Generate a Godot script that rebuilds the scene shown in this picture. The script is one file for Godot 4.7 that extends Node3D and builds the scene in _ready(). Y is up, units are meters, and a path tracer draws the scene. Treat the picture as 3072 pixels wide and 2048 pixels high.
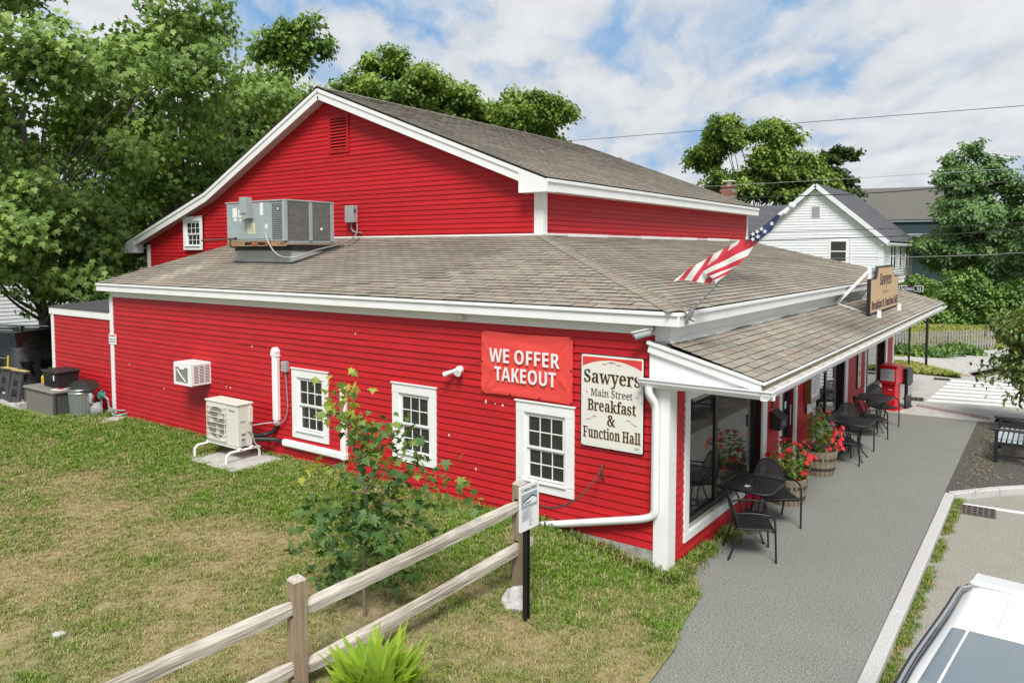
extends Node3D

var rng := RandomNumberGenerator.new()
var used := {}
var mats := {}
var noise_a := FastNoiseLite.new()
var noise_b := FastNoiseLite.new()


# ---------------------------------------------------------------- mesh building
class MB:
	var v := PackedVector3Array()
	var n := PackedVector3Array()
	var t := PackedVector2Array()
	var c := PackedColorArray()
	var ix := PackedInt32Array()
	var col := Color.WHITE

	func vert(p: Vector3, q: Vector3, w := Vector2.ZERO) -> int:
		v.append(p)
		n.append(q)
		t.append(w)
		c.append(col)
		return v.size() - 1

	func tri(a: Vector3, b: Vector3, d: Vector3) -> void:
		var q := (d - a).cross(b - a).normalized()
		var i := vert(a, q)
		vert(b, q)
		vert(d, q)
		ix.append_array([i, i + 1, i + 2])

	func quad(a: Vector3, b: Vector3, d: Vector3, e: Vector3) -> void:
		var q := (d - a).cross(b - a)
		if q.length_squared() < 1e-14:
			q = (e - a).cross(d - a)
		q = q.normalized()
		var i := vert(a, q, Vector2(0, 0))
		vert(b, q, Vector2(0, 1))
		vert(d, q, Vector2(1, 1))
		vert(e, q, Vector2(1, 0))
		ix.append_array([i, i + 1, i + 2, i, i + 2, i + 3])

	func hexa(p: Array) -> void:
		# 8 corners: bottom 0..3 anticlockwise seen from above, top 4..7 above them
		quad(p[0], p[1], p[2], p[3])
		quad(p[7], p[6], p[5], p[4])
		for k in 4:
			var m := (k + 1) % 4
			quad(p[m], p[k], p[k + 4], p[m + 4])

	func box(o: Vector3, s: Vector3, b := Basis.IDENTITY) -> void:
		var h := s * 0.5
		for k in 3:
			for g in [1.0, -1.0]:
				var nn: Vector3 = b[k] * h[k] * g
				var t1: Vector3 = b[(k + 1) % 3] * h[(k + 1) % 3]
				var t2: Vector3 = b[(k + 2) % 3] * h[(k + 2) % 3]
				if g < 0:
					var tt := t1
					t1 = t2
					t2 = tt
				var f := o + nn
				quad(f - t1 - t2, f - t1 + t2, f + t1 + t2, f + t1 - t2)

	func bb(a: Vector3, b: Vector3) -> void:
		box((a + b) * 0.5, (b - a).abs())

	# a box with its edges cut back by e
	func cbox(o: Vector3, s: Vector3, e: float, b := Basis.IDENTITY) -> void:
		var h := s * 0.5
		var g := h - Vector3(e, e, e)
		for k in 3:
			var k1 := (k + 1) % 3
			var k2 := (k + 2) % 3
			for sg in [1.0, -1.0]:
				var nn: Vector3 = b[k] * h[k] * sg
				var t1: Vector3 = b[k1] * g[k1]
				var t2: Vector3 = b[k2] * g[k2]
				if sg < 0:
					var tt := t1
					t1 = t2
					t2 = tt
				var f := o + nn
				quad(f - t1 - t2, f - t1 + t2, f + t1 + t2, f + t1 - t2)
			for s1 in [1.0, -1.0]:
				for s2 in [1.0, -1.0]:
					var p1: Vector3 = b[k1] * h[k1] * s1 + b[k2] * g[k2] * s2
					var p2: Vector3 = b[k1] * g[k1] * s1 + b[k2] * h[k2] * s2
					var l: Vector3 = b[k] * g[k]
					if s1 * s2 > 0:
						quad(o + p1 - l, o + p1 + l, o + p2 + l, o + p2 - l) if false else quad(o + p1 - l, o + p2 - l, o + p2 + l, o + p1 + l)
					else:
						quad(o + p1 - l, o + p1 + l, o + p2 + l, o + p2 - l)
		for sx in [1.0, -1.0]:
			for sy in [1.0, -1.0]:
				for sz in [1.0, -1.0]:
					var a: Vector3 = o + b.x * h.x * sx + b.y * g.y * sy + b.z * g.z * sz
					var d: Vector3 = o + b.x * g.x * sx + b.y * h.y * sy + b.z * g.z * sz
					var f2: Vector3 = o + b.x * g.x * sx + b.y * g.y * sy + b.z * h.z * sz
					if sx * sy * sz > 0:
						tri(a, f2, d)
					else:
						tri(a, d, f2)

	func tube(p: PackedVector3Array, r0: float, r1: float, sides := 8, cap := true, shape := Vector2(1, 1), up0 := Vector3.ZERO) -> void:
		var m := p.size()
		var dir := (p[1] - p[0]).normalized()
		var up := up0
		if up == Vector3.ZERO:
			up = Vector3.UP if absf(dir.y) < 0.9 else Vector3.RIGHT
		var base := v.size()
		for k in m:
			if k == m - 1:
				dir = (p[m - 1] - p[m - 2]).normalized()
			elif k > 0:
				dir = ((p[k + 1] - p[k]).normalized() + (p[k] - p[k - 1]).normalized()).normalized()
			var side := dir.cross(up).normalized()
			up = side.cross(dir).normalized()
			var r := lerpf(r0, r1, float(k) / (m - 1))
			for s in sides:
				var a := TAU * (s + 0.5) / sides
				var q := side * cos(a) * shape.x + up * sin(a) * shape.y
				vert(p[k] + q * r, q.normalized(), Vector2(float(s) / sides, float(k)))
			if k > 0:
				for s in sides:
					var e := (s + 1) % sides
					var a0 := base + (k - 1) * sides
					var b0 := base + k * sides
					ix.append_array([a0 + s, a0 + e, b0 + e, a0 + s, b0 + e, b0 + s])
		if cap:
			for endk in [0, m - 1]:
				var cc := p[endk]
				for s in sides:
					var q0 := v[base + endk * sides + s]
					var q1 := v[base + endk * sides + (s + 1) % sides]
					if endk == 0:
						tri(cc, q1, q0)
					else:
						tri(cc, q0, q1)

	# profile: (radius, height) from bottom to top, turned about the y axis through o
	func lathe(o: Vector3, prof: PackedVector2Array, sides := 24, b := Basis.IDENTITY) -> void:
		for k in prof.size() - 1:
			var e := prof[k + 1] - prof[k]
			var nn := Vector2(e.y, -e.x).normalized()
			var base := v.size()
			for s in sides + 1:
				var a := TAU * s / sides
				var d := b.x * cos(a) + b.z * sin(a)
				var q := d * nn.x + b.y * nn.y
				vert(o + d * prof[k].x + b.y * prof[k].y, q, Vector2(float(s) / sides, prof[k].y))
				vert(o + d * prof[k + 1].x + b.y * prof[k + 1].y, q, Vector2(float(s) / sides, prof[k + 1].y))
			for s in sides:
				var i := base + s * 2
				ix.append_array([i, i + 2, i + 3, i, i + 3, i + 1])

	func sphere(o: Vector3, r: Vector3, rings := 8, sides := 12) -> void:
		var base := v.size()
		for k in rings + 1:
			var a := PI * k / rings
			for s in sides + 1:
				var f := TAU * s / sides
				var d := Vector3(sin(a) * cos(f), cos(a), sin(a) * sin(f))
				vert(o + d * r, (d / r).normalized())
		for k in rings:
			for s in sides:
				var i := base + k * (sides + 1) + s
				var j := i + sides + 1
				ix.append_array([i, j + 1, i + 1, i, j, j + 1])

	# a flat outline (in the plane of ux, uy at o) given a thickness
	func prism(poly: PackedVector2Array, o: Vector3, ux: Vector3, uy: Vector3, thick: float) -> void:
		var nz := ux.cross(uy).normalized()
		var tr := Geometry2D.triangulate_polygon(poly)
		var pp := func(q: Vector2, f: float) -> Vector3: return o + ux * q.x + uy * q.y + nz * f
		for k in range(0, tr.size(), 3):
			var a := poly[tr[k]]
			var b := poly[tr[k + 1]]
			var d := poly[tr[k + 2]]
			if (b - a).cross(d - a) > 0:
				var w := b
				b = d
				d = w
			tri(pp.call(a, thick), pp.call(b, thick), pp.call(d, thick))
			tri(pp.call(a, 0.0), pp.call(d, 0.0), pp.call(b, 0.0))
		var area := 0.0
		for k in poly.size():
			area += poly[k].cross(poly[(k + 1) % poly.size()])
		for k in poly.size():
			var a := poly[k]
			var b := poly[(k + 1) % poly.size()]
			if area < 0:
				var w := a
				a = b
				b = w
			quad(pp.call(b, 0.0), pp.call(a, 0.0), pp.call(a, thick), pp.call(b, thick))

	func add(o: MB, x := Transform3D.IDENTITY) -> void:
		var base := v.size()
		for k in o.v.size():
			v.append(x * o.v[k])
			n.append((x.basis * o.n[k]).normalized())
			t.append(o.t[k])
			c.append(o.c[k] * col)
		for k in o.ix:
			ix.append(base + k)

	func mesh() -> ArrayMesh:
		var a := []
		a.resize(Mesh.ARRAY_MAX)
		a[Mesh.ARRAY_VERTEX] = v
		a[Mesh.ARRAY_NORMAL] = n
		a[Mesh.ARRAY_TEX_UV] = t
		a[Mesh.ARRAY_COLOR] = c
		a[Mesh.ARRAY_INDEX] = ix
		var m := ArrayMesh.new()
		m.add_surface_from_arrays(Mesh.PRIMITIVE_TRIANGLES, a)
		return m


# ---------------------------------------------------------------- naming and placing
func numbered(called: String) -> String:
	if not used.has(called):
		used[called] = 0
		return called
	used[called] += 1
	return "%s_%03d" % [called, used[called]]


func tag(o: Node3D, label: String, category: String, group := "") -> Node3D:
	o.set_meta("label", label)
	o.set_meta("category", category)
	if group:
		o.set_meta("group", group)
	return o


func thing(called: String, label: String, category: String, at := Vector3.ZERO, turn := 0.0, group := "") -> Node3D:
	var o := Node3D.new()
	o.name = numbered(called)
	add_child(o)
	o.position = at
	o.rotation.y = turn
	tag(o, label, category, group)
	return o


func obj(called: String, what: Variant, m: Material, parent: Node3D, kind := "") -> MeshInstance3D:
	var o := MeshInstance3D.new()
	o.mesh = what.mesh() if what is MB else what
	o.name = called if parent != self else numbered(called)
	o.material_override = m
	parent.add_child(o, true)
	if kind:
		o.set_meta("kind", kind)
	return o


func group_part(called: String, parent: Node3D, at := Vector3.ZERO) -> Node3D:
	var o := Node3D.new()
	o.name = called
	parent.add_child(o, true)
	o.position = at
	return o


func struct(called: String, what: Variant, m: Material) -> MeshInstance3D:
	return obj(called, what, m, self, "structure")


func dup(root: Node3D, called: String, label: String, at: Vector3, turn := 0.0) -> Node3D:
	var r: Node3D = root.duplicate()
	r.name = numbered(called)
	add_child(r)
	r.position = at
	r.rotation.y = turn
	r.set_meta("label", label)
	return r


func bx(a: Vector3, b: Vector3) -> MB:
	var m := MB.new()
	m.bb(a, b)
	return m


func cb(o: Vector3, s: Vector3, e := 0.005, b := Basis.IDENTITY) -> MB:
	var m := MB.new()
	m.cbox(o, s, e, b)
	return m


func rod(p: Array, r: float, sides := 8, r1 := -1.0) -> MB:
	var m := MB.new()
	m.tube(PackedVector3Array(p), r, r if r1 < 0 else r1, sides)
	return m


# a bent rod: the corners of a polyline rounded off
func bent(p: Array, rad: float) -> Array:
	var out := [p[0]]
	for k in range(1, p.size() - 1):
		var a: Vector3 = p[k - 1]
		var b: Vector3 = p[k]
		var d: Vector3 = p[k + 1]
		var l1 := minf(rad, a.distance_to(b) * 0.49)
		var l2 := minf(rad, d.distance_to(b) * 0.49)
		var s := b + (a - b).normalized() * l1
		var e := b + (d - b).normalized() * l2
		for i in 6:
			var f := i / 5.0
			out.append(s.lerp(b, f).lerp(b.lerp(e, f), f))
	out.append(p[-1])
	return out


# ---------------------------------------------------------------- materials
func mat(key: String, c: Color, rough := 0.8, metal := 0.0, spec := 0.5) -> StandardMaterial3D:
	if mats.has(key):
		return mats[key]
	var m := StandardMaterial3D.new()
	m.resource_name = key
	m.albedo_color = c.linear_to_srgb()
	m.roughness = rough
	m.metallic = metal
	m.metallic_specular = spec
	mats[key] = m
	return m


func noise_bytes(sd: int, freq: float, oct: int, size: int, type := FastNoiseLite.TYPE_SIMPLEX_SMOOTH) -> PackedByteArray:
	var f := FastNoiseLite.new()
	f.noise_type = type
	f.seed = sd
	f.frequency = freq
	f.fractal_octaves = oct
	var im := f.get_seamless_image(size, size)
	im.convert(Image.FORMAT_L8)
	return im.get_data()


# colours are linear; w mixes a coarse and a fine pattern; speck adds bright and dark grains
func tex(sd: int, size: int, a: Color, b: Color, coarse: float, fine: float, w := 0.5, contrast := 1.0, speck := 0.0) -> ImageTexture:
	var n1 := noise_bytes(sd, coarse, 4, size)
	var n2 := noise_bytes(sd + 7, fine, 2, size)
	var lut := PackedByteArray()
	for k in 512:
		var f := clampf((k / 511.0), 0, 1)
		var q := a.lerp(b, f).linear_to_srgb()
		lut.append_array([int(clampf(q.r, 0, 1) * 255), int(clampf(q.g, 0, 1) * 255), int(clampf(q.b, 0, 1) * 255)])
	var out := PackedByteArray()
	out.resize(size * size * 3)
	var r := RandomNumberGenerator.new()
	r.seed = sd
	for k in size * size:
		var f := (n1[k] * w + n2[k] * (1.0 - w)) / 255.0
		f = 0.5 + (f - 0.5) * contrast
		if speck > 0:
			f += (r.randf() - 0.5) * speck
		var i := clampi(int(f * 511), 0, 511) * 3
		out[k * 3] = lut[i]
		out[k * 3 + 1] = lut[i + 1]
		out[k * 3 + 2] = lut[i + 2]
	return ImageTexture.create_from_image(Image.create_from_data(size, size, false, Image.FORMAT_RGB8, out))


func grey_tex(sd: int, size: int, coarse: float, fine: float, w: float, speck := 0.0) -> ImageTexture:
	return tex(sd, size, Color(0, 0, 0), Color(1, 1, 1), coarse, fine, w, 1.2, speck)


func tmat(key: String, t: Texture2D, scale: Vector3, rough := 0.85, bump: Texture2D = null, bump_cm := 0.0, tint := Color.WHITE, spec := 0.5, world := true) -> StandardMaterial3D:
	var m := mat(key, tint, rough, 0.0, spec)
	m.albedo_texture = t
	m.uv1_triplanar = true
	m.uv1_world_triplanar = world
	m.uv1_scale = scale
	if bump:
		m.heightmap_enabled = true
		m.heightmap_texture = bump
		m.heightmap_scale = bump_cm
	return m


func sm(a: float, b: float, t: float) -> float:
	t = clampf((t - a) / (b - a), 0, 1)
	return t * t * (3 - 2 * t)


# height of the lawn
func land(x: float, z: float) -> float:
	return 0.30 * sm(0.3, -2.2, z) * (1.0 - 0.45 * sm(-0.3, -5, x)) * (1.0 - sm(15, 18, x))


func text(called: String, s: String, font: Font, height: float, width: float, at: Vector3, b: Basis, m: Material, parent: Node3D, deep := 0.004) -> MeshInstance3D:
	# the capital height and the full width are scaled to fit; the text stands centred on "at", facing b.z
	var tm := TextMesh.new()
	tm.text = s
	tm.font = font
	tm.font_size = 48
	tm.pixel_size = 0.01
	tm.depth = 0.01
	tm.curve_step = 1.0
	var arr := tm.get_mesh_arrays()
	var pv: PackedVector3Array = arr[Mesh.ARRAY_VERTEX]
	if pv.is_empty():
		return null
	var lo := pv[0]
	var hi := pv[0]
	for p in pv:
		lo = lo.min(p)
		hi = hi.max(p)
	var mb := MB.new()
	var sc := Vector3(width / (hi.x - lo.x), height / (hi.y - lo.y), deep / maxf(hi.z - lo.z, 1e-5))
	var mid := (lo + hi) * 0.5
	var nn: PackedVector3Array = arr[Mesh.ARRAY_NORMAL]
	for k in pv.size():
		var q := (pv[k] - mid) * sc
		mb.vert(at + b * q, b * nn[k])
	var ii: PackedInt32Array = arr[Mesh.ARRAY_INDEX]
	mb.ix = ii if ii.size() else PackedInt32Array(range(pv.size()))
	return obj(called, mb, m, parent)


func _ready() -> void:
	rng.seed = 4711
	setup_view()
	setup_materials()
	build_ground()
	build_restaurant()
	build_attached()
	build_front_furniture()
	build_yard()
	build_street()
	build_background()
	build_trees()
	build_grass()


func setup_view() -> void:
	var cam := Camera3D.new()
	cam.name = "camera"
	add_child(cam)
	var yaw := 0.9449
	var pitch := 0.0602
	var f := Vector3(sin(yaw) * cos(pitch), -sin(pitch), -cos(yaw) * cos(pitch))
	cam.position = Vector3(-9.0642, 4.3, 4.0355)
	cam.look_at(cam.position + f, Vector3.UP)
	cam.projection = Camera3D.PROJECTION_FRUSTUM
	cam.near = 0.1
	cam.far = 900.0
	cam.size = 2.0 * 0.1 * 1024.0 / 2259.37
	cam.frustum_offset = Vector2(0, -0.1 * 135.2 / 2259.37)
	cam.current = true

	var env := Environment.new()
	env.background_mode = Environment.BG_SKY
	env.tonemap_mode = Environment.TONE_MAPPER_LINEAR
	env.tonemap_exposure = 1.75
	env.sdfgi_enabled = true
	env.ssao_enabled = true
	env.ssil_enabled = true
	var sky := Sky.new()
	var pm := PanoramaSkyMaterial.new()
	pm.panorama = sky_picture()
	sky.sky_material = pm
	env.sky = sky
	var we := WorldEnvironment.new()
	we.name = "world_environment"
	we.environment = env
	add_child(we)

	var sun := DirectionalLight3D.new()
	sun.name = "sun"
	sun.light_color = Color(1.0, 0.985, 0.965)
	sun.light_energy = 0.85
	sun.light_angular_distance = 22.0
	sun.shadow_enabled = true
	add_child(sun)
	sun.position = Vector3(-20, 40, 20)
	sun.look_at(Vector3(-20, 40, 20) - Vector3(-0.50, 0.80, 0.36), Vector3.UP)


# clouds and air: streaks and banks of thin cloud with blue between them
func sky_picture() -> ImageTexture:
	var w := 2048
	var h := 1024
	var big := FastNoiseLite.new()
	big.seed = 21
	big.noise_type = FastNoiseLite.TYPE_SIMPLEX_SMOOTH
	big.frequency = 0.55
	big.fractal_octaves = 3
	var mid := FastNoiseLite.new()
	mid.seed = 5
	mid.noise_type = FastNoiseLite.TYPE_SIMPLEX_SMOOTH
	mid.frequency = 1.7
	mid.fractal_octaves = 6
	mid.fractal_gain = 0.56
	mid.domain_warp_enabled = true
	mid.domain_warp_amplitude = 0.5
	mid.domain_warp_frequency = 0.9
	# gaps of blue: azimuth, height, half widths in degrees, depth
	var gaps := [[40.0, 15.3, 7.0, 1.7, 1.0], [46.5, 13.9, 4.5, 1.0, 0.6], [73.0, 14.9, 6.5, 1.9, 1.15], [64.0, 9.2, 5.5, 0.9, 1.2], [60.8, 10.4, 4.0, 0.7, 0.8], [85.0, 11.2, 6.0, 1.6, 0.5], [27.0, 15.0, 6.0, 2.5, 0.6], [68.0, 8.2, 3.0, 0.8, 0.7]]
	var data := PackedFloat32Array()
	data.resize(w * h * 3)
	for j in h:
		var el := PI * (0.5 - (j + 0.5) / h)
		var eld := rad_to_deg(el)
		var y := sin(el)
		var cy := cos(el)
		for i in w:
			var k := (j * w + i) * 3
			if eld < -1.0:
				data[k] = 0.08
				data[k + 1] = 0.085
				data[k + 2] = 0.06
				continue
			var az := TAU * ((i + 0.5) / w - 0.5)
			var s := 1.0 / (maxf(y, 0.0) + 0.16)
			var px := sin(az) * cy * s
			var pz := -cos(az) * cy * s
			# along and across the streaks
			var u := px * 0.82 - pz * 0.57
			var q := px * 0.57 + pz * 0.82
			var cov := 0.66 + 0.42 * big.get_noise_2d(u * 0.55, q * 1.1) + 0.75 * mid.get_noise_2d(u * 0.8 + 9.0, q * 1.5)
			var azd := rad_to_deg(az)
			if azd > 5 and azd < 110 and eld < 24:
				for g in gaps:
					var e: float = pow((azd - g[0]) / g[2], 2) + pow((eld - g[1]) / g[3], 2)
					if e < 5:
						cov -= 1.25 * g[4] * exp(-e)
			cov += 0.25 * (1.0 - sm(0.0, 8.0, eld))
			var d := sm(-0.05, 0.75, cov)
			var body := sm(0.35, 1.15, cov)
			var lum := 0.42 + 0.045 * body + 0.04 * mid.get_noise_2d(u * 2.0, q * 3.0)
			var hz := sm(22.0, 0.0, eld)
			var b := Vector3(lerpf(0.085, 0.15, hz), lerpf(0.22, 0.28, hz), lerpf(0.42, 0.44, hz))
			var cl := Vector3(lum * 0.97, lum * 1.0, lum * 1.04)
			var o := b.lerp(cl, d)
			data[k] = o.x
			data[k + 1] = o.y
			data[k + 2] = o.z
	var im := Image.create_from_data(w, h, false, Image.FORMAT_RGBF, data.to_byte_array())
	return ImageTexture.create_from_image(im)


func setup_materials() -> void:
	noise_a.seed = 3
	noise_a.frequency = 0.35
	noise_a.fractal_octaves = 4
	noise_b.seed = 9
	noise_b.frequency = 2.2
	noise_b.fractal_octaves = 3
	# paint on boards: a little chalky, with faint streaks along the grain
	var paint := tex(31, 512, Color(0.80, 0.80, 0.80), Color(1, 1, 1), 0.006, 0.05, 0.6, 1.3)
	var paint_bump := grey_tex(32, 256, 0.02, 0.12, 0.4)
	var red := Color(0.50, 0.0150, 0.021)
	for k in 5:
		var f: float = [1.0, 0.95, 1.04, 0.97, 1.08][k]
		tmat("red_paint_%d" % k, paint, Vector3(0.45, 1.4, 0.45), 0.5, paint_bump, 0.12, Color(red.r * f, red.g * f * (1 + 0.1 * (k % 2)), red.b * f), 0.36)
	tmat("red_core", paint, Vector3(0.5, 0.5, 0.5), 0.6, null, 0, Color(0.30, 0.012, 0.016))
	var white := tex(33, 512, Color(0.74, 0.75, 0.73), Color(0.84, 0.84, 0.83), 0.008, 0.06, 0.6, 1.3)
	tmat("white_trim", white, Vector3(0.5, 0.5, 0.5), 0.45)
	tmat("white_gloss", white, Vector3(0.9, 0.9, 0.9), 0.3)
	mats["white_gloss"].albedo_texture = tex(35, 128, Color(0.78, 0.79, 0.78), Color(0.84, 0.84, 0.83), 0.02, 0.1)
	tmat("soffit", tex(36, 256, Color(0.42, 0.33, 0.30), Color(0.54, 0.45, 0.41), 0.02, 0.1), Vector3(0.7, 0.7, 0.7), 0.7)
	tmat("gutter_dirt", tex(37, 256, Color(0.20, 0.15, 0.09), Color(0.42, 0.36, 0.26), 0.02, 0.1, 0.5, 1.5), Vector3(1, 1, 1), 0.9)
	# asphalt shingles: grains of stone on felt
	var grain := tex(41, 512, Color(0.62, 0.62, 0.62), Color(1.0, 1.0, 1.0), 0.02, 0.3, 0.45, 1.4, 0.35)
	var gb := grey_tex(42, 256, 0.1, 0.35, 0.3, 0.5)
	for k in 6:
		var c: Color = [Color(0.335, 0.298, 0.235), Color(0.315, 0.282, 0.226), Color(0.36, 0.32, 0.254), Color(0.335, 0.272, 0.22), Color(0.345, 0.315, 0.258), Color(0.295, 0.266, 0.216)][k]
		tmat("shingle_%d" % k, grain, Vector3(1.6, 1.6, 1.6), 0.95, gb, 0.1, c, 0.3)
	tmat("shingle_stuff", grain, Vector3(1.6, 1.6, 1.6), 0.95, gb, 0.1, Color.WHITE, 0.3)
	mats["shingle_stuff"].vertex_color_use_as_albedo = true
	tmat("shingle_tile", grain, Vector3(1.6, 1.6, 1.6), 0.95, gb, 0.1, Color.WHITE, 0.3)
	mats["shingle_tile"].vertex_color_use_as_albedo = true
	tmat("roof_felt", grain, Vector3(1.6, 1.6, 1.6), 0.95, null, 0, Color(0.025, 0.022, 0.02))
	tmat("black_roof", grain, Vector3(1.5, 1.5, 1.5), 0.9, null, 0, Color(0.07, 0.07, 0.075))
	tmat("dark_roof", grain, Vector3(1.0, 3.0, 1.0), 0.9, null, 0, Color(0.14, 0.145, 0.155))
	tmat("brown_roof", grain, Vector3(0.5, 0.5, 0.5), 0.9, null, 0, Color(0.145, 0.14, 0.12))
	var conc := tex(45, 512, Color(0.30, 0.29, 0.26), Color(0.50, 0.49, 0.45), 0.012, 0.12, 0.5, 1.4, 0.15)
	tmat("concrete", conc, Vector3(0.6, 0.6, 0.6), 0.9, gb, 0.15)
	tmat("granite", tex(46, 512, Color(0.30, 0.29, 0.28), Color(0.62, 0.61, 0.58), 0.05, 0.3, 0.4, 1.6, 0.4), Vector3(1.2, 1.2, 1.2), 0.85, gb, 0.4)
	tmat("foundation", tex(47, 256, Color(0.20, 0.19, 0.16), Color(0.42, 0.40, 0.36), 0.03, 0.15, 0.6, 1.6), Vector3(0.8, 0.8, 0.8), 0.9, gb, 0.5)
	var asp := tex(48, 1024, Color(0.06, 0.061, 0.054), Color(0.33, 0.335, 0.30), 0.004, 0.20, 0.05, 1.1, 0.45)
	var aspb := grey_tex(49, 512, 0.15, 0.4, 0.3, 0.6)
	tmat("walk_asphalt", asp, Vector3(0.21, 0.21, 0.21), 0.92, aspb, 0.08, Color(1, 1, 1), 0.35)
	tmat("lot_asphalt", asp, Vector3(0.23, 0.23, 0.23), 0.92, aspb, 0.08, Color(1.0, 0.98, 0.93), 0.35)
	mats["lot_asphalt"].albedo_texture = tex(50, 1024, Color(0.12, 0.117, 0.103), Color(0.42, 0.405, 0.365), 0.004, 0.20, 0.07, 1.35, 0.8)
	tmat("street_asphalt", mats["lot_asphalt"].albedo_texture, Vector3(0.3, 0.3, 0.3), 0.9, null, 0, Color(1.0, 1.0, 0.97), 0.35)
	mats["street_asphalt"].albedo_texture = tex(51, 512, Color(0.31, 0.305, 0.285), Color(0.44, 0.435, 0.41), 0.012, 0.15, 0.5, 1.3, 0.2)
	tmat("road_paint", tex(52, 256, Color(0.60, 0.60, 0.58), Color(0.82, 0.82, 0.80), 0.02, 0.2, 0.5, 1.6, 0.2), Vector3(0.8, 0.8, 0.8), 0.7)
	tmat("soil", tex(53, 512, Color(0.035, 0.03, 0.026), Color(0.13, 0.115, 0.10), 0.03, 0.2, 0.4, 1.6, 0.4), Vector3(0.9, 0.9, 0.9), 1.0, gb, 1.0)
	tmat("earth", tex(54, 512, Color(0.75, 0.75, 0.75), Color(1.1, 1.1, 1.1), 0.02, 0.25, 0.4, 1.6, 0.4), Vector3(0.8, 0.8, 0.8), 1.0, gb, 1.0)
	mats["earth"].vertex_color_use_as_albedo = true
	tmat("tactile", tex(55, 256, Color(0.22, 0.15, 0.13), Color(0.34, 0.26, 0.23), 0.03, 0.2), Vector3(1, 1, 1), 0.9)
	# woods: grain drawn out along x (own axes)
	var grainw := tex(61, 512, Color(0.24, 0.20, 0.155), Color(0.68, 0.63, 0.55), 0.012, 0.045, 0.45, 2.2)
	var grb := grey_tex(62, 256, 0.03, 0.1, 0.5)
	tmat("rail_wood", grainw, Vector3(0.10, 2.6, 2.6), 0.85, grb, 0.3, Color.WHITE, 0.3, false)
	tmat("post_wood", tex(63, 512, Color(0.20, 0.15, 0.095), Color(0.36, 0.28, 0.19), 0.012, 0.05, 0.55, 1.7), Vector3(3.2, 0.16, 3.2), 0.85, grb, 0.3, Color.WHITE, 0.3, false)
	tmat("post_top", grainw, Vector3(3, 3, 3), 0.85)
	tmat("barrel_wood", tex(64, 512, Color(0.13, 0.10, 0.07), Color(0.36, 0.30, 0.22), 0.012, 0.06, 0.5, 1.8), Vector3(3.5, 0.35, 3.5), 0.85, grb, 0.3, Color.WHITE, 0.3, false)
	tmat("grey_wood", tex(65, 256, Color(0.20, 0.19, 0.165), Color(0.37, 0.355, 0.32), 0.02, 0.08, 0.5, 1.5), Vector3(3, 0.4, 3), 0.9)
	tmat("board_wood", tex(66, 512, Color(0.42, 0.27, 0.14), Color(0.70, 0.50, 0.30), 0.02, 0.1, 0.5, 1.6), Vector3(1.0, 2.5, 1.0), 0.7)
	# metals and plastics
	mat("black_metal", Color(0.016, 0.016, 0.017), 0.42, 0.0)
	mat("black_frame", Color(0.010, 0.010, 0.011), 0.35)
	mat("black_plastic", Color(0.02, 0.02, 0.021), 0.5)
	mat("black_cloth", Color(0.016, 0.016, 0.018), 0.45)
	mat("dark_hole", Color(0.006, 0.006, 0.006), 0.9)
	tmat("wicker", grey_tex(71, 256, 0.05, 0.2, 0.5), Vector3(6, 6, 6), 0.5, grey_tex(71, 256, 0.05, 0.2, 0.5), 0.5, Color(0.03, 0.03, 0.032), 0.5, false)
	var mesh_top := mat("mesh_top", Color(0.02, 0.02, 0.021), 0.45)
	mesh_top.transparency = BaseMaterial3D.TRANSPARENCY_ALPHA
	mesh_top.albedo_color.a = 0.66
	tmat("galvanised", tex(72, 256, Color(0.30, 0.33, 0.32), Color(0.50, 0.53, 0.52), 0.05, 0.15, 0.6, 1.6), Vector3(2, 2, 2), 0.38)
	mats["galvanised"].metallic = 0.7
	mat("steel", Color(0.45, 0.46, 0.47), 0.3, 0.9)
	mat("box_grey", Color(0.32, 0.34, 0.34), 0.45)
	mat("box_dark", Color(0.16, 0.17, 0.17), 0.5)
	tmat("hvac_grey", tex(73, 256, Color(0.27, 0.33, 0.335), Color(0.35, 0.41, 0.41), 0.01, 0.06, 0.6, 1.4), Vector3(0.8, 0.5, 0.8), 0.5)
	tmat("hvac_coil", tex(74, 256, Color(0.085, 0.083, 0.078), Color(0.15, 0.145, 0.13), 0.02, 0.2, 0.6, 1.4), Vector3(1, 1, 1), 0.8)
	tmat("rust", tex(75, 256, Color(0.20, 0.07, 0.02), Color(0.42, 0.33, 0.18), 0.03, 0.1, 0.6, 1.8), Vector3(1.5, 1.5, 1.5), 0.9)
	mat("rust_pipe", Color(0.10, 0.045, 0.035), 0.8)
	tmat("curb_grey", tex(76, 256, Color(0.34, 0.36, 0.35), Color(0.45, 0.47, 0.45), 0.01, 0.08), Vector3(0.8, 0.8, 0.8), 0.6)
	mat("conduit", Color(0.33, 0.33, 0.32), 0.45, 0.4)
	mat("heat_pump", Color(0.66, 0.64, 0.56), 0.45)
	mat("ivory_shade", Color(0.52, 0.50, 0.43), 0.5)
	mat("label_white", Color(0.75, 0.76, 0.75), 0.5)
	mat("label_yellow", Color(0.62, 0.58, 0.35), 0.6)
	mat("banner_red", Color(0.74, 0.065, 0.055), 0.42)
	mat("sign_cream", Color(0.72, 0.70, 0.62), 0.4)
	mat("sign_red", Color(0.66, 0.055, 0.045), 0.4)
	mat("sign_brown", Color(0.030, 0.018, 0.009), 0.5)
	mat("sign_glow", Color(0.62, 0.48, 0.32), 0.5)
	mat("ink", Color(0.015, 0.015, 0.018), 0.5)
	mat("ink_grey", Color(0.25, 0.26, 0.28), 0.5)
	mat("photo_grey", Color(0.30, 0.35, 0.37), 0.5)
	mat("news_red", Color(0.62, 0.008, 0.014), 0.3)
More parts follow.
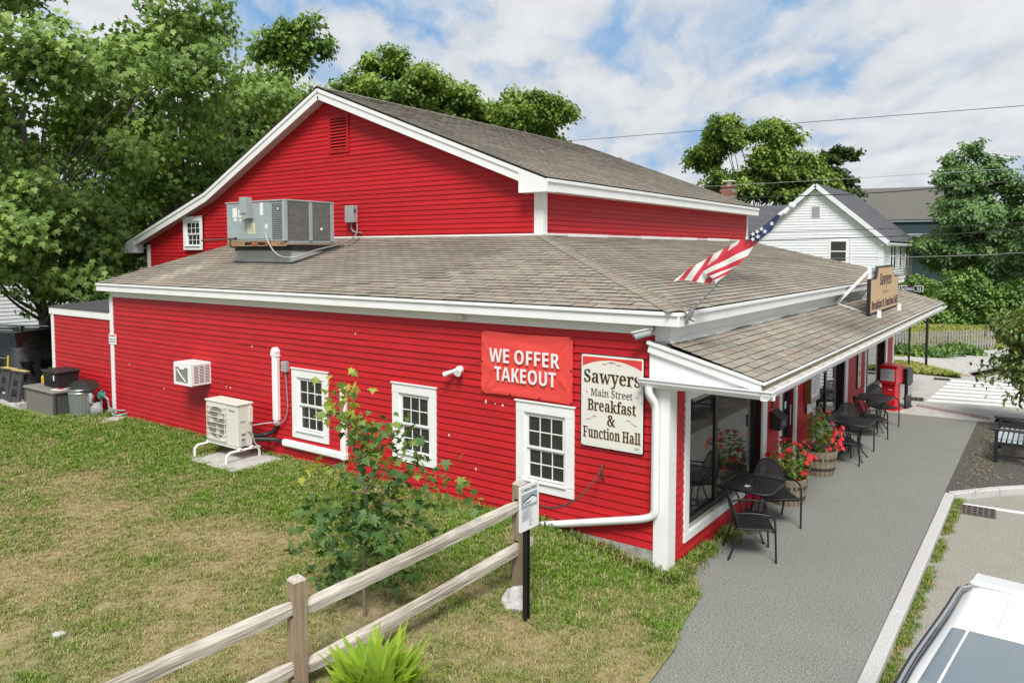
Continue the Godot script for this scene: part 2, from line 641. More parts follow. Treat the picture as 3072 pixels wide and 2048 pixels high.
	mat("paper", Color(0.74, 0.75, 0.76), 0.7)
	mat("teal", Color(0.05, 0.20, 0.17), 0.5)
	mat("yellow", Color(0.72, 0.50, 0.02), 0.5)
	mat("flag_red", Color(0.55, 0.022, 0.045), 0.75)
	mat("flag_white", Color(0.74, 0.73, 0.70), 0.75)
	mat("flag_blue", Color(0.014, 0.028, 0.11), 0.75)
	for k in ["flag_red", "flag_white", "flag_blue"]:
		mats[k].backlight_enabled = true
		mats[k].backlight = Color(0.3, 0.3, 0.3)
	mat("brick", Color(0.26, 0.095, 0.065), 0.9)
	tmat("siding_white", white, Vector3(0.5, 0.5, 0.5), 0.55)
	mats["siding_white"].albedo_color = Color(0.97, 0.98, 1.0)
	mat("teal_dark", Color(0.02, 0.045, 0.05), 0.7)
	mat("car_white", Color(0.82, 0.83, 0.84), 0.25)
	mats["car_white"].clearcoat_enabled = true
	mats["car_white"].clearcoat = 0.8
	mats["car_white"].clearcoat_roughness = 0.05
	mat("car_black", Color(0.008, 0.008, 0.010), 0.2)
	mat("car_glass", Color(0.010, 0.013, 0.014), 0.04)
	mat("roof_glass", Color(0.20, 0.24, 0.26), 0.08, 0.35, 0.9)
	mat("chrome", Color(0.6, 0.62, 0.64), 0.25, 1.0)
	mat("tyre", Color(0.012, 0.012, 0.012), 0.9)
	mat("lamp_red", Color(0.4, 0.01, 0.01), 0.2)
	mat("bench_slat", Color(0.42, 0.48, 0.52), 0.35)
	# glass: smooth panes, double as in a sealed unit
	for k in [["window_pane", Color(0.055, 0.06, 0.052), 0.5], ["shop_pane", Color(0.03, 0.032, 0.028), 0.34]]:
		var g := mat(k[0], k[1], 0.02, 0.0, 0.5)
		g.transparency = BaseMaterial3D.TRANSPARENCY_ALPHA
		g.albedo_color.a = k[2]
	var bag := mat("clear_bag", Color(0.75, 0.77, 0.80), 0.3)
	bag.transparency = BaseMaterial3D.TRANSPARENCY_ALPHA
	bag.albedo_color.a = 0.35
	tmat("bark", tex(81, 512, Color(0.055, 0.047, 0.038), Color(0.15, 0.13, 0.105), 0.02, 0.09, 0.5, 1.7), Vector3(1.5, 0.35, 1.5), 0.95, grb, 1.5)
	mat("young_bark", Color(0.16, 0.13, 0.10), 0.8)
	mat("red_stem", Color(0.30, 0.09, 0.05), 0.7)
	leaf_mat("leaf", Color(1, 1, 1), 0.55)
	leaf_mat("leaf_gloss", Color(1, 1, 1), 0.38)
	for k in 4:
		leaf_mat("sapling_%d" % k, [Color(0.065, 0.14, 0.04), Color(0.10, 0.19, 0.05), Color(0.18, 0.26, 0.05), Color(0.34, 0.38, 0.06)][k], 0.45, false)
	for k in 3:
		leaf_mat("fern_%d" % k, [Color(0.16, 0.28, 0.02), Color(0.25, 0.38, 0.03), Color(0.34, 0.46, 0.05)][k], 0.5, false)
	mat("petal", Color(0.62, 0.006, 0.016), 0.5)
	mat("petal_deep", Color(0.42, 0.003, 0.012), 0.5)
	var g := mat("grass", Color.WHITE, 0.7, 0.0, 0.3)
	g.vertex_color_use_as_albedo = true
	g.backlight_enabled = true
	g.backlight = Color(0.35, 0.35, 0.2)


func leaf_mat(key: String, c: Color, rough: float, tinted := true) -> void:
	var m := mat(key, c, rough, 0.0, 0.4)
	m.vertex_color_use_as_albedo = tinted
	m.backlight_enabled = true
	m.backlight = Color(0.75, 0.8, 0.35)


# ---------------------------------------------------------------- ground
func lawn_edge(x: float) -> float:
	# the curved edge of the lawn towards the asphalt walk
	if x > 0.32:
		return -0.06
	if x > -0.4:
		return lerpf(0.08, 0.62, sqrt(clampf((0.32 - x) / 0.72, 0, 1)))
	return 0.62 + 0.27 * sm(-0.4, -2.2, x) + 0.012 * sin(x * 7.0)


func lawn_green(x: float, z: float) -> float:
	var g := 0.36 + 0.75 * noise_a.get_noise_2d(x * 1.7, z * 1.7) + 0.45 * noise_b.get_noise_2d(x, z)
	g += 0.62 * sm(-3.4, -1.2, x) * sm(0.2, -1.0, z)
	g += 0.50 * sm(-2.4, -0.8, x) * sm(-1.8, -0.8, z)
	g += 0.35 * sm(-9.5, -13.0, z)
	g -= 0.25 * exp(-(pow(x + 2.4, 2) + pow(z + 0.4, 2)) / 0.5)
	return clampf(g, 0, 1)


func lawn_bare(x: float, z: float) -> float:
	var b := exp(-(pow(x + 3.6, 2) / 0.9 + pow(z + 1.75, 2) / 0.35)) * 1.0
	b += 0.8 * exp(-(pow(x + 6.2, 2) + pow(z + 4.4, 2)) / 0.5)
	b += 0.5 * exp(-(pow(x + 0.5, 2) / 0.1 + pow(z + 13.6, 2) / 1.2))
	b += clampf(noise_a.get_noise_2d(x * 3.1 + 40, z * 3.1) * 1.6 - 0.55, 0, 0.6)
	return clampf(b, 0, 1)


func lawn_color(x: float, z: float) -> Color:
	var dry := Color(0.42, 0.335, 0.165)
	var mid := Color(0.28, 0.275, 0.095)
	var lush := Color(0.13, 0.235, 0.02)
	var g := lawn_green(x, z)
	var c := dry.lerp(mid, clampf(g * 2, 0, 1)) if g < 0.5 else mid.lerp(lush, g * 2 - 1)
	return c


func sheet(poly: Array, y: float, thick := 0.06) -> MB:
	var m := MB.new()
	var p := PackedVector2Array()
	for q in poly:
		p.append(Vector2(q[0], -q[1]))
	m.prism(p, Vector3(0, y - thick, 0), Vector3.RIGHT, Vector3.FORWARD, thick)
	return m


func build_ground() -> void:
	struct("ground", bx(Vector3(-400, -0.5, -400), Vector3(600, -0.22, 400)), mat("far_ground", Color(0.10, 0.115, 0.045), 1.0))
	# lawn
	var m := MB.new()
	var xs := []
	var x := -16.0
	while x < 17.6:
		xs.append(x)
		x += 0.14 if x < 0.4 else 1.2
	var zs := []
	for k in 150:
		zs.append(pow(k / 149.0, 1.35) * -33.0)
	var base := 0
	for a in xs.size():
		var e := lawn_edge(xs[a])
		for b in zs.size():
			var z: float = e + zs[b]
			var y := land(xs[a], z) + 0.025
			var bare := lawn_bare(xs[a], z)
			m.col = lawn_color(xs[a], z).lerp(Color(0.34, 0.26, 0.17), 0.30 + 0.4 * bare) * 0.78
			m.vert(Vector3(xs[a], y, z), Vector3.UP)
		if a > 0:
			for b in zs.size() - 1:
				var i := (a - 1) * zs.size() + b
				var j := a * zs.size() + b
				m.ix.append_array([i, i + 1, j + 1, i, j + 1, j])
	base = m.v.size()
	for a in xs.size() - 1:
		var p := Vector3(xs[a], 0.025 + land(xs[a], lawn_edge(xs[a])), lawn_edge(xs[a]))
		var q := Vector3(xs[a + 1], 0.025 + land(xs[a + 1], lawn_edge(xs[a + 1])), lawn_edge(xs[a + 1]))
		m.quad(p - Vector3(0, 0.1, 0), p, q, q - Vector3(0, 0.1, 0))
	struct("lawn", m, mats.earth)
	struct("sidewalk", sheet([[-18, -0.4], [13.0, -0.4], [13.0, 0.88], [13.15, 2.56], [-18, 2.56]], 0.0), mats.walk_asphalt)
	struct("concrete_apron", sheet([[13.004, -0.4], [14.75, -0.4], [14.62, 0.85], [14.05, 2.9], [13.2, 2.9], [13.154, 2.56], [13.004, 0.88]], 0.002), mats.concrete)
	struct("parking_lot", sheet([[-60, 2.72], [6.2, 2.72], [7.6, 4.0], [8.5, 6.2], [30, 6.5], [30, 20], [-60, 20]], -0.12), mats.lot_asphalt)
	struct("school_street", sheet([[14.78, -60], [20.5, -60], [20.5, 0.4], [20.3, 1.4], [21.0, 2.2], [26, 3.6], [60, 4.4], [60, 12], [13.5, 12], [13.5, 4.0], [14.1, 2.9], [14.65, 0.85]], -0.01), mats.street_asphalt)
	struct("far_sidewalk", sheet([[23.0, -60], [24.9, -60], [24.95, -0.9], [27.6, 0.9], [60, 3.4], [60, 4.1], [26.2, 3.1], [21.9, 1.6], [20.7, 2.0], [20.55, 1.55], [22.2, 0.9], [23.0, -0.6]], 0.006), mats.concrete)
	struct("grass_verge", sheet([[20.56, -60], [22.95, -60], [22.95, -0.7], [22.4, 0.4], [21.9, 1.1], [20.7, 1.45], [20.56, 0.5]], 0.05, 0.1), mat("verge_green", Color(0.15, 0.19, 0.04), 1.0))
	struct("back_lawn", sheet([[25.0, -60], [70, -60], [70, 3.2], [27.7, 0.95], [25.0, -0.85]], 0.03, 0.1), mat("back_green", Color(0.20, 0.22, 0.055), 1.0))
	struct("planting_bed", sheet([[6.2, 2.565], [13.1, 2.565], [13.45, 3.0], [13.45, 6.4], [8.6, 6.2], [7.7, 3.95]], -0.005, 0.1), mats.soil)
	# granite kerb: each stone is a piece
	var kerb := Node3D.new()
	kerb.name = "granite_kerb"
	add_child(kerb)
	kerb.set_meta("kind", "structure")
	var cuts := [-18.0, -16.2, -14.1, -12.3, -10.2, -8.1, -5.9, -4.0, -1.9, 0.72, 3.38, 5.5, 6.16]
	for k in cuts.size() - 1:
		var a: float = cuts[k] + 0.006
		var b: float = cuts[k + 1] - 0.006
		var j := rng.randf_range(-0.008, 0.008)
		obj("kerb_stone", cb(Vector3((a + b) / 2, -0.10 + j * 0.4, 2.64 + j), Vector3(b - a, 0.22, 0.155), 0.014), mats.granite, kerb)
	var pts := [Vector2(6.2, 2.66), Vector2(7.0, 3.3), Vector2(7.75, 4.05), Vector2(8.3, 5.1), Vector2(8.6, 6.2)]
	for k in pts.size() - 1:
		var d: Vector2 = pts[k + 1] - pts[k]
		var c: Vector2 = (pts[k + 1] + pts[k]) / 2
		obj("kerb_stone", cb(Vector3(c.x, -0.095, c.y), Vector3(d.length() - 0.012, 0.21, 0.15), 0.014, Basis(Vector3.UP, -d.angle())), mats.granite, kerb)
	# painted line by the drain, crosswalk bars
	struct("parking_line", sheet([[5.95, 2.86], [6.08, 2.86], [6.24, 4.4], [6.11, 4.4]], -0.112, 0.004), mats.road_paint)
	var cw := Node3D.new()
	cw.name = "crosswalk"
	add_child(cw)
	cw.set_meta("kind", "structure")
	for k in 7:
		var a := 15.25 + k * 0.70
		var sk := 0.03 * sin(k * 2.1)
		obj("crosswalk_bar", sheet([[a + sk, 1.14 + k * 0.03], [a + 0.36 + sk, 1.16 + k * 0.03], [a + 0.95 - k * 0.05, 3.6], [a + 0.58 - k * 0.05, 3.6]], -0.002, 0.006), mats.road_paint, cw)
	var tp := Node3D.new()
	tp.name = "tactile_paving"
	add_child(tp)
	tp.set_meta("kind", "structure")
	for k in 12:
		var f := k / 12.0
		var g := (k + 1) / 12.0
		for r in 2:
			var q0 := Vector2(14.22, 0.98).lerp(Vector2(13.45, 2.78), f + 0.004)
			var q1 := Vector2(14.22, 0.98).lerp(Vector2(13.45, 2.78), g - 0.004)
			var off := Vector2(0.03 + 0.17 * r, 0.012)
			var w := Vector2(0.155, 0.03)
			obj("paving_brick", sheet([[q0.x + off.x, q0.y + off.y], [q0.x + off.x + w.x, q0.y + off.y + w.y], [q1.x + off.x + w.x, q1.y + off.y + w.y], [q1.x + off.x, q1.y + off.y]], 0.012, 0.02), mats.tactile, tp)
	struct("far_tactile_plate", sheet([[20.75, 1.62], [21.15, 1.5], [21.3, 1.75], [20.9, 1.95]], 0.012, 0.01), mats.tactile)
	# stretches of loose stone
	var st := MB.new()
	for k in 500:
		var z := rng.randf_range(-8.75, -7.35)
		var xx := -0.05 - absf(rng.randfn(0, 0.16)) * (1.0 - 0.5 * absf(z + 8.0))
		if xx < -0.62:
			continue
		var s := rng.randf_range(0.008, 0.02)
		var q := rng.randf_range(0.6, 1.25)
		st.col = Color(0.42 * q, 0.41 * q, 0.38 * q)
		st.sphere(Vector3(xx, land(xx, z) + 0.03 + rng.randf() * 0.01, z), Vector3(s, s * 0.7, s * rng.randf_range(0.7, 1.3)), 3, 5)
	var sm_ := mat("gravel", Color.WHITE, 0.9)
	sm_.vertex_color_use_as_albedo = true
	var go := obj("gravel", st, sm_, self, "stuff")
	tag(go, "pale loose gravel along the red wall behind the heat pump", "gravel")


# ---------------------------------------------------------------- the red building
var tabs := []


# overlapping boards on a wall: u runs along U, v is height; each board is a piece of its own
func boards(parent: Node3D, o: Vector3, ud: Vector3, v0: float, v1: float, expo: float, lim: Callable, openings: Array, fam := "red_paint_", variants := 5, split := 3.6) -> void:
	var nd := ud.cross(Vector3.UP)
	var k := 0
	while v0 + k * expo < v1 - 0.01:
		var va := v0 + k * expo
		var vb := minf(va + expo, v1)
		k += 1
		var la: Vector2 = lim.call(va)
		var lb: Vector2 = lim.call(vb)
		if la.y - la.x < 0.05:
			continue
		var segs := [[la.x, la.y, lb.x, lb.y]]
		for q in openings:
			var over := minf(vb, q[3]) - maxf(va, q[1])
			if over < 0.35 * (vb - va):
				continue
			var next := []
			for s in segs:
				if q[2] <= s[0] or q[0] >= s[1]:
					next.append(s)
					continue
				if q[0] - s[0] > 0.02:
					next.append([s[0], q[0], s[2], q[0]])
				if s[1] - q[2] > 0.02:
					next.append([q[2], s[1], q[2], s[3]])
			segs = next
		var cut := []
		for s in segs:
			if s[1] - s[0] > split and split > 0:
				var c: float = lerpf(s[0], s[1], rng.randf_range(0.25, 0.75))
				if c > maxf(s[0], s[2]) + 0.1 and c < minf(s[1], s[3]) - 0.1:
					cut.append([s[0], c - 0.0015, s[2], c - 0.0015])
					cut.append([c + 0.0015, s[1], c + 0.0015, s[3]])
					continue
			cut.append(s)
		for s in cut:
			var m := MB.new()
			var t0 := 0.022 + rng.randf_range(-0.002, 0.005)
			var w := rng.randf_range(-0.002, 0.002)
			var p := []
			for q in [[s[0], va + w, 0.0], [s[0], va + w, t0], [s[1], va - w, t0], [s[1], va - w, 0.0], [s[2], vb, 0.0], [s[2], vb, 0.005], [s[3], vb, 0.005], [s[3], vb, 0.0]]:
				p.append(o + ud * q[0] + Vector3.UP * q[1] + nd * q[2])
			m.hexa(p)
			obj("clapboard", m, mats[fam + str(rng.randi() % variants)], parent)


# a wall of a given depth behind its face, left open at the openings
func wall_core(o: Vector3, ud: Vector3, u0: float, u1: float, v0: float, v1: float, openings: Array, deep := 0.15) -> MB:
	var m := MB.new()
	var nd := ud.cross(Vector3.UP)
	var ys := [v0, v1]
	for q in openings:
		for y in [q[1], q[3]]:
			if y > v0 and y < v1 and not ys.has(y):
				ys.append(y)
	ys.sort()
	for k in ys.size() - 1:
		var mid: float = (ys[k] + ys[k + 1]) / 2
		var cuts := [u0]
		var op := openings.filter(func(q): return q[1] < mid and q[3] > mid)
		op.sort_custom(func(a, b): return a[0] < b[0])
		for q in op:
			cuts.append(q[0])
			cuts.append(q[2])
		cuts.append(u1)
		for c in range(0, cuts.size(), 2):
			var a: float = cuts[c]
			var b: float = cuts[c + 1]
			var ctr := o + ud * ((a + b) / 2) + Vector3.UP * mid - nd * (deep / 2)
			m.box(ctr, Vector3(b - a, ys[k + 1] - ys[k], deep), Basis(ud, Vector3.UP, nd))
	return m


# beam of a rectangular section from p to q; "out" is the direction of its thickness
func beam(p: Vector3, q: Vector3, high: float, thick: float, out: Vector3) -> MB:
	var m := MB.new()
	var x := (q - p).normalized()
	var z := out.normalized()
	var y := z.cross(x).normalized()
	m.box((p + q) / 2, Vector3(p.distance_to(q), high, thick), Basis(x, y, z))
	return m


func shingle_field(parent: Node3D, o: Vector3, ud: Vector3, vd: Vector3, length: float, lo: Callable, hi: Callable, sd: int, expo := 0.145, tab := 0.335) -> void:
	var r := RandomNumberGenerator.new()
	r.seed = sd
	var nd := ud.cross(vd).normalized()
	var eye := Vector3(-9.06, 4.3, 4.04)
	var k := 0
	while k * expo < length - 0.03:
		var v0 := k * expo
		var v1 := minf(v0 + expo + 0.02, length)
		var a0: float = lo.call(v0)
		var b0: float = hi.call(v0)
		var a1: float = lo.call(v1)
		var b1: float = hi.call(v1)
		var u := floorf(a0 / tab) * tab - tab + (0.5 * tab if k % 2 else 0.0) + r.randf_range(-0.015, 0.015)
		k += 1
		while u < b0:
			var ua := maxf(u, a0)
			var ub := minf(u + tab - 0.012, b0)
			if ub - ua > 0.03:
				var ua1 := clampf(u, a1, b1)
				var ub1 := clampf(u + tab - 0.012, a1, b1)
				var mid := o + ud * ((ua + ub) / 2) + vd * (v0 + 0.07)
				var view := eye - mid
				var size := (ub - ua) * expo * maxf(view.normalized().dot(nd), 0.0) / view.length_squared()
				var whole := ub - ua > tab - 0.014 and ub1 - ua1 > tab - 0.014
				tabs.append([size if whole else 0.0, parent, o, ud, vd, nd, [ua, ub, ua1, ub1, v0, v1], r.randi() % 6, r.randf(), mid])
			u += tab


# stains on the roofs: dark runs and patches, lighter washed streaks
func roof_stain(p: Vector3) -> float:
	var f := 1.0 + 0.30 * noise_a.get_noise_3d(p.x * 2.0, p.y, p.z * 2.0) + 0.12 * noise_b.get_noise_3d(p.x, p.y, p.z)
	if p.y < 3.12 and p.z > 0:
		f *= 1.0 - 0.42 * exp(-pow((p.x - 7.2) / 2.2, 2) - pow((p.z - 0.85) / 0.45, 2))
	elif p.y < 4.7 and p.z > -4.7 and p.x > 1.0:
		f *= 1.0 - 0.40 * exp(-pow((p.x - 4.6) / 2.6, 2) - pow((p.z + 0.9) / 0.5, 2))
		f *= 1.0 - 0.22 * exp(-pow((p.x - 9.5) / 3.5, 2) - pow((p.z + 2.3) / 0.5, 2))
	elif p.y < 4.7 and p.x < 4.1:
		f *= 1.0 - 0.15 * exp(-pow((p.z + 5.0) / 3.0, 2) - pow((p.x - 2.6) / 0.9, 2))
		f *= 1.0 + 0.30 * exp(-pow((p.z + 12.9 + (p.x - 1.5) * 0.2) / 0.5, 2)) * sm(2.2, 1.0, p.x)
	elif p.y > 5:
		f *= 1.04
	return clampf(f, 0.4, 1.6)


func emit_shingles() -> void:
	tabs.sort_custom(func(a, b): return a[0] > b[0])
	var shapes := []
	for k in 3:
		var m := MB.new()
		var w := 1.0
		var l := [0.014, 0.017, 0.012][k] as float
		var e := [0.0, 0.003, -0.002][k] as float
		m.hexa([Vector3(0, 0, 0), Vector3(0, 0, l), Vector3(w, e, l + e), Vector3(w, e, 0), Vector3(0, 1, 0), Vector3(0, 1, 0.003), Vector3(w, 1, 0.003), Vector3(w, 1, 0)])
		for i in m.c.size():
			m.c[i] = Color.WHITE if m.n[i].z > 0.5 else Color(0.16, 0.15, 0.14)
		shapes.append(m.mesh())
	var tones := [Color(0.335, 0.298, 0.235), Color(0.315, 0.282, 0.226), Color(0.36, 0.32, 0.254), Color(0.335, 0.272, 0.22), Color(0.345, 0.315, 0.258), Color(0.295, 0.266, 0.216)]
	var dark := []
	for k in 18:
		var f: float = [0.62, 0.8, 1.0][k / 6]
		var m: StandardMaterial3D = mats.shingle_tile.duplicate()
		m.albedo_color = (tones[k % 6] * f).linear_to_srgb()
		m.albedo_color.a = 1.0
		dark.append(m)
	var stuff := {}
	for k in tabs.size():
		var t = tabs[k]
		var parent: Node3D = t[1]
		var st := roof_stain(t[9])
		if k < 300:
			var row := 2 if st > 0.9 else (1 if st > 0.7 else 0)
			var q: Array = t[6]
			var s := obj("shingle", shapes[t[7] % 3], dark[row * 6 + t[7]], parent)
			s.transform = Transform3D(Basis(t[3] * (q[1] - q[0]), t[4] * (q[5] - q[4]), t[5]), t[2] + t[3] * q[0] + t[4] * q[4])
			continue
		if not stuff.has(parent):
			stuff[parent] = MB.new()
		var mb: MB = stuff[parent]
		var c: Color = tones[t[7]] * st * (0.92 + 0.16 * t[8])
		c.a = 1
		mb.col = c
		var q: Array = t[6]
		var o: Vector3 = t[2]
		var ud: Vector3 = t[3]
		var vd: Vector3 = t[4]
		var nd: Vector3 = t[5]
		var l := 0.013 + 0.005 * (t[8] as float)
		var p := []
		for e in [[q[0], q[4], 0.0], [q[0], q[4], l], [q[1], q[4], l], [q[1], q[4], 0.0], [q[2], q[5], 0.0], [q[2], q[5], 0.003], [q[3], q[5], 0.003], [q[3], q[5], 0.0]]:
			p.append(o + ud * e[0] + vd * e[1] + nd * e[2])
		# only the faces that can be seen
		mb.quad(p[2], p[1], p[5], p[6])
		mb.col = Color(0.045, 0.04, 0.035)
		mb.quad(p[3], p[0], p[1], p[2])
		mb.quad(p[0], p[4], p[5], p[1])
		mb.quad(p[7], p[3], p[2], p[6])
	for parent in stuff:
		obj("shingles", stuff[parent], mats.shingle_stuff, parent, "stuff")
	tabs.clear()


func hip_caps(parent: Node3D, a: Vector3, b: Vector3, n1: Vector3, n2: Vector3, step := 0.145) -> void:
	# folded caps along the line where two slopes meet
	var d := (b - a).normalized()
	var s1 := (d.cross(n1)).normalized()
	var s2 := (n2.cross(d)).normalized()
	if s1.y > 0:
		s1 = -s1
	if s2.y > 0:
		s2 = -s2
	var n := int(a.distance_to(b) / step)
	for k in n:
		var m := MB.new()
		var p := a + d * (k * step)
		var q := a + d * ((k + 1) * step + 0.03)
		var up := (n1 + n2).normalized()
		var l := 0.026 + rng.randf_range(0, 0.004)
		var w := 0.15 + rng.randf_range(-0.006, 0.006)
		var p0 := p + up * l
		var q0 := q + up * 0.012
		for s in [s1, s2]:
			var e0: Vector3 = p0 + s * w
			var e1: Vector3 = q0 + s * w
			m.quad(p0, q0, e1, e0) if s == s1 else m.quad(q0, p0, e0, e1)
			m.quad(p0, e0, e0 - up * 0.012, p0 - up * 0.012)
			m.quad(e0, e1, e1 - up * 0.01, e0 - up * 0.01)
		obj("hip_shingle", m, mats["shingle_%d" % (rng.randi() % 6)], parent)


# double-hung window of six panes over six, in a wall that faces -x (u along +z)
func sash_window(parent: Node3D, o: Vector3, ud: Vector3, u0: float, v0: float, u1: float, v1: float, casing := 0.15, cols := 3) -> Node3D:
	var nd := ud.cross(Vector3.UP)
	var b := Basis(ud, Vector3.UP, nd)
	var w := group_part("window", parent)
	var at := func(u: float, v: float, n: float) -> Vector3: return o + ud * u + Vector3.UP * v + nd * n
	var wt: Material = mats.white_trim
	var um := (u0 + u1) / 2
	obj("casing", cb(at.call(um, v1 - casing / 2, 0.018), Vector3(u1 - u0, casing, 0.042), 0.004, b), wt, w)
	obj("casing", cb(at.call(um, v0 + casing * 0.45, 0.018), Vector3(u1 - u0, casing * 0.9, 0.042), 0.004, b), wt, w)
	for s in [u0 + casing / 2, u1 - casing / 2]:
		obj("casing", cb(at.call(s, (v0 + v1) / 2, 0.016), Vector3(casing, v1 - v0 - casing * 1.9, 0.04), 0.004, b), wt, w)
	obj("drip_cap", cb(at.call(um, v1 + 0.012, 0.026), Vector3(u1 - u0 + 0.04, 0.022, 0.062), 0.004, b), wt, w)
	var a := u0 + casing
	var e := u1 - casing
	var c0 := v0 + casing * 0.9
	var c1 := v1 - casing
	obj("sill", cb(at.call(um, c0 + 0.012, 0.03), Vector3(e - a + 0.06, 0.026, 0.075), 0.004, b), wt, w)
	# inner jambs
	var j := MB.new()
	for s in [a + 0.0125, e - 0.0125]:
		j.box(at.call(s, (c0 + c1) / 2, -0.02), Vector3(0.025, c1 - c0, 0.05), b)
	j.box(at.call(um, c1 - 0.0125, -0.021), Vector3(e - a - 0.05, 0.025, 0.05), b)
	obj("jamb", j, wt, w)
	a += 0.025
	e -= 0.025
	c0 += 0.025
	c1 -= 0.025
	var meet := lerpf(c0, c1, 0.48)
	var rail := 0.034
	for part in 2:
		var y0 := meet if part == 1 else c0
		var y1 := c1 if part == 1 else meet
		var n := -0.012 if part == 1 else -0.040
		var f := MB.new()
		f.box(at.call(um, y0 + rail / 2, n), Vector3(e - a, rail, 0.026), b)
		f.box(at.call(um, y1 - rail / 2, n), Vector3(e - a, rail, 0.026), b)
		for s in [a + rail / 2, e - rail / 2]:
			f.box(at.call(s, (y0 + y1) / 2, n), Vector3(rail, y1 - y0 - 2 * rail, 0.025), b)
		obj("sash", f, wt, w)
		var g0 := a + rail
		var g1 := e - rail
		var h0 := y0 + rail
		var h1 := y1 - rail
		var hm := (h0 + h1) / 2
		for k in range(1, cols):
			var s := lerpf(g0, g1, float(k) / cols)
			obj("muntin", cb(at.call(s, hm, n), Vector3(0.014, h1 - h0, 0.02), 0.003, b), wt, w)
		obj("muntin", cb(at.call((g0 + g1) / 2, hm, n + 0.001), Vector3(g1 - g0, 0.014, 0.018), 0.003, b), wt, w)
		for k in cols:
			for r in 2:
				var p0 := lerpf(g0, g1, float(k) / cols)
				var p1 := lerpf(g0, g1, float(k + 1) / cols)
				var q0 := lerpf(h0, h1, r / 2.0)
				var q1 := lerpf(h0, h1, (r + 1) / 2.0)
				var m := MB.new()
				m.box(at.call((p0 + p1) / 2, (q0 + q1) / 2, n - 0.003), Vector3(p1 - p0 - 0.004, q1 - q0 - 0.004, 0.003), b)
				obj("pane", m, mats.window_pane, w)
	return w


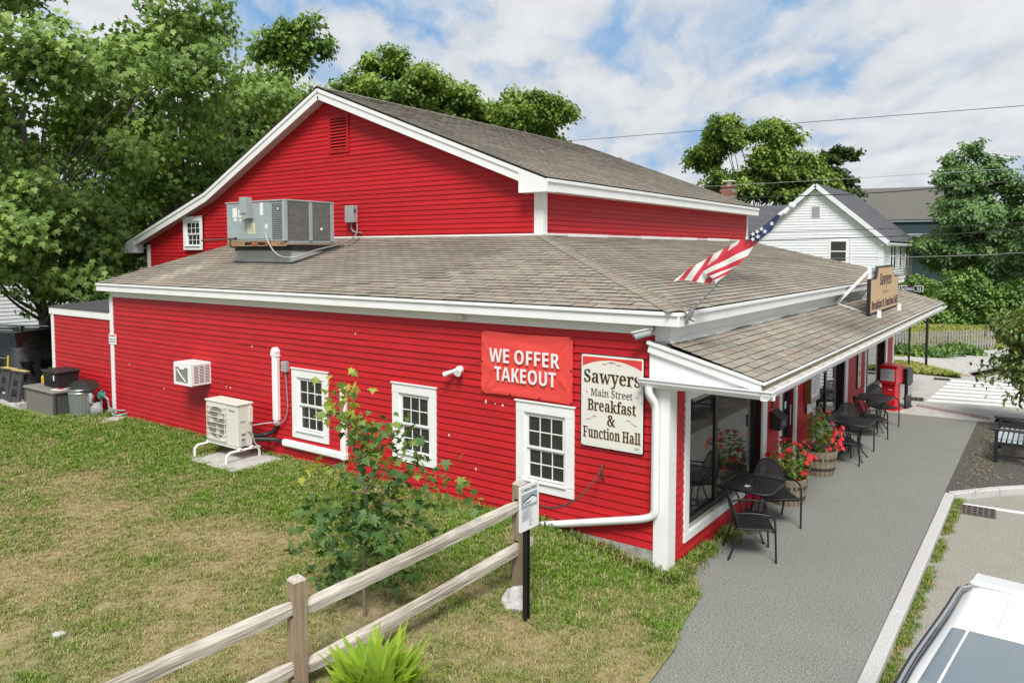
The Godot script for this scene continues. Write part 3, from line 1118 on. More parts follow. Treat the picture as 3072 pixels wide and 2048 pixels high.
func build_restaurant() -> void:
	var bd := thing("restaurant_building", "red clapboard restaurant with white trim, low wrap-around shingle roof and tall gabled hall behind", "building")
	var wt: Material = mats.white_trim
	var Z := Vector3(0, 0, 1)
	var X := Vector3(1, 0, 0)
	# --- side wall, facing the lawn
	var side := group_part("side_wall", bd)
	var w1 := [-7.66, 0.77, -6.63, 2.08]
	var w2 := [-5.0, 0.77, -4.01, 2.08]
	var w3 := [-2.42, 0.77, -1.41, 2.08]
	var inset := func(q: Array, c: float) -> Array: return [q[0] + c, q[1] + c, q[2] - c, q[3] - c]
	var holes := [inset.call(w1, 0.13), inset.call(w2, 0.13), inset.call(w3, 0.13)]
	obj("wall_core", wall_core(Vector3.ZERO, Z, -14.5, 0.0, 0.0, 3.36, holes), mats.red_core, side)
	boards(side, Vector3.ZERO, Z, 0.325, 3.2, 0.111, func(_v: float) -> Vector2: return Vector2(-14.40, -0.175), [inset.call(w1, 0.03), inset.call(w2, 0.03), inset.call(w3, 0.03)])
	obj("frieze_board", cb(Vector3(-0.012, 3.275, -7.25), Vector3(0.045, 0.15, 14.46), 0.004), wt, side)
	obj("foundation", bx(Vector3(-0.02, -0.3, -14.4), Vector3(0.12, 0.318, -0.03)), mats.foundation, side)
	for q in [w1, w2, w3]:
		sash_window(side, Vector3.ZERO, Z, q[0], q[1], q[2], q[3])
	for q in [[1.99, -3.0], [1.98, -2.82], [1.97, -2.68], [1.50, -9.80], [1.49, -9.66], [2.55, -14.0], [1.62, -13.7], [2.85, -5.9], [1.36, -3.75], [2.13, -0.42], [1.65, -6.95], [1.2, -12.2], [2.4, -8.9], [0.9, -3.2]]:
		obj("paint_chip", cb(Vector3(-0.016, q[0], q[1]), Vector3(0.012, rng.randf_range(0.02, 0.05), rng.randf_range(0.012, 0.03)), 0.004), mats.sign_cream, side)
	# --- corner boards
	var cbd := MB.new()
	cbd.bb(Vector3(-0.034, -0.05, -0.18), Vector3(0.0, 3.35, 0.034))
	cbd.bb(Vector3(0.0, -0.05, 0.0), Vector3(0.20, 3.35, 0.034))
	obj("corner_board", cbd, wt, bd)
	obj("corner_board", bx(Vector3(-0.030, 0.30, -14.56), Vector3(0.0, 3.2, -14.40)), wt, bd)
	obj("corner_board", bx(Vector3(16.55, -0.02, 0.0), Vector3(16.78, 3.35, 0.034)), wt, bd)
	# --- front wall along the walk
	var front := group_part("front_wall", bd)
	var shop := [[0.5, 0.30, 4.09, 2.47], [7.22, 0.30, 10.40, 2.47], [12.42, 0.30, 15.64, 2.47]]
	var door := [4.81, -0.1, 5.95, 2.47]
	var fh := []
	for q in shop:
		fh.append(inset.call(q, 0.12))
	fh.append([4.93, -0.05, 5.83, 2.30])
	obj("wall_core", wall_core(Vector3.ZERO, X, 0.15, 16.75, -0.1, 3.36, fh), mats.red_core, front)
	boards(front, Vector3.ZERO, X, 0.03, 2.45, 0.111, func(_v: float) -> Vector2: return Vector2(0.195, 16.55), [inset.call(shop[0], 0.03), inset.call(shop[1], 0.03), inset.call(shop[2], 0.03), inset.call(door, 0.03)], "red_paint_", 5, 0.0)
	obj("frieze_board", cb(Vector3(8.4, 3.215, 0.012), Vector3(16.5, 0.29, 0.03), 0.004), wt, front)
	obj("header_board", bx(Vector3(0.20, 2.45, 0.002), Vector3(16.55, 2.62, 0.03)), wt, front)
	var mull := [[1.90, 2.0], [8.66, 8.78], [13.28, 13.40]]
	for i in 3:
		shop_window(front, shop[i], mull[i])
	shop_door(front)
	# --- hidden walls that close the building
	var back := MB.new()
	back.prism(PackedVector2Array([Vector2(0.15, 0), Vector2(4.04, 0), Vector2(4.04, 4.5), Vector2(0.15, 3.45)]), Vector3(0, 0, -14.5), Vector3.RIGHT, Vector3.UP, 0.15)
	back.bb(Vector3(4.04, 0, -20.2), Vector3(16.75, 4.8, -20.05))
	back.bb(Vector3(16.6, 0, -20.05), Vector3(16.75, 3.36, -0.15))
	back.bb(Vector3(4.04, 0, -20.05), Vector3(4.19, 4.55, -14.5))
	obj("rear_wall", back, mats.red_core, bd)
	var endw := MB.new()
	endw.prism(PackedVector2Array([Vector2(0, 3.36), Vector2(4.65, 3.36), Vector2(20.2, 3.36), Vector2(20.2, 4.4), Vector2(16.4, 5.8), Vector2(11.3, 8.2), Vector2(4.65, 5.6), Vector2(4.65, 4.45)]), Vector3(16.6, 0, 0), Vector3(0, 0, -1), Vector3.UP, 0.15)
	obj("end_wall", endw, mats.red_core, bd)
	obj("floor", bx(Vector3(0.16, 0.28, -20.0), Vector3(16.6, 0.345, -0.16)), mat("inside_floor", Color(0.05, 0.04, 0.03), 0.6), bd)
	# --- gable wall of the hall
	var gable := group_part("gable_wall", bd)
	var gl := func(v: float) -> float: return maxf(-20.17, -11.3 - (8.2 - v) / 0.4608 if v >= 5.85 else -16.4 - (5.85 - v) / 0.31)
	var gr := func(v: float) -> float: return minf(-4.83, -11.3 + (8.2 - v) / 0.383) if v >= 4.58 else -14.62
	var gcore := MB.new()
	gcore.prism(PackedVector2Array([Vector2(-20.2, 4.5), Vector2(-4.66, 4.5), Vector2(-4.66, 5.68), Vector2(-11.3, 8.21), Vector2(-16.4, 5.86), Vector2(-20.2, 4.67)]), Vector3(4.19, 0, 0), Vector3(0, 0, 1), Vector3.UP, 0.15)
	obj("wall_core", gcore, mats.red_core, gable)
	var vent := [-11.22, 6.79, -10.47, 7.73]
	var gw := [-17.94, 4.33, -16.93, 5.33]
	boards(gable, Vector3(4.04, 0, 0), Z, 3.59, 8.18, 0.111, func(v: float) -> Vector2: return Vector2(gl.call(v), gr.call(v)), [inset.call(vent, 0.02), inset.call(gw, 0.02)], "red_paint_", 5, 5.0)
	obj("corner_board", bx(Vector3(4.006, 3.6, -20.23), Vector3(4.04, 4.5, -20.05)), wt, gable)
	var cb2 := MB.new()
	cb2.bb(Vector3(4.004, 4.60, -4.84), Vector3(4.04, 5.56, -4.614))
	cb2.bb(Vector3(4.04, 4.60, -4.65), Vector3(4.16, 5.56, -4.614))
	obj("corner_board", cb2, wt, gable)
	obj("flashing", bx(Vector3(3.985, 4.56, -14.7), Vector3(4.02, 4.665, -4.60)), wt, gable)
	# louvre
	var lv := group_part("gable_vent", gable)
	obj("vent_frame", bx(Vector3(4.02, 6.79, -11.22), Vector3(4.035, 7.73, -10.47)), mats.dark_hole, lv)
	for k in [[-11.22, -11.14], [-10.55, -10.47]]:
		obj("vent_frame", bx(Vector3(3.99, 6.79, k[0]), Vector3(4.034, 7.73, k[1])), mats.red_paint_1, lv)
	for k in [[6.79, 6.86], [7.66, 7.73]]:
		obj("vent_frame", bx(Vector3(3.992, k[0], -11.14), Vector3(4.034, k[1], -10.55)), mats.red_paint_1, lv)
	for k in 10:
		obj("slat", cb(Vector3(4.008, 6.905 + k * 0.079, -10.845), Vector3(0.012, 0.062, 0.585), 0.002, Basis(Vector3(0, 0, 1), -0.6)), mats.red_paint_1, lv)
	# small window low on the left
	var gwn := sash_window(gable, Vector3(4.04, 0, 0), Z, gw[0], gw[1], gw[2], gw[3], 0.12, 3)
	obj("dark_room", bx(Vector3(4.088, 4.44, -17.83), Vector3(4.098, 5.22, -17.04)), mats.dark_hole, gwn)
	gwn.position.x = -0.078
	# --- upper front wall
	var up := group_part("upper_front_wall", bd)
	obj("wall_core", bx(Vector3(4.16, 4.4, -4.8), Vector3(16.75, 5.6, -4.652)), mats.red_core, up)
	boards(up, Vector3(0, 0, -4.65), X, 4.63, 5.55, 0.111, func(_v: float) -> Vector2: return Vector2(4.16, 16.66), [], "red_paint_", 5, 6.0)
	obj("corner_board", bx(Vector3(16.66, 4.6, -4.65), Vector3(16.78, 5.56, -4.614)), wt, up)
	var fl := MB.new()
	var px := 4.06
	while px < 16.8:
		var qx := minf(px + 0.9, 16.8)
		var lift := rng.randf_range(-0.012, 0.012)
		fl.bb(Vector3(px, 4.56, -4.606), Vector3(qx, 4.68 + lift, -4.585 + lift))
		px = qx
	obj("flashing", fl, wt, up)
	# --- roofs
	build_roofs(bd)
	# --- lean-to at the far end of the side wall
	var sh := group_part("lean_to", bd)
	obj("wall_core", bx(Vector3(0.0, 0.0, -17.7), Vector3(3.9, 2.72, -14.56)), mats.red_core, sh)
	boards(sh, Vector3.ZERO, Z, 0.30, 2.64, 0.111, func(_v: float) -> Vector2: return Vector2(-17.58, -14.56), [], "red_paint_", 5, 0.0)
	obj("corner_board", bx(Vector3(-0.03, 0.25, -17.73), Vector3(0.0, 2.64, -17.58)), wt, sh)
	obj("fascia", bx(Vector3(-0.05, 2.63, -17.78), Vector3(0.0, 2.82, -14.56)), wt, sh)
	var sr := MB.new()
	sr.hexa([Vector3(-0.07, 2.81, -17.8), Vector3(-0.07, 2.81, -14.55), Vector3(3.9, 3.05, -14.55), Vector3(3.9, 3.05, -17.8), Vector3(-0.07, 2.83, -17.8), Vector3(-0.07, 2.83, -14.55), Vector3(3.9, 3.08, -14.55), Vector3(3.9, 3.08, -17.8)])
	obj("flat_roof", sr, mats.black_roof, sh)


func shop_window(parent: Node3D, q: Array, mull: Array) -> void:
	var w := group_part("shop_window", parent)
	var wt: Material = mats.white_gloss
	var x0: float = q[0]
	var x1: float = q[2]
	var y0: float = q[1]
	var y1: float = q[3]
	obj("casing", cb(Vector3((x0 + x1) / 2, y1 - 0.10, 0.018), Vector3(x1 - x0, 0.2, 0.045), 0.004), wt, w)
	obj("casing", cb(Vector3((x0 + x1) / 2, y0 + 0.06, 0.018), Vector3(x1 - x0, 0.12, 0.045), 0.004), wt, w)
	for s in [x0 + 0.08, x1 - 0.11]:
		var ww := 0.16 if s < (x0 + x1) / 2 else 0.22
		obj("casing", cb(Vector3(s, (y0 + y1) / 2 - 0.04, 0.016), Vector3(ww, y1 - y0 - 0.32, 0.042), 0.004), wt, w)
	var a := x0 + 0.16
	var e := x1 - 0.32
	obj("sill", bx(Vector3(a, y0 + 0.115, -0.13), Vector3(x1 - 0.16, y0 + 0.135, 0.0)), mat("sill_grey", Color(0.36, 0.35, 0.31), 0.7), w)
	var bf: Material = mats.black_frame
	obj("jamb", bx(Vector3(e, y0 + 0.13, -0.16), Vector3(x1 - 0.18, y1 - 0.18, -0.07)), bf, w)
	obj("mullion", bx(Vector3(mull[0], y0 + 0.13, -0.14), Vector3(mull[1], y1 - 0.18, -0.075)), bf, w)
	obj("bottom_rail", bx(Vector3(a, y0 + 0.13, -0.17), Vector3(e, y0 + 0.22, -0.06)), bf, w)
	obj("top_rail", bx(Vector3(a, y1 - 0.22, -0.17), Vector3(e, y1 - 0.17, -0.06)), bf, w)
	for g in [[a, mull[0]], [mull[1], e]]:
		for n in [-0.10, -0.13]:
			obj("pane", bx(Vector3(g[0], y0 + 0.2, n - 0.003), Vector3(g[1], y1 - 0.2, n + 0.003)), mats.shop_pane, w)


func shop_door(parent: Node3D) -> void:
	var d := group_part("door", parent)
	var wt: Material = mats.white_gloss
	for s in [[4.81, 4.93], [5.83, 5.95]]:
		obj("casing", cb(Vector3((s[0] + s[1]) / 2, 1.20, 0.02), Vector3(s[1] - s[0], 2.42, 0.05), 0.004), wt, d)
	obj("casing", cb(Vector3(5.38, 2.41, 0.02), Vector3(0.9, 0.13, 0.05), 0.004), wt, d)
	var bf: Material = mats.black_frame
	obj("stile", bx(Vector3(4.94, 0.02, -0.13), Vector3(5.03, 2.32, -0.07)), bf, d)
	obj("stile", bx(Vector3(5.68, 0.02, -0.13), Vector3(5.82, 2.32, -0.07)), bf, d)
	obj("rail", bx(Vector3(5.03, 0.02, -0.13), Vector3(5.68, 0.24, -0.075)), bf, d)
	obj("rail", bx(Vector3(5.03, 2.2, -0.13), Vector3(5.68, 2.32, -0.075)), bf, d)
	for n in [-0.095, -0.115]:
		obj("pane", bx(Vector3(5.03, 0.24, n - 0.003), Vector3(5.68, 2.2, n + 0.003)), mats.shop_pane, d)
	obj("handle", rod([Vector3(5.74, 0.95, -0.03), Vector3(5.74, 1.35, -0.03)], 0.014), mats.steel, d)
	obj("notice", bx(Vector3(5.56, 1.28, -0.088), Vector3(5.66, 1.42, -0.086)), mats.paper, d)
	obj("notice", bx(Vector3(5.56, 1.85, -0.088), Vector3(5.67, 2.15, -0.086)), mats.paper, d)
	obj("threshold", bx(Vector3(4.93, -0.02, -0.15), Vector3(5.83, 0.018, 0.03)), mats.concrete, d)


func build_roofs(bd: Node3D) -> void:
	var wt: Material = mats.white_trim
	var e0 := 3.53
	# lower side roof
	var r1 := group_part("side_roof", bd)
	var v1 := Vector3(4.25, 1.09, 0)
	var l1 := v1.length()
	v1 = v1.normalized()
	var hip := func(x: float) -> float: return 0.21 - (x + 0.21) * 4.86 / 4.25
	var o1 := Vector3(-0.22, e0, 0)
	var deck := MB.new()
	var A := Vector3(-0.21, e0, 0.21)
	var B := Vector3(4.04, e0 + 1.09, -4.65)
	deck.quad(Vector3(-0.21, e0, -14.72), Vector3(4.04, e0 + 1.09, -14.72), B, A)
	obj("roof_deck", deck, mats.roof_felt, r1)
	shingle_field(r1, o1 + Vector3(0, 0.006, 0), Vector3(0, 0, 1), v1, l1, func(_v: float) -> float: return -14.74, func(v: float) -> float: return hip.call(-0.22 + v * v1.x), 101, 0.160)
	# lower front roof
	var r2 := group_part("front_roof", bd)
	var v2 := Vector3(0, 1.09, -4.86)
	var l2 := v2.length()
	v2 = v2.normalized()
	var deck2 := MB.new()
	deck2.quad(A, B, Vector3(16.95, e0 + 1.09, -4.65), Vector3(16.95, e0, 0.21))
	obj("roof_deck", deck2, mats.roof_felt, r2)
	shingle_field(r2, Vector3(0, e0 + 0.006, 0.22), Vector3(1, 0, 0), v2, l2, func(v: float) -> float: return -0.21 + v * absf(v2.z) * 4.25 / 4.86, func(_v: float) -> float: return 16.97, 202)
	var n1 := Vector3(0, 0, 1).cross(v1)
	var n2 := Vector3(1, 0, 0).cross(v2)
	hip_caps(r1, A + Vector3(0, 0.01, 0), B + Vector3(0, 0.01, 0), n1, n2)
	# fascia of the lower roof: two steps
	for s in [["side", Vector3(-0.215, 0, -7.27), Vector3(0, 0, 14.98)], ["front", Vector3(8.38, 0, 0.215), Vector3(17.2, 0, 0)]]:
		var parent: Node3D = r1 if s[0] == "side" else r2
		var c: Vector3 = s[1]
		var d: Vector3 = s[2]
		var lateral := Vector3(1, 0, 0) if d.z > 0 else Vector3(0, 0, 1)
		var outw := -1.0 if d.z > 0 else 1.0
		var len := d.length()
		var nseg := 4
		for k in nseg:
			var f := (k + 0.5) / nseg - 0.5
			var mid := c + d * f
			var sz := d.abs() / nseg - (d.abs().normalized() * 0.003)
			obj("fascia", cb(mid + Vector3(0, 3.413 + rng.randf_range(-0.002, 0.002), 0), sz + lateral * 0.024 + Vector3(0, 0.135, 0), 0.003), wt, parent)
		obj("drip_moulding", cb(c + Vector3(0, 3.503, 0) + lateral * 0.014 * outw, d.abs() + lateral * 0.05 + Vector3(0, 0.048, 0), 0.006), wt, parent)
	obj("soffit", bx(Vector3(-0.2, 3.352, -14.7), Vector3(-0.03, 3.366, 0.2)), wt, r1)
	obj("soffit", bx(Vector3(-0.03, 3.352, 0.03), Vector3(16.9, 3.366, 0.2)), wt, r2)
	var rk := MB.new()
	rk.add(beam(Vector3(-0.21, e0 - 0.1, -14.73), Vector3(4.04, e0 + 0.99, -14.73), 0.16, 0.03, Vector3(0, 0, -1)))
	obj("rake_board", rk, wt, r1)
	obj("rake_board", beam(Vector3(16.96, e0 - 0.1, 0.2), Vector3(16.96, e0 + 0.99, -4.65), 0.16, 0.03, Vector3(1, 0, 0)), wt, r2)
	# porch roof
	var r3 := group_part("porch_roof", bd)
	var v3 := Vector3(0, 0.385, -1.27)
	var l3 := v3.length()
	v3 = v3.normalized()
	var d3 := MB.new()
	d3.quad(Vector3(-0.12, 2.735, 1.26), Vector3(-0.12, 3.12, 0), Vector3(17.2, 3.12, 0), Vector3(17.2, 2.735, 1.26))
	d3.quad(Vector3(17.2, 2.72, 1.26), Vector3(17.2, 3.105, 0), Vector3(-0.12, 3.105, 0), Vector3(-0.12, 2.72, 1.26))
	obj("roof_deck", d3, mats.roof_felt, r3)
	shingle_field(r3, Vector3(0, 2.741, 1.275), Vector3(1, 0, 0), v3, l3, func(_v: float) -> float: return -0.135, func(_v: float) -> float: return 17.21, 303, 0.1375, 0.31)
	# lead strip along the wall, slightly wavy
	var fs := MB.new()
	var x := -0.1
	var w0 := 0.0
	while x < 17.0:
		var w1 := 0.012 * sin(x * 2.3) + 0.008 * sin(x * 5.1)
		fs.quad(Vector3(x, 3.10 + w0, 0.10), Vector3(x, 3.165 + w0, 0.034), Vector3(x + 0.4, 3.165 + w1, 0.034), Vector3(x + 0.4, 3.10 + w1, 0.10))
		w0 = w1
		x += 0.4
	obj("flashing", fs, mats.white_gloss, r3)
	obj("flashing", beam(Vector3(-0.09, 3.115, -0.25), Vector3(-0.09, 3.125, 0.0), 0.06, 0.012, Vector3(0, 1, 0)), mats.black_roof, r3)
	# gable end of the porch
	var tri := MB.new()
	tri.prism(PackedVector2Array([Vector2(-0.24, 2.60), Vector2(1.25, 2.60), Vector2(1.25, 2.66), Vector2(0.0, 3.06), Vector2(-0.24, 3.08)]), Vector3(-0.04, 0, 0), Vector3(0, 0, 1), Vector3.UP, 0.03)
	obj("end_panel", tri, wt, r3)
	obj("rake_board", beam(Vector3(-0.095, 3.045, -0.24), Vector3(-0.095, 2.665, 1.25), 0.125, 0.03, Vector3(-1, 0, 0)), wt, r3)
	obj("rake_board", beam(Vector3(-0.105, 3.115, -0.26), Vector3(-0.105, 2.725, 1.275), 0.045, 0.05, Vector3(-1, 0, 0)), wt, r3)
	obj("fascia", bx(Vector3(-0.11, 2.62, 1.235), Vector3(17.15, 2.722, 1.258)), mats.gutter_dirt, r3)
	obj("drip_edge", cb(Vector3(8.53, 2.722, 1.275), Vector3(17.36, 0.03, 0.028), 0.004), mats.white_gloss, r3)
	obj("soffit", bx(Vector3(-0.06, 2.585, 0.03), Vector3(17.1, 2.60, 1.235)), wt, r3)
	obj("end_soffit", bx(Vector3(-0.20, 2.60, -0.24), Vector3(-0.06, 2.612, 1.235)), wt, r3)
	# gutters: open troughs hung on straps
	var prof := PackedVector2Array([Vector2(0, 0.10), Vector2(0, 0), Vector2(0.075, 0), Vector2(0.125, 0.06), Vector2(0.125, 0.105), Vector2(0.145, 0.105), Vector2(0.145, 0.115), Vector2(0.118, 0.115), Vector2(0.118, 0.066), Vector2(0.072, 0.008), Vector2(0.007, 0.008), Vector2(0.007, 0.10)])
	var g1 := MB.new()
	g1.prism(prof, Vector3(-0.215, 2.535, 1.26), Vector3(0, 0, 1), Vector3.UP, -17.42)
	obj("gutter", g1, mats.white_gloss, r3)
	var g2 := MB.new()
	g2.prism(prof, Vector3(-0.09, 2.535, 1.395), Vector3(-1, 0, 0), Vector3.UP, 1.735)
	obj("gutter", g2, mats.white_gloss, r3)
	obj("gutter_leaves", bx(Vector3(-0.06, 2.545, 1.27), Vector3(17.1, 2.575, 1.335)), mats.gutter_dirt, r3)
	obj("gutter_leaves", bx(Vector3(-0.17, 2.545, -0.33), Vector3(-0.10, 2.60, 1.25)), mats.gutter_dirt, r3)
	for k in 28:
		obj("gutter_strap", bx(Vector3(0.25 + k * 0.61, 2.638, 1.262), Vector3(0.275 + k * 0.61, 2.642, 1.385)), mats.white_gloss, r3)
	for k in 3:
		obj("gutter_strap", bx(Vector3(-0.215, 2.638, -0.1 + k * 0.6), Vector3(-0.095, 2.642, -0.075 + k * 0.6)), mats.steel, r3)
	# downpipe: elbow, drop, and the long slanting outlet
	var dp := bent([Vector3(-0.16, 2.54, -0.20), Vector3(-0.16, 2.44, -0.20), Vector3(-0.075, 2.30, -0.135), Vector3(-0.075, 0.82, -0.135), Vector3(-0.09, 0.74, -0.32), Vector3(-0.09, 0.36, -1.75), Vector3(-0.10, 0.31, -2.02)], 0.09)
	var dm := MB.new()
	dm.tube(PackedVector3Array(dp), 0.062, 0.062, 4, true, Vector2(1, 1), Vector3(1, 0, 0))
	obj("downpipe", dm, mats.white_gloss, r3)
	# upper roof
	var ry := 8.44
	var r4 := group_part("hall_roof", bd)
	var v4 := Vector3(0, ry - 5.78, -11.3 + 4.35)
	v4.z = -absf(v4.z)
	var l4 := v4.length()
	v4 = v4.normalized()
	var slab := func(ya: float, za: float, yb: float, zb: float) -> MB:
		var m := MB.new()
		m.quad(Vector3(3.72, ya, za), Vector3(3.72, yb, zb), Vector3(17.02, yb, zb), Vector3(17.02, ya, za))
		m.quad(Vector3(17.02, ya - 0.08, za), Vector3(17.02, yb - 0.08, zb), Vector3(3.72, yb - 0.08, zb), Vector3(3.72, ya - 0.08, za))
		m.quad(Vector3(3.72, ya - 0.08, za), Vector3(3.72, yb - 0.08, zb), Vector3(3.72, yb, zb), Vector3(3.72, ya, za))
		return m
	obj("roof_deck", slab.call(5.78, -4.35, ry, -11.3), mats.roof_felt, r4)
	obj("roof_deck", slab.call(ry, -11.3, 6.05, -16.4), mats.roof_felt, r4)
	obj("roof_deck", slab.call(6.05, -16.4, 4.5, -21.4), mats.roof_felt, r4)
	shingle_field(r4, Vector3(0, 5.786, -4.34), Vector3(1, 0, 0), v4, l4, func(_v: float) -> float: return 3.70, func(_v: float) -> float: return 17.04, 404)
	var v5 := Vector3(0, 1.55, 5.0)
	shingle_field(r4, Vector3(0, 4.506, -21.41), Vector3(-1, 0, 0), v5.normalized(), v5.length(), func(_v: float) -> float: return -17.04, func(_v: float) -> float: return -3.70, 405, 0.28, 0.61)
	var v6 := Vector3(0, 2.39, 5.1)
	shingle_field(r4, Vector3(0, 6.056, -16.4), Vector3(-1, 0, 0), v6.normalized(), v6.length(), func(_v: float) -> float: return -17.04, func(_v: float) -> float: return -3.70, 406, 0.28, 0.61)
	hip_caps(r4, Vector3(3.70, ry + 0.01, -11.3), Vector3(17.0, ry + 0.01, -11.3), Vector3(0, 0.934, 0.357), Vector3(0, 0.906, -0.424), 0.29)
	# rakes on the gable: board, moulding, soffit
	for s in [[8.44, -11.3, 5.78, -4.35], [8.44, -11.3, 6.05, -16.4], [6.05, -16.4, 4.5, -21.4]]:
		var p := Vector3(3.735, s[0], s[1])
		var q := Vector3(3.735, s[2], s[3])
		var dn := Vector3(0, -1, 0)
		obj("rake_moulding", beam(p + dn * 0.075, q + dn * 0.075, 0.085, 0.055, Vector3(-1, 0, 0)), wt, r4)
		obj("rake_board", beam(p + dn * 0.20 + Vector3(0.012, 0, 0), q + dn * 0.20 + Vector3(0.012, 0, 0), 0.19, 0.03, Vector3(-1, 0, 0)), wt, r4)
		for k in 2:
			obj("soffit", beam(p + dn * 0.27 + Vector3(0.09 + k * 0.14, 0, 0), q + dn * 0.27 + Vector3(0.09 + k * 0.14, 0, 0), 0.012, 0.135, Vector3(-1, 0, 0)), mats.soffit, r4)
	# boxed eave ends
	var er := MB.new()
	er.prism(PackedVector2Array([Vector2(-5.03, 5.50), Vector2(-4.335, 5.50), Vector2(-4.335, 5.74), Vector2(-5.03, 5.99)]), Vector3(4.03, 0, 0), Vector3(0, 0, 1), Vector3.UP, 0.325)
	obj("eave_return", er, wt, r4)
	var el := MB.new()
	el.prism(PackedVector2Array([Vector2(-21.42, 4.24), Vector2(-20.5, 4.24), Vector2(-20.5, 4.72), Vector2(-21.42, 4.43)]), Vector3(4.03, 0, 0), Vector3(0, 0, 1), Vector3.UP, 0.325)
	obj("eave_return", el, wt, r4)
	for k in 3:
		obj("fascia", cb(Vector3(4.03 + 2.17 + k * 4.33, 5.605, -4.348), Vector3(4.325, 0.195, 0.03), 0.003), wt, r4)
	obj("drip_moulding", cb(Vector3(10.37, 5.725, -4.33), Vector3(13.3, 0.07, 0.055), 0.006), wt, r4)
	obj("soffit", bx(Vector3(4.03, 5.51, -4.65), Vector3(17.0, 5.525, -4.36)), wt, r4)
	obj("rake_board", beam(Vector3(17.01, ry - 0.13, -11.3), Vector3(17.01, 5.65, -4.35), 0.2, 0.03, Vector3(1, 0, 0)), wt, r4)
	emit_shingles()


func font(name: String, weight := 400) -> SystemFont:
	var f := SystemFont.new()
	f.font_names = PackedStringArray([name])
	f.font_weight = weight
	return f


func curve(p: Array, n := 8) -> Array:
	# a smooth line through points
	var c := Curve3D.new()
	for k in p.size():
		var a: Vector3 = p[maxi(k - 1, 0)]
		var b: Vector3 = p[mini(k + 1, p.size() - 1)]
		var t := (b - a) / 6.0
		c.add_point(p[k], -t, t)
	var out := []
	for k in p.size() - 1:
		for i in n:
			out.append(c.sample(k, float(i) / n))
	out.append(p[-1])
	return out


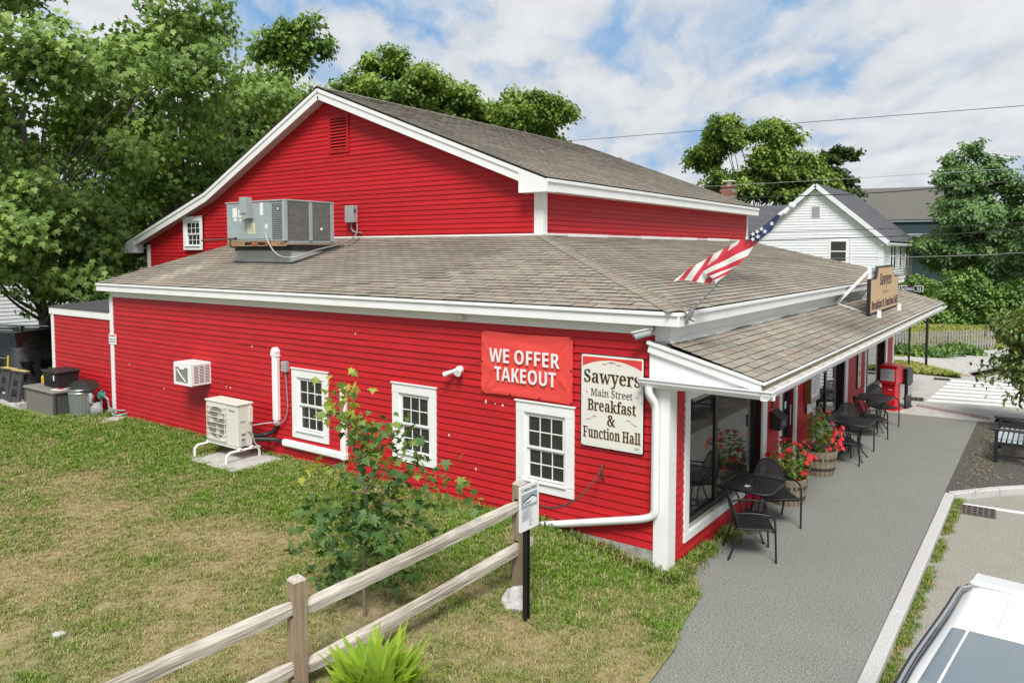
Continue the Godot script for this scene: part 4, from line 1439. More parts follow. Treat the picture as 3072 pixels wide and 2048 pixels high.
# ---------------------------------------------------------------- things fixed to the building
func build_attached() -> void:
	var sans := font("Droid Sans", 700)
	var serif := font("Droid Serif", 700)
	var serif_l := font("Droid Serif", 400)
	var W := Basis(Vector3(0, 0, 1), Vector3.UP, Vector3(-1, 0, 0))   # facing the lawn
	# banner
	var bn := thing("takeout_banner", "bright red vinyl banner reading WE OFFER TAKEOUT on the side wall", "banner", Vector3(-0.035, 2.13, -2.245))
	var cl := MB.new()
	var nu := 40
	var nv := 26
	var wob := func(u: float, v: float) -> Vector3:
		var pull := 0.0
		for c in [[0.0, 0.0], [0.0, 1.0], [1.0, 0.0], [1.0, 1.0]]:
			var d := Vector2(u - c[0], (v - c[1]) * 0.62)
			var r := d.length()
			pull += 0.012 * sin(d.angle() * 13.0) * exp(-r * 4.5) * sm(0.0, 0.08, r)
		pull += 0.006 * sin(u * 9 + v * 4) * v + 0.004 * sin(v * 17 + u * 3)
		var sag := 0.022 * sin(PI * u) * v * v - 0.014 * sin(PI * u) * (1 - v) * (1 - v)
		return Vector3(-0.006 - absf(pull) - pull * 0.5, v * 0.965 - sag, (u - 0.5) * 1.63)
	for i in nu + 1:
		for j in nv + 1:
			cl.vert(wob.call(float(i) / nu, float(j) / nv), Vector3(-1, 0, 0))
	for i in nu:
		for j in nv:
			var a := i * (nv + 1) + j
			cl.ix.append_array([a, a + 1, a + nv + 2, a, a + nv + 2, a + nv + 1])
	# normals from the folds
	for i in nu + 1:
		for j in nv + 1:
			var du: Vector3 = cl.v[mini(i + 1, nu) * (nv + 1) + j] - cl.v[maxi(i - 1, 0) * (nv + 1) + j]
			var dv: Vector3 = cl.v[i * (nv + 1) + mini(j + 1, nv)] - cl.v[i * (nv + 1) + maxi(j - 1, 0)]
			cl.n[i * (nv + 1) + j] = du.cross(dv).normalized()
	obj("vinyl_sheet", cl, mats.banner_red, bn)
	text("lettering", "WE OFFER", sans, 0.21, 1.26, Vector3(-0.034, 0.605, -0.02), W, mats.label_white, bn)
	text("lettering", "TAKEOUT", sans, 0.21, 1.10, Vector3(-0.034, 0.33, 0.0), W, mats.label_white, bn)
	for c in [[0, 0.0], [0, 1.0], [1, 0.0], [1, 1.0], [0.33, 0.0], [0.66, 0.0], [0.0, 0.5], [1.0, 0.5]]:
		var p: Vector3 = wob.call(lerpf(0.012, 0.988, c[0]), lerpf(0.02, 0.98, c[1]))
		obj("grommet", rod([p + Vector3(0.0, 0, 0), p + Vector3(-0.008, 0, 0)], 0.014), mats.ink, bn)
	# painted board
	var sg := thing("wall_sign", "tall cream board with brown lettering Sawyers Main Street Breakfast & Function Hall", "sign", Vector3(-0.03, 1.585, -0.81))
	var rr := func(w: float, h: float, r: float) -> PackedVector2Array:
		var p := PackedVector2Array()
		for c in [[w / 2 - r, h - r, 0.0], [-w / 2 + r, h - r, PI / 2], [-w / 2 + r, r, PI], [w / 2 - r, r, PI * 1.5]]:
			for k in 5:
				var a: float = c[2] + PI / 2 * k / 4
				p.append(Vector2(c[0] + r * cos(a), c[1] + r * sin(a)))
		return p
	var uz := Vector3(0, 0, 1)
	var bk := MB.new()
	bk.prism(rr.call(0.97, 1.30, 0.03), Vector3(0, 0, 0), uz, Vector3.UP, 0.016)
	obj("board_edge", bk, mats.ink, sg)
	var bw := MB.new()
	bw.prism(rr.call(0.945, 1.275, 0.025), Vector3(-0.016, 0.0125, 0), uz, Vector3.UP, 0.003)
	obj("board_face", bw, mats.label_white, sg)
	var bf := MB.new()
	bf.prism(rr.call(0.905, 1.235, 0.018), Vector3(-0.019, 0.0325, 0), uz, Vector3.UP, 0.002)
	obj("board_field", bf, mats.sign_cream, sg)
	# red spandrels over an arch
	var sp := PackedVector2Array()
	for k in 21:
		var u := lerpf(-0.4525, 0.4525, k / 20.0)
		sp.append(Vector2(u, 1.125 + 0.105 * (1 - pow(u / 0.4525, 2))))
	sp.append(Vector2(0.4525, 1.262))
	sp.append(Vector2(-0.4525, 1.262))
	var ar := MB.new()
	ar.prism(sp, Vector3(-0.021, 0, 0), uz, Vector3.UP, 0.002)
	obj("red_arch", ar, mats.sign_red, sg)
	var rows := [["Sawyers", serif, 0.24, 0.86, 0.965, true], ["Main Street", serif_l, 0.105, 0.64, 0.775, false], ["Breakfast", serif, 0.165, 0.74, 0.60, true], ["&", serif, 0.155, 0.12, 0.405, true], ["Function Hall", serif, 0.165, 0.88, 0.215, true], ["LLC", serif_l, 0.028, 0.07, 0.075, false]]
	for r in rows:
		var zz := 0.39 if r[0] == "LLC" else 0.0
		if r[5]:
			text("lettering_outline", r[0], r[1], r[2] * 1.03, r[3] * 1.012, Vector3(-0.0225, r[4] - 0.007, zz + 0.006), W, mats.sign_glow, sg, 0.002)
		text("lettering", r[0], r[1], r[2], r[3], Vector3(-0.0245, r[4], zz), W, mats.sign_brown if r[5] else mats.ink, sg, 0.002)
	for s in [-0.385, 0.385]:
		obj("dot", rod([Vector3(-0.021, 0.765, s), Vector3(-0.024, 0.765, s)], 0.012), mats.sign_red, sg)
	for s in [-1.0, 1.0]:
		for q in [[0.31, 0.41], [0.065, 1.185]]:
			var c: float = q[0] * s
			for k in 2:
				var pp := []
				for i in 9:
					var f := i / 8.0
					pp.append(Vector3(-0.0225, q[1] + (0.022 - 0.008 * k) * sin(TAU * f) * (1.0 - 0.3 * f) - 0.05 * (f - 0.5) * (1.0 if q[0] > 0.1 else 0.2), c + s * (0.17 - 0.04 * k) * (f - 0.5)))
				obj("flourish", rod(pp, 0.0022, 4), mats.sign_red if k == 0 else mats.sign_brown, sg)
	for c in [[-0.44, 0.03], [0.44, 0.03], [0.0, 0.03], [-0.45, 0.7], [0.45, 0.7]]:
		obj("screw", rod([Vector3(-0.02, c[1], c[0]), Vector3(-0.026, c[1], c[0])], 0.007, 6), mats.ink_grey, sg)
	# window air conditioner
	var ac := thing("window_air_conditioner", "white window air conditioner jutting from the red side wall with three louvred vents", "air conditioner", Vector3(0, 1.50, -10.69))
	obj("cabinet", cb(Vector3(-0.215, 0.235, 0), Vector3(0.45, 0.47, 0.68), 0.012), mats.white_gloss, ac)
	obj("coil", bx(Vector3(-0.4445, 0.05, -0.27), Vector3(-0.4395, 0.37, 0.20)), mat("coil", Color(0.22, 0.21, 0.18), 0.8), ac)
	var fr := MB.new()
	for q in [[-0.33, 0.0, -0.27, 0.47], [0.20, 0.0, 0.34, 0.47], [-0.27, 0.0, 0.20, 0.05], [-0.27, 0.37, 0.20, 0.47], [-0.12, 0.33, 0.06, 0.37]]:
		fr.bb(Vector3(-0.456, q[1], q[0]), Vector3(-0.44, q[3], q[2]))
	obj("front_frame", fr, mats.white_gloss, ac)
	for k in 3:
		var x0 := -0.40 + k * 0.125
		obj("grille", bx(Vector3(x0, 0.06, 0.338), Vector3(x0 + 0.10, 0.42, 0.3415)), mat("grille_dark", Color(0.11, 0.11, 0.11), 0.8), ac)
		for r in 11:
			obj("louvre", bx(Vector3(x0, 0.075 + r * 0.032, 0.340), Vector3(x0 + 0.10, 0.088 + r * 0.032, 0.345)), mats.white_gloss, ac)
	obj("torn_tape", rod(curve([Vector3(-0.458, 0.32, -0.2), Vector3(-0.462, 0.24, -0.1), Vector3(-0.462, 0.14, 0.04), Vector3(-0.458, 0.08, 0.12)]), 0.012, 4), mats.label_white, ac)
	# ducting of the heat pump's pipes: two runs of white cover
	var d1 := thing("pipe_cover", "upright white pipe cover with rounded cap on the red wall beside the heat pump", "pipe cover", Vector3(-0.055, 0.93, -8.10))
	obj("cover", cb(Vector3(0, 0.73, 0), Vector3(0.11, 1.28, 0.15), 0.025), mats.white_gloss, d1)
	var cap := MB.new()
	cap.prism(PackedVector2Array([Vector2(0.075, 0), Vector2(0.075, 0.05), Vector2(0.05, 0.11), Vector2(0.02, 0.15), Vector2(-0.03, 0.15), Vector2(-0.075, 0.08), Vector2(-0.075, 0)]), Vector3(-0.065, 1.37, 0), Vector3(0, 0, -1), Vector3.UP, 0.125)
	obj("end_cap", cap, mats.white_gloss, d1)
	obj("collar", cb(Vector3(0, 1.36, 0), Vector3(0.125, 0.03, 0.165), 0.008), mats.white_gloss, d1)
	obj("mouth", cb(Vector3(0, 0.05, 0), Vector3(0.09, 0.10, 0.11), 0.02), mats.label_white, d1)
	obj("pipe", rod(curve([Vector3(0, 0.05, 0), Vector3(-0.01, -0.10, -0.06), Vector3(-0.12, -0.19, -0.22), Vector3(-0.36, -0.17, -0.28)]), 0.04), mats.black_plastic, d1)
	var d2 := thing("pipe_cover", "white pipe cover bent in a right angle under and beside the first window", "pipe cover", Vector3(-0.055, 0.63, -7.08))
	obj("cover", cb(Vector3(0, 0, 0.0), Vector3(0.11, 0.13, 1.66), 0.028), mats.white_gloss, d2)
	obj("cover", cb(Vector3(0, 0.56, 0.895), Vector3(0.11, 1.25, 0.13), 0.028), mats.white_gloss, d2)
	obj("end_cap", cb(Vector3(0, -0.0, 0.895), Vector3(0.122, 0.15, 0.15), 0.03), mats.white_gloss, d2)
	obj("end_cap", cb(Vector3(0, 1.21, 0.895), Vector3(0.122, 0.12, 0.15), 0.03), mats.white_gloss, d2)
	obj("drain_tube", rod([Vector3(0.02, -0.05, 0.86), Vector3(0.02, -0.30, 0.86)], 0.012), mats.label_white, d2)
	obj("pipe", rod(curve([Vector3(0, 0, -0.82), Vector3(-0.05, 0.03, -1.05), Vector3(-0.33, 0.06, -1.30)]), 0.04), mats.black_plastic, d2)
	# small grey switch box with its conduit
	var jb := thing("switch_box", "small grey electrical box with conduit beside the upright pipe cover", "electrical box", Vector3(-0.045, 2.0, -7.83))
	obj("box", cb(Vector3(0, 0.10, 0), Vector3(0.09, 0.2, 0.15), 0.008), mats.box_grey, jb)
	obj("conduit", rod(curve([Vector3(0, 0, 0), Vector3(0, -0.25, 0.03), Vector3(0, -0.75, 0.05), Vector3(-0.03, -0.98, -0.08), Vector3(-0.12, -1.0, -0.3), Vector3(-0.40, -1.02, -0.48)]), 0.013), mats.conduit, jb)
	# flood light
	var fl := thing("flood_light", "white double flood light with bulbs on the red wall above the middle window", "flood light", Vector3(-0.02, 2.44, -3.50))
	obj("base", rod([Vector3(0.01, 0, 0), Vector3(-0.05, 0, 0)], 0.062, 14), mats.label_white, fl)
	obj("bulb", rod([Vector3(-0.05, 0.0, 0.03), Vector3(-0.15, -0.03, 0.06)], 0.04, 10, 0.062), mats.label_white, fl)
	obj("socket", rod([Vector3(-0.05, 0.0, -0.02), Vector3(-0.10, -0.04, -0.12)], 0.032, 8), mats.label_white, fl)
	obj("bulb", rod([Vector3(-0.10, -0.04, -0.12), Vector3(-0.145, -0.085, -0.22)], 0.034, 10, 0.045), mats.label_white, fl)
	# lamp box under the eave and security camera
	var eb := thing("eave_box", "small white box fixed to the frieze board above the flood light", "junction box", Vector3(-0.065, 3.28, -3.46))
	obj("box", cb(Vector3.ZERO, Vector3(0.09, 0.085, 0.15), 0.006), mats.sign_cream, eb)
	obj("lid", cb(Vector3(0, 0, 0.0), Vector3(0.075, 0.095, 0.135), 0.006), mats.label_white, eb)
	var sc := thing("security_camera", "grey bullet security camera under the eave at the front corner", "camera", Vector3(-0.12, 3.30, -0.22))
	obj("bracket", rod(bent([Vector3(0.0, 0.05, 0.06), Vector3(0.0, -0.03, 0.06), Vector3(-0.02, -0.05, 0.0)], 0.03), 0.016), mats.box_dark, sc)
	obj("body", rod([Vector3(-0.02, -0.05, 0.04), Vector3(-0.10, -0.12, -0.16)], 0.04, 12), mats.box_grey, sc)
	obj("hood", beam(Vector3(-0.02, -0.015, 0.06), Vector3(-0.11, -0.085, -0.20), 0.012, 0.09, Vector3(-1, 0.9, 0.2)), mats.label_white, sc)
	obj("lens", rod([Vector3(-0.10, -0.12, -0.16), Vector3(-0.105, -0.125, -0.17)], 0.03, 12), mats.ink, sc)
	# chain from the wall hook to the fence post
	var hk := thing("chain", "rusty iron chain hanging from a wall hook to the fence post", "chain", Vector3(0, 0, 0))
	obj("hook", rod(bent([Vector3(-0.0, 1.36, -0.94), Vector3(-0.06, 1.36, -0.94), Vector3(-0.07, 1.24, -0.93), Vector3(-0.04, 1.15, -0.92)], 0.03), 0.014), mats.rust_pipe, hk)
	var link := MB.new()
	var lp := []
	for k in 13:
		var a := TAU * k / 12
		lp.append(Vector3(0.026 * cos(a), 0.015 * sin(a), 0))
	link.tube(PackedVector3Array(lp), 0.0055, 0.0055, 5, false)
	var lm := link.mesh()
	var ca := Vector3(-0.07, 1.30, -0.94)
	var cb_ := Vector3(-1.66, 1.30, -1.13)
	for k in 46:
		var f := (k + 0.5) / 46
		var p := ca.lerp(cb_, f) - Vector3(0, 0.30 * 4 * f * (1 - f), 0)
		var q := ca.lerp(cb_, f + 0.01) - Vector3(0, 0.30 * 4 * (f + 0.01) * (1 - f - 0.01), 0)
		var d := (q - p).normalized()
		var s := d.cross(Vector3.UP).normalized()
		var u := s.cross(d)
		var o := obj("link", lm, mats.rust_pipe, hk)
		o.transform = Transform3D(Basis(d, u, s) if k % 2 else Basis(d, s, -u), p)
	# warning notice at the far corner
	var wn := thing("warning_sign", "small white notice with red heading on the far corner board", "sign", Vector3(-0.035, 2.05, -14.43))
	obj("plate", cb(Vector3(0, 0.12, 0), Vector3(0.008, 0.25, 0.36), 0.003), mats.label_white, wn)
	obj("red_heading", bx(Vector3(-0.0065, 0.185, -0.15), Vector3(-0.0045, 0.225, 0.15)), mat("pale_red", Color(0.60, 0.16, 0.15), 0.6), wn)
	for k in 2:
		for r in 4:
			obj("print", bx(Vector3(-0.0062, 0.045 + k * 0.06, -0.14 + r * 0.075), Vector3(-0.0045, 0.075 + k * 0.06, -0.085 + r * 0.075)), mat("print_teal", Color(0.12, 0.25, 0.27), 0.6), wn)
	# gas meter and pipes at the far corner
	var gm := thing("gas_regulator", "teal gas regulator and grey pipes at the foot of the far corner board", "gas regulator", Vector3(-0.22, 0.30, -14.70))
	obj("regulator", rod([Vector3(-0.06, 0.50, 0), Vector3(0.07, 0.50, 0)], 0.085, 14), mats.teal, gm)
	obj("vent_cap", rod([Vector3(0, 0.5, 0.0), Vector3(0, 0.62, 0.03)], 0.035, 10), mats.teal, gm)
	obj("pipe", rod([Vector3(0, -0.02, 0), Vector3(0, 0.5, 0)], 0.026), mats.conduit, gm)
	obj("pipe", rod(bent([Vector3(0.03, 0.48, 0.05), Vector3(0.05, 0.44, 0.22), Vector3(0.06, 0.20, 0.24), Vector3(0.10, 0.18, 0.6), Vector3(0.20, 0.18, 0.75)], 0.06), 0.022), mats.conduit, gm)
	obj("valve", rod([Vector3(0.02, 0.16, 0.30), Vector3(0.02, 0.16, 0.52)], 0.04), mats.conduit, gm)
	obj("pipe", rod(bent([Vector3(0.02, 0.16, 0.42), Vector3(0.02, 0.07, 0.55), Vector3(0.02, 0.10, 0.80), Vector3(0.2, 0.12, 0.82)], 0.05), 0.03), mats.conduit, gm)
	build_rooftop()
	build_flag()
	build_roof_sign(serif)


func build_rooftop() -> void:
	var hv := thing("rooftop_unit", "weathered grey rooftop air handler standing on a raised curb of the low roof", "air handler", Vector3(0, 0, 0))
	var x0 := 1.40
	var x1 := 2.76
	var z0 := -11.80
	var z1 := -9.65
	var y0 := 4.52
	var y1 := 5.40
	var g: Material = mats.hvac_grey
	obj("curb", bx(Vector3(1.66, 3.9, -11.84), Vector3(3.1, 4.31, -9.72)), mats.curb_grey, hv)
	obj("curb_flashing", bx(Vector3(1.62, 3.9, -11.88), Vector3(1.66, 4.055, -9.68)), mats.black_roof, hv)
	var fl := MB.new()
	fl.hexa([Vector3(1.62, 3.90, -9.72), Vector3(1.62, 3.90, -9.66), Vector3(3.1, 4.25, -9.66), Vector3(3.1, 4.25, -9.72), Vector3(1.62, 4.06, -9.72), Vector3(1.62, 4.06, -9.66), Vector3(3.1, 4.44, -9.66), Vector3(3.1, 4.44, -9.72)])
	obj("curb_flashing", fl, mats.black_roof, hv)
	obj("seal", bx(Vector3(1.64, 4.31, -11.86), Vector3(3.0, 4.43, -9.70)), mats.black_plastic, hv)
	# base rail with fork pockets and rust
	obj("base_rail", bx(Vector3(x0, 4.41, z0), Vector3(x0 + 0.04, y0, z1)), mats.rust, hv)
	obj("base_rail", bx(Vector3(x0, y0 - 0.03, z1 - 0.04), Vector3(x1, y0, z1)), mats.hvac_grey, hv)
	for k in [[-11.12, -10.86], [-10.62, -10.36]]:
		obj("fork_pocket", bx(Vector3(x0 - 0.003, 4.435, k[0]), Vector3(x0 + 0.002, 4.50, k[1])), mats.dark_hole, hv)
	obj("rust_patch", bx(Vector3(x0 - 0.004, 4.415, -10.85), Vector3(x0 + 0.002, 4.515, -10.63)), mat("rust_orange", Color(0.30, 0.10, 0.03), 0.9), hv)
	obj("rust_patch", bx(Vector3(x0 - 0.004, 4.415, -10.35), Vector3(x0 + 0.002, 4.515, -10.16)), mats.rust_orange, hv)
	for k in 2:
		obj("lifting_hole", rod([Vector3(x0 - 0.004, 4.47, -9.80 + k * 0.07), Vector3(x0 + 0.003, 4.47, -9.80 + k * 0.07)], 0.022, 10), mats.dark_hole, hv)
	obj("cabinet", cb(Vector3((x0 + x1) / 2, (y0 + y1) / 2, (z0 + z1) / 2), Vector3(x1 - x0, y1 - y0, z1 - z0), 0.012), g, hv)
	obj("top_rim", cb(Vector3((x0 + x1) / 2, y1 + 0.012, (z0 + z1) / 2), Vector3(x1 - x0 + 0.05, 0.03, z1 - z0 + 0.05), 0.008), g, hv)
	# door panels on the long side
	for k in [[-11.77, -11.05], [-11.04, -10.60], [-10.59, -10.16]]:
		obj("access_panel", cb(Vector3(x0 - 0.004, (y0 + y1) / 2 + 0.02, (k[0] + k[1]) / 2), Vector3(0.014, y1 - y0 - 0.06, k[1] - k[0]), 0.004), g, hv)
	obj("coil_panel", bx(Vector3(x0 - 0.006, y0 + 0.04, -10.09), Vector3(x0, y1 - 0.05, -9.75)), mats.hvac_coil, hv)
	for k in 16:
		obj("coil_fin", bx(Vector3(x0 - 0.011, y0 + 0.06 + k * 0.048, -10.09), Vector3(x0 - 0.005, y0 + 0.068 + k * 0.048, -9.75)), mats.hvac_grey, hv)
	obj("post", cb(Vector3(x0 + 0.02, (y0 + y1) / 2, z1 - 0.02), Vector3(0.09, y1 - y0, 0.09), 0.006), g, hv)
	obj("post", cb(Vector3(x1 - 0.04, (y0 + y1) / 2, z1 - 0.02), Vector3(0.10, y1 - y0, 0.075), 0.006), g, hv)
	obj("post", cb(Vector3(2.10, (y0 + y1) / 2, z1 - 0.01), Vector3(0.09, y1 - y0 - 0.02, 0.065), 0.006), g, hv)
	for k in [[x0 + 0.08, 2.05], [2.15, x1 - 0.09]]:
		obj("coil_panel", bx(Vector3(k[0], y0 + 0.03, z1), Vector3(k[1], y1 - 0.03, z1 + 0.007)), mats.hvac_coil, hv)
		for r in 17:
			obj("coil_fin", bx(Vector3(k[0], y0 + 0.06 + r * 0.047, z1 + 0.006), Vector3(k[1], y0 + 0.064 + r * 0.047, z1 + 0.010)), mats.hvac_grey, hv)
	# flue hood
	obj("flue_hood", cb(Vector3(x0 - 0.10, 5.33, -10.91), Vector3(0.19, 0.36, 0.22), 0.008), mats.hvac_grey, hv)
	var hd := MB.new()
	hd.prism(PackedVector2Array([Vector2(0, 0), Vector2(0.22, 0.05), Vector2(0.22, 0.40), Vector2(0, 0.40)]), Vector3(x0 - 0.17, 4.99, -10.98), Vector3(0, 0, 1), Vector3.UP, -0.16)
	obj("flue_hood", hd, mats.box_grey, hv)
	# labels and print
	for q in [[-11.46, 5.07, 0.17, 0.22], [-11.44, 4.99, 0.13, 0.06], [-11.25, 5.07, 0.15, 0.17], [-11.24, 4.99, 0.09, 0.045], [-10.45, 5.10, 0.11, 0.28]]:
		obj("label", bx(Vector3(x0 - 0.014, q[1], q[0] - q[2] / 2), Vector3(x0 - 0.0115, q[1] + q[3], q[0] + q[2] / 2)), mats.label_white, hv)
	obj("label", bx(Vector3(x0 - 0.014, 4.69, -10.99), Vector3(x0 - 0.0115, 4.93, -10.70)), mats.label_yellow, hv)
	for k in 9:
		obj("print", bx(Vector3(x0 - 0.0155, 4.72 + k * 0.021, -10.93), Vector3(x0 - 0.0135, 4.727 + k * 0.021, -10.74)), mats.box_grey, hv)
	obj("label_emblem", rod([Vector3(x0 - 0.0115, 5.155, -11.25), Vector3(x0 - 0.0165, 5.155, -11.25)], 0.045, 12), mats.photo_grey, hv)
	obj("label", bx(Vector3(x0 - 0.014, 4.80, -10.33), Vector3(x0 - 0.0115, 4.90, -10.25)), mats.paper, hv)
	obj("bird_mess", rod([Vector3(2.40, 4.80, z1 + 0.009), Vector3(2.40, 4.80, z1 + 0.014)], 0.035, 7), mats.label_white, hv)
	obj("bird_mess", rod([Vector3(x0 - 0.01, 5.23, -9.87), Vector3(x0 - 0.016, 5.23, -9.87)], 0.025, 7), mats.label_white, hv)
	# cable and gas pipe
	obj("cable", rod(curve([Vector3(x0 - 0.015, 4.70, -10.31), Vector3(x0 - 0.05, 4.50, -10.18), Vector3(1.42, 4.22, -9.95), Vector3(1.60, 4.16, -9.62), Vector3(2.1, 4.32, -9.48), Vector3(2.9, 4.48, -9.50), Vector3(3.55, 4.70, -9.75), Vector3(3.97, 4.98, -10.17)]), 0.017), mats.conduit, hv)
	obj("gas_pipe", rod([Vector3(1.25, 4.55, -12.6), Vector3(1.25, 4.58, -11.25)], 0.022), mats.rust_pipe, hv)
	obj("gas_pipe", rod(bent([Vector3(1.25, 4.57, -11.45), Vector3(1.25, 4.40, -11.45), Vector3(1.42, 4.38, -11.45)], 0.03), 0.02), mats.rust_pipe, hv)
	obj("pipe_fitting", rod([Vector3(1.25, 4.58, -11.29), Vector3(1.25, 4.58, -11.22)], 0.036), mats.rust_pipe, hv)
	# disconnect on the gable wall
	var dc := thing("disconnect_box", "pale grey electrical disconnect box on the gable wall right of the rooftop unit", "electrical box", Vector3(3.93, 5.01, -10.33))
	obj("box", cb(Vector3(0.0, 0.21, 0), Vector3(0.17, 0.42, 0.30), 0.01), mats.box_grey, dc)
	obj("lever", beam(Vector3(0.0, 0.34, 0.155), Vector3(-0.05, 0.26, 0.17), 0.03, 0.015, Vector3(0, 0, 1)), mats.ink, dc)
	obj("conduit", rod(bent([Vector3(0.03, 0.0, -0.03), Vector3(0.03, -0.18, -0.03), Vector3(0.06, -0.24, 0.06), Vector3(0.06, -0.26, 0.30)], 0.06), 0.024), mats.conduit, dc)
	var ce := thing("roof_exhaust", "thin grey vent pipe standing up behind the ridge of the hall roof", "vent pipe", Vector3(15.5, 7.2, -14.6))
	obj("pipe", rod([Vector3(0, 0, 0), Vector3(0, 1.55, 0)], 0.12), mats.curb_grey, ce)


func build_flag() -> void:
	var fp := thing("flagpole", "angled metal flagpole with white ball in a bracket at the roof corner", "flagpole", Vector3(-0.04, 3.44, 0.22))
	obj("bracket", cb(Vector3(0.03, 0.0, 0.012), Vector3(0.11, 0.13, 0.02), 0.004), mats.conduit, fp)
	obj("bracket", rod([Vector3(0, -0.04, 0.0), Vector3(0, 0.12, 0.12)], 0.03), mats.conduit, fp)
	obj("bracket", rod([Vector3(0.02, 0.02, 0.0), Vector3(0.05, -0.02, 0.12)], 0.022), mats.conduit, fp)
	var d := Vector3(0.03, 1.36, 1.27)
	obj("pole", rod([Vector3(0, 0.04, 0.04), d], 0.0135, 10), mats.steel, fp)
	var bl := MB.new()
	bl.sphere(d * 1.02, Vector3(0.042, 0.042, 0.042), 10, 14)
	obj("ball", bl, mats.label_white, fp)
	obj("ferrule", rod([d * 0.955, d * 1.0], 0.026, 10), mats.label_white, fp)
	# the flag: cloth drawn along the pole, gathered at the top, folded over itself below
	var fg := thing("flag", "red white and blue striped flag gathered on the angled pole", "flag", Vector3(0, 0, 0))
	var T := [[4.45, 1.0], [4.43, 0.92], [4.38, 0.8], [4.32, 0.7], [4.27, 0.6], [4.21, 0.5], [4.13, 0.36], [4.06, 0.24], [3.95, 0.10], [3.88, 0.0]]
	var B := [[4.00, 0.69], [3.93, 0.62], [3.89, 0.55], [3.9, 0.46], [3.91, 0.37], [3.92, 0.3], [3.93, 0.2], [3.93, 0.12], [3.90, 0.05], [3.87, 0.005]]
	var R := [[4.43, 1.02], [4.42, 1.14], [4.36, 1.1], [4.24, 1.02], [4.13, 0.92], [4.09, 0.85], [4.01, 0.77], [3.91, 0.65]]
	var L := [[4.07, 0.46], [4.06, 0.46], [4.05, 0.47], [4.01, 0.51], [3.99, 0.55], [3.96, 0.6], [3.94, 0.62], [3.9, 0.64]]
	var strip := func(called: String, a: Array, b: Array, a2: Array, b2: Array, m: Material, x: float, amp: float, ph: float) -> void:
		var mb := MB.new()
		var n := 12
		var w := 3
		var grid := []
		for i in n + 1:
			for j in w + 1:
				var f := float(i) / n
				var g := float(j) / w
				var p0 := Vector2(a[0], a[1]).lerp(Vector2(b[0], b[1]), f)
				var p1 := Vector2(a2[0], a2[1]).lerp(Vector2(b2[0], b2[1]), f)
				var q := p0.lerp(p1, g)
				var fold := amp * (sin(q.y * 17.0 + q.x * 9.0 + ph) + 0.6 * sin(q.y * 31.0 - q.x * 21.0 + ph * 2)) 
				mb.vert(Vector3(x + fold, q.x, q.y), Vector3(-1, 0, 0))
		for i in n:
			for j in w:
				var k := i * (w + 1) + j
				mb.ix.append_array([k, k + 1, k + w + 2, k, k + w + 2, k + w + 1])
		for i in n + 1:
			for j in w + 1:
				var k := i * (w + 1) + j
				var du: Vector3 = mb.v[mini(i + 1, n) * (w + 1) + j] - mb.v[maxi(i - 1, 0) * (w + 1) + j]
				var dv: Vector3 = mb.v[i * (w + 1) + mini(j + 1, w)] - mb.v[i * (w + 1) + maxi(j - 1, 0)]
				mb.n[k] = du.cross(dv).normalized()
		if mb.n[n * 2].x > 0:
			for k in mb.n.size():
				mb.n[k] = -mb.n[k]
			mb.ix.reverse()
		obj(called, mb, m, fg)
	for k in 9:
		strip.call("stripe", T[k], B[k], T[k + 1], B[k + 1], mats.flag_red if k % 2 == 0 else mats.flag_white, -0.02, 0.013, 0.3)
	for k in 7:
		if k == 0:
			continue
		strip.call("stripe", R[k], L[k], R[k + 1], L[k + 1], mats.flag_white if k % 2 == 0 else mats.flag_red, -0.075, 0.012, 1.7)
	strip.call("stripe", [4.45, 1.0], [4.07, 0.46], [4.42, 1.14], [4.055, 0.462], mats.flag_red, -0.073, 0.012, 1.7)
	# the blue field, twisted round the pole
	var C := [[4.78, 1.445, 4.77, 1.47], [4.73, 1.37, 4.71, 1.42], [4.66, 1.285, 4.66, 1.385], [4.57, 1.18, 4.53, 1.30], [4.51, 1.09, 4.47, 1.22], [4.44, 0.99, 4.415, 1.15]]
	for k in 5:
		strip.call("blue_field" if k > 0 else "header_band", [C[k][0], C[k][1]], [C[k][2], C[k][3]], [C[k + 1][0], C[k + 1][1]], [C[k + 1][2], C[k + 1][3]], mats.flag_blue if k > 0 else mats.flag_white, -0.085, 0.016, 0.9 + k * 0.2)
	var star := PackedVector2Array()
	for k in 10:
		var r := 0.03 if k % 2 == 0 else 0.0125
		star.append(Vector2(r * sin(TAU * k / 10), r * cos(TAU * k / 10)))
	for p in [[4.50, 1.10], [4.455, 1.03], [4.47, 1.16], [4.56, 1.20], [4.53, 1.15], [4.62, 1.32], [4.44, 1.10], [4.53, 1.24]]:
		var sm_ := MB.new()
		var a := rng.randf_range(-0.4, 0.4)
		sm_.prism(star, Vector3(-0.112, p[0], p[1]), Vector3(0, sin(a), cos(a)), Vector3(0, cos(a), -sin(a)), 0.004)
		obj("star", sm_, mats.flag_white, fg)


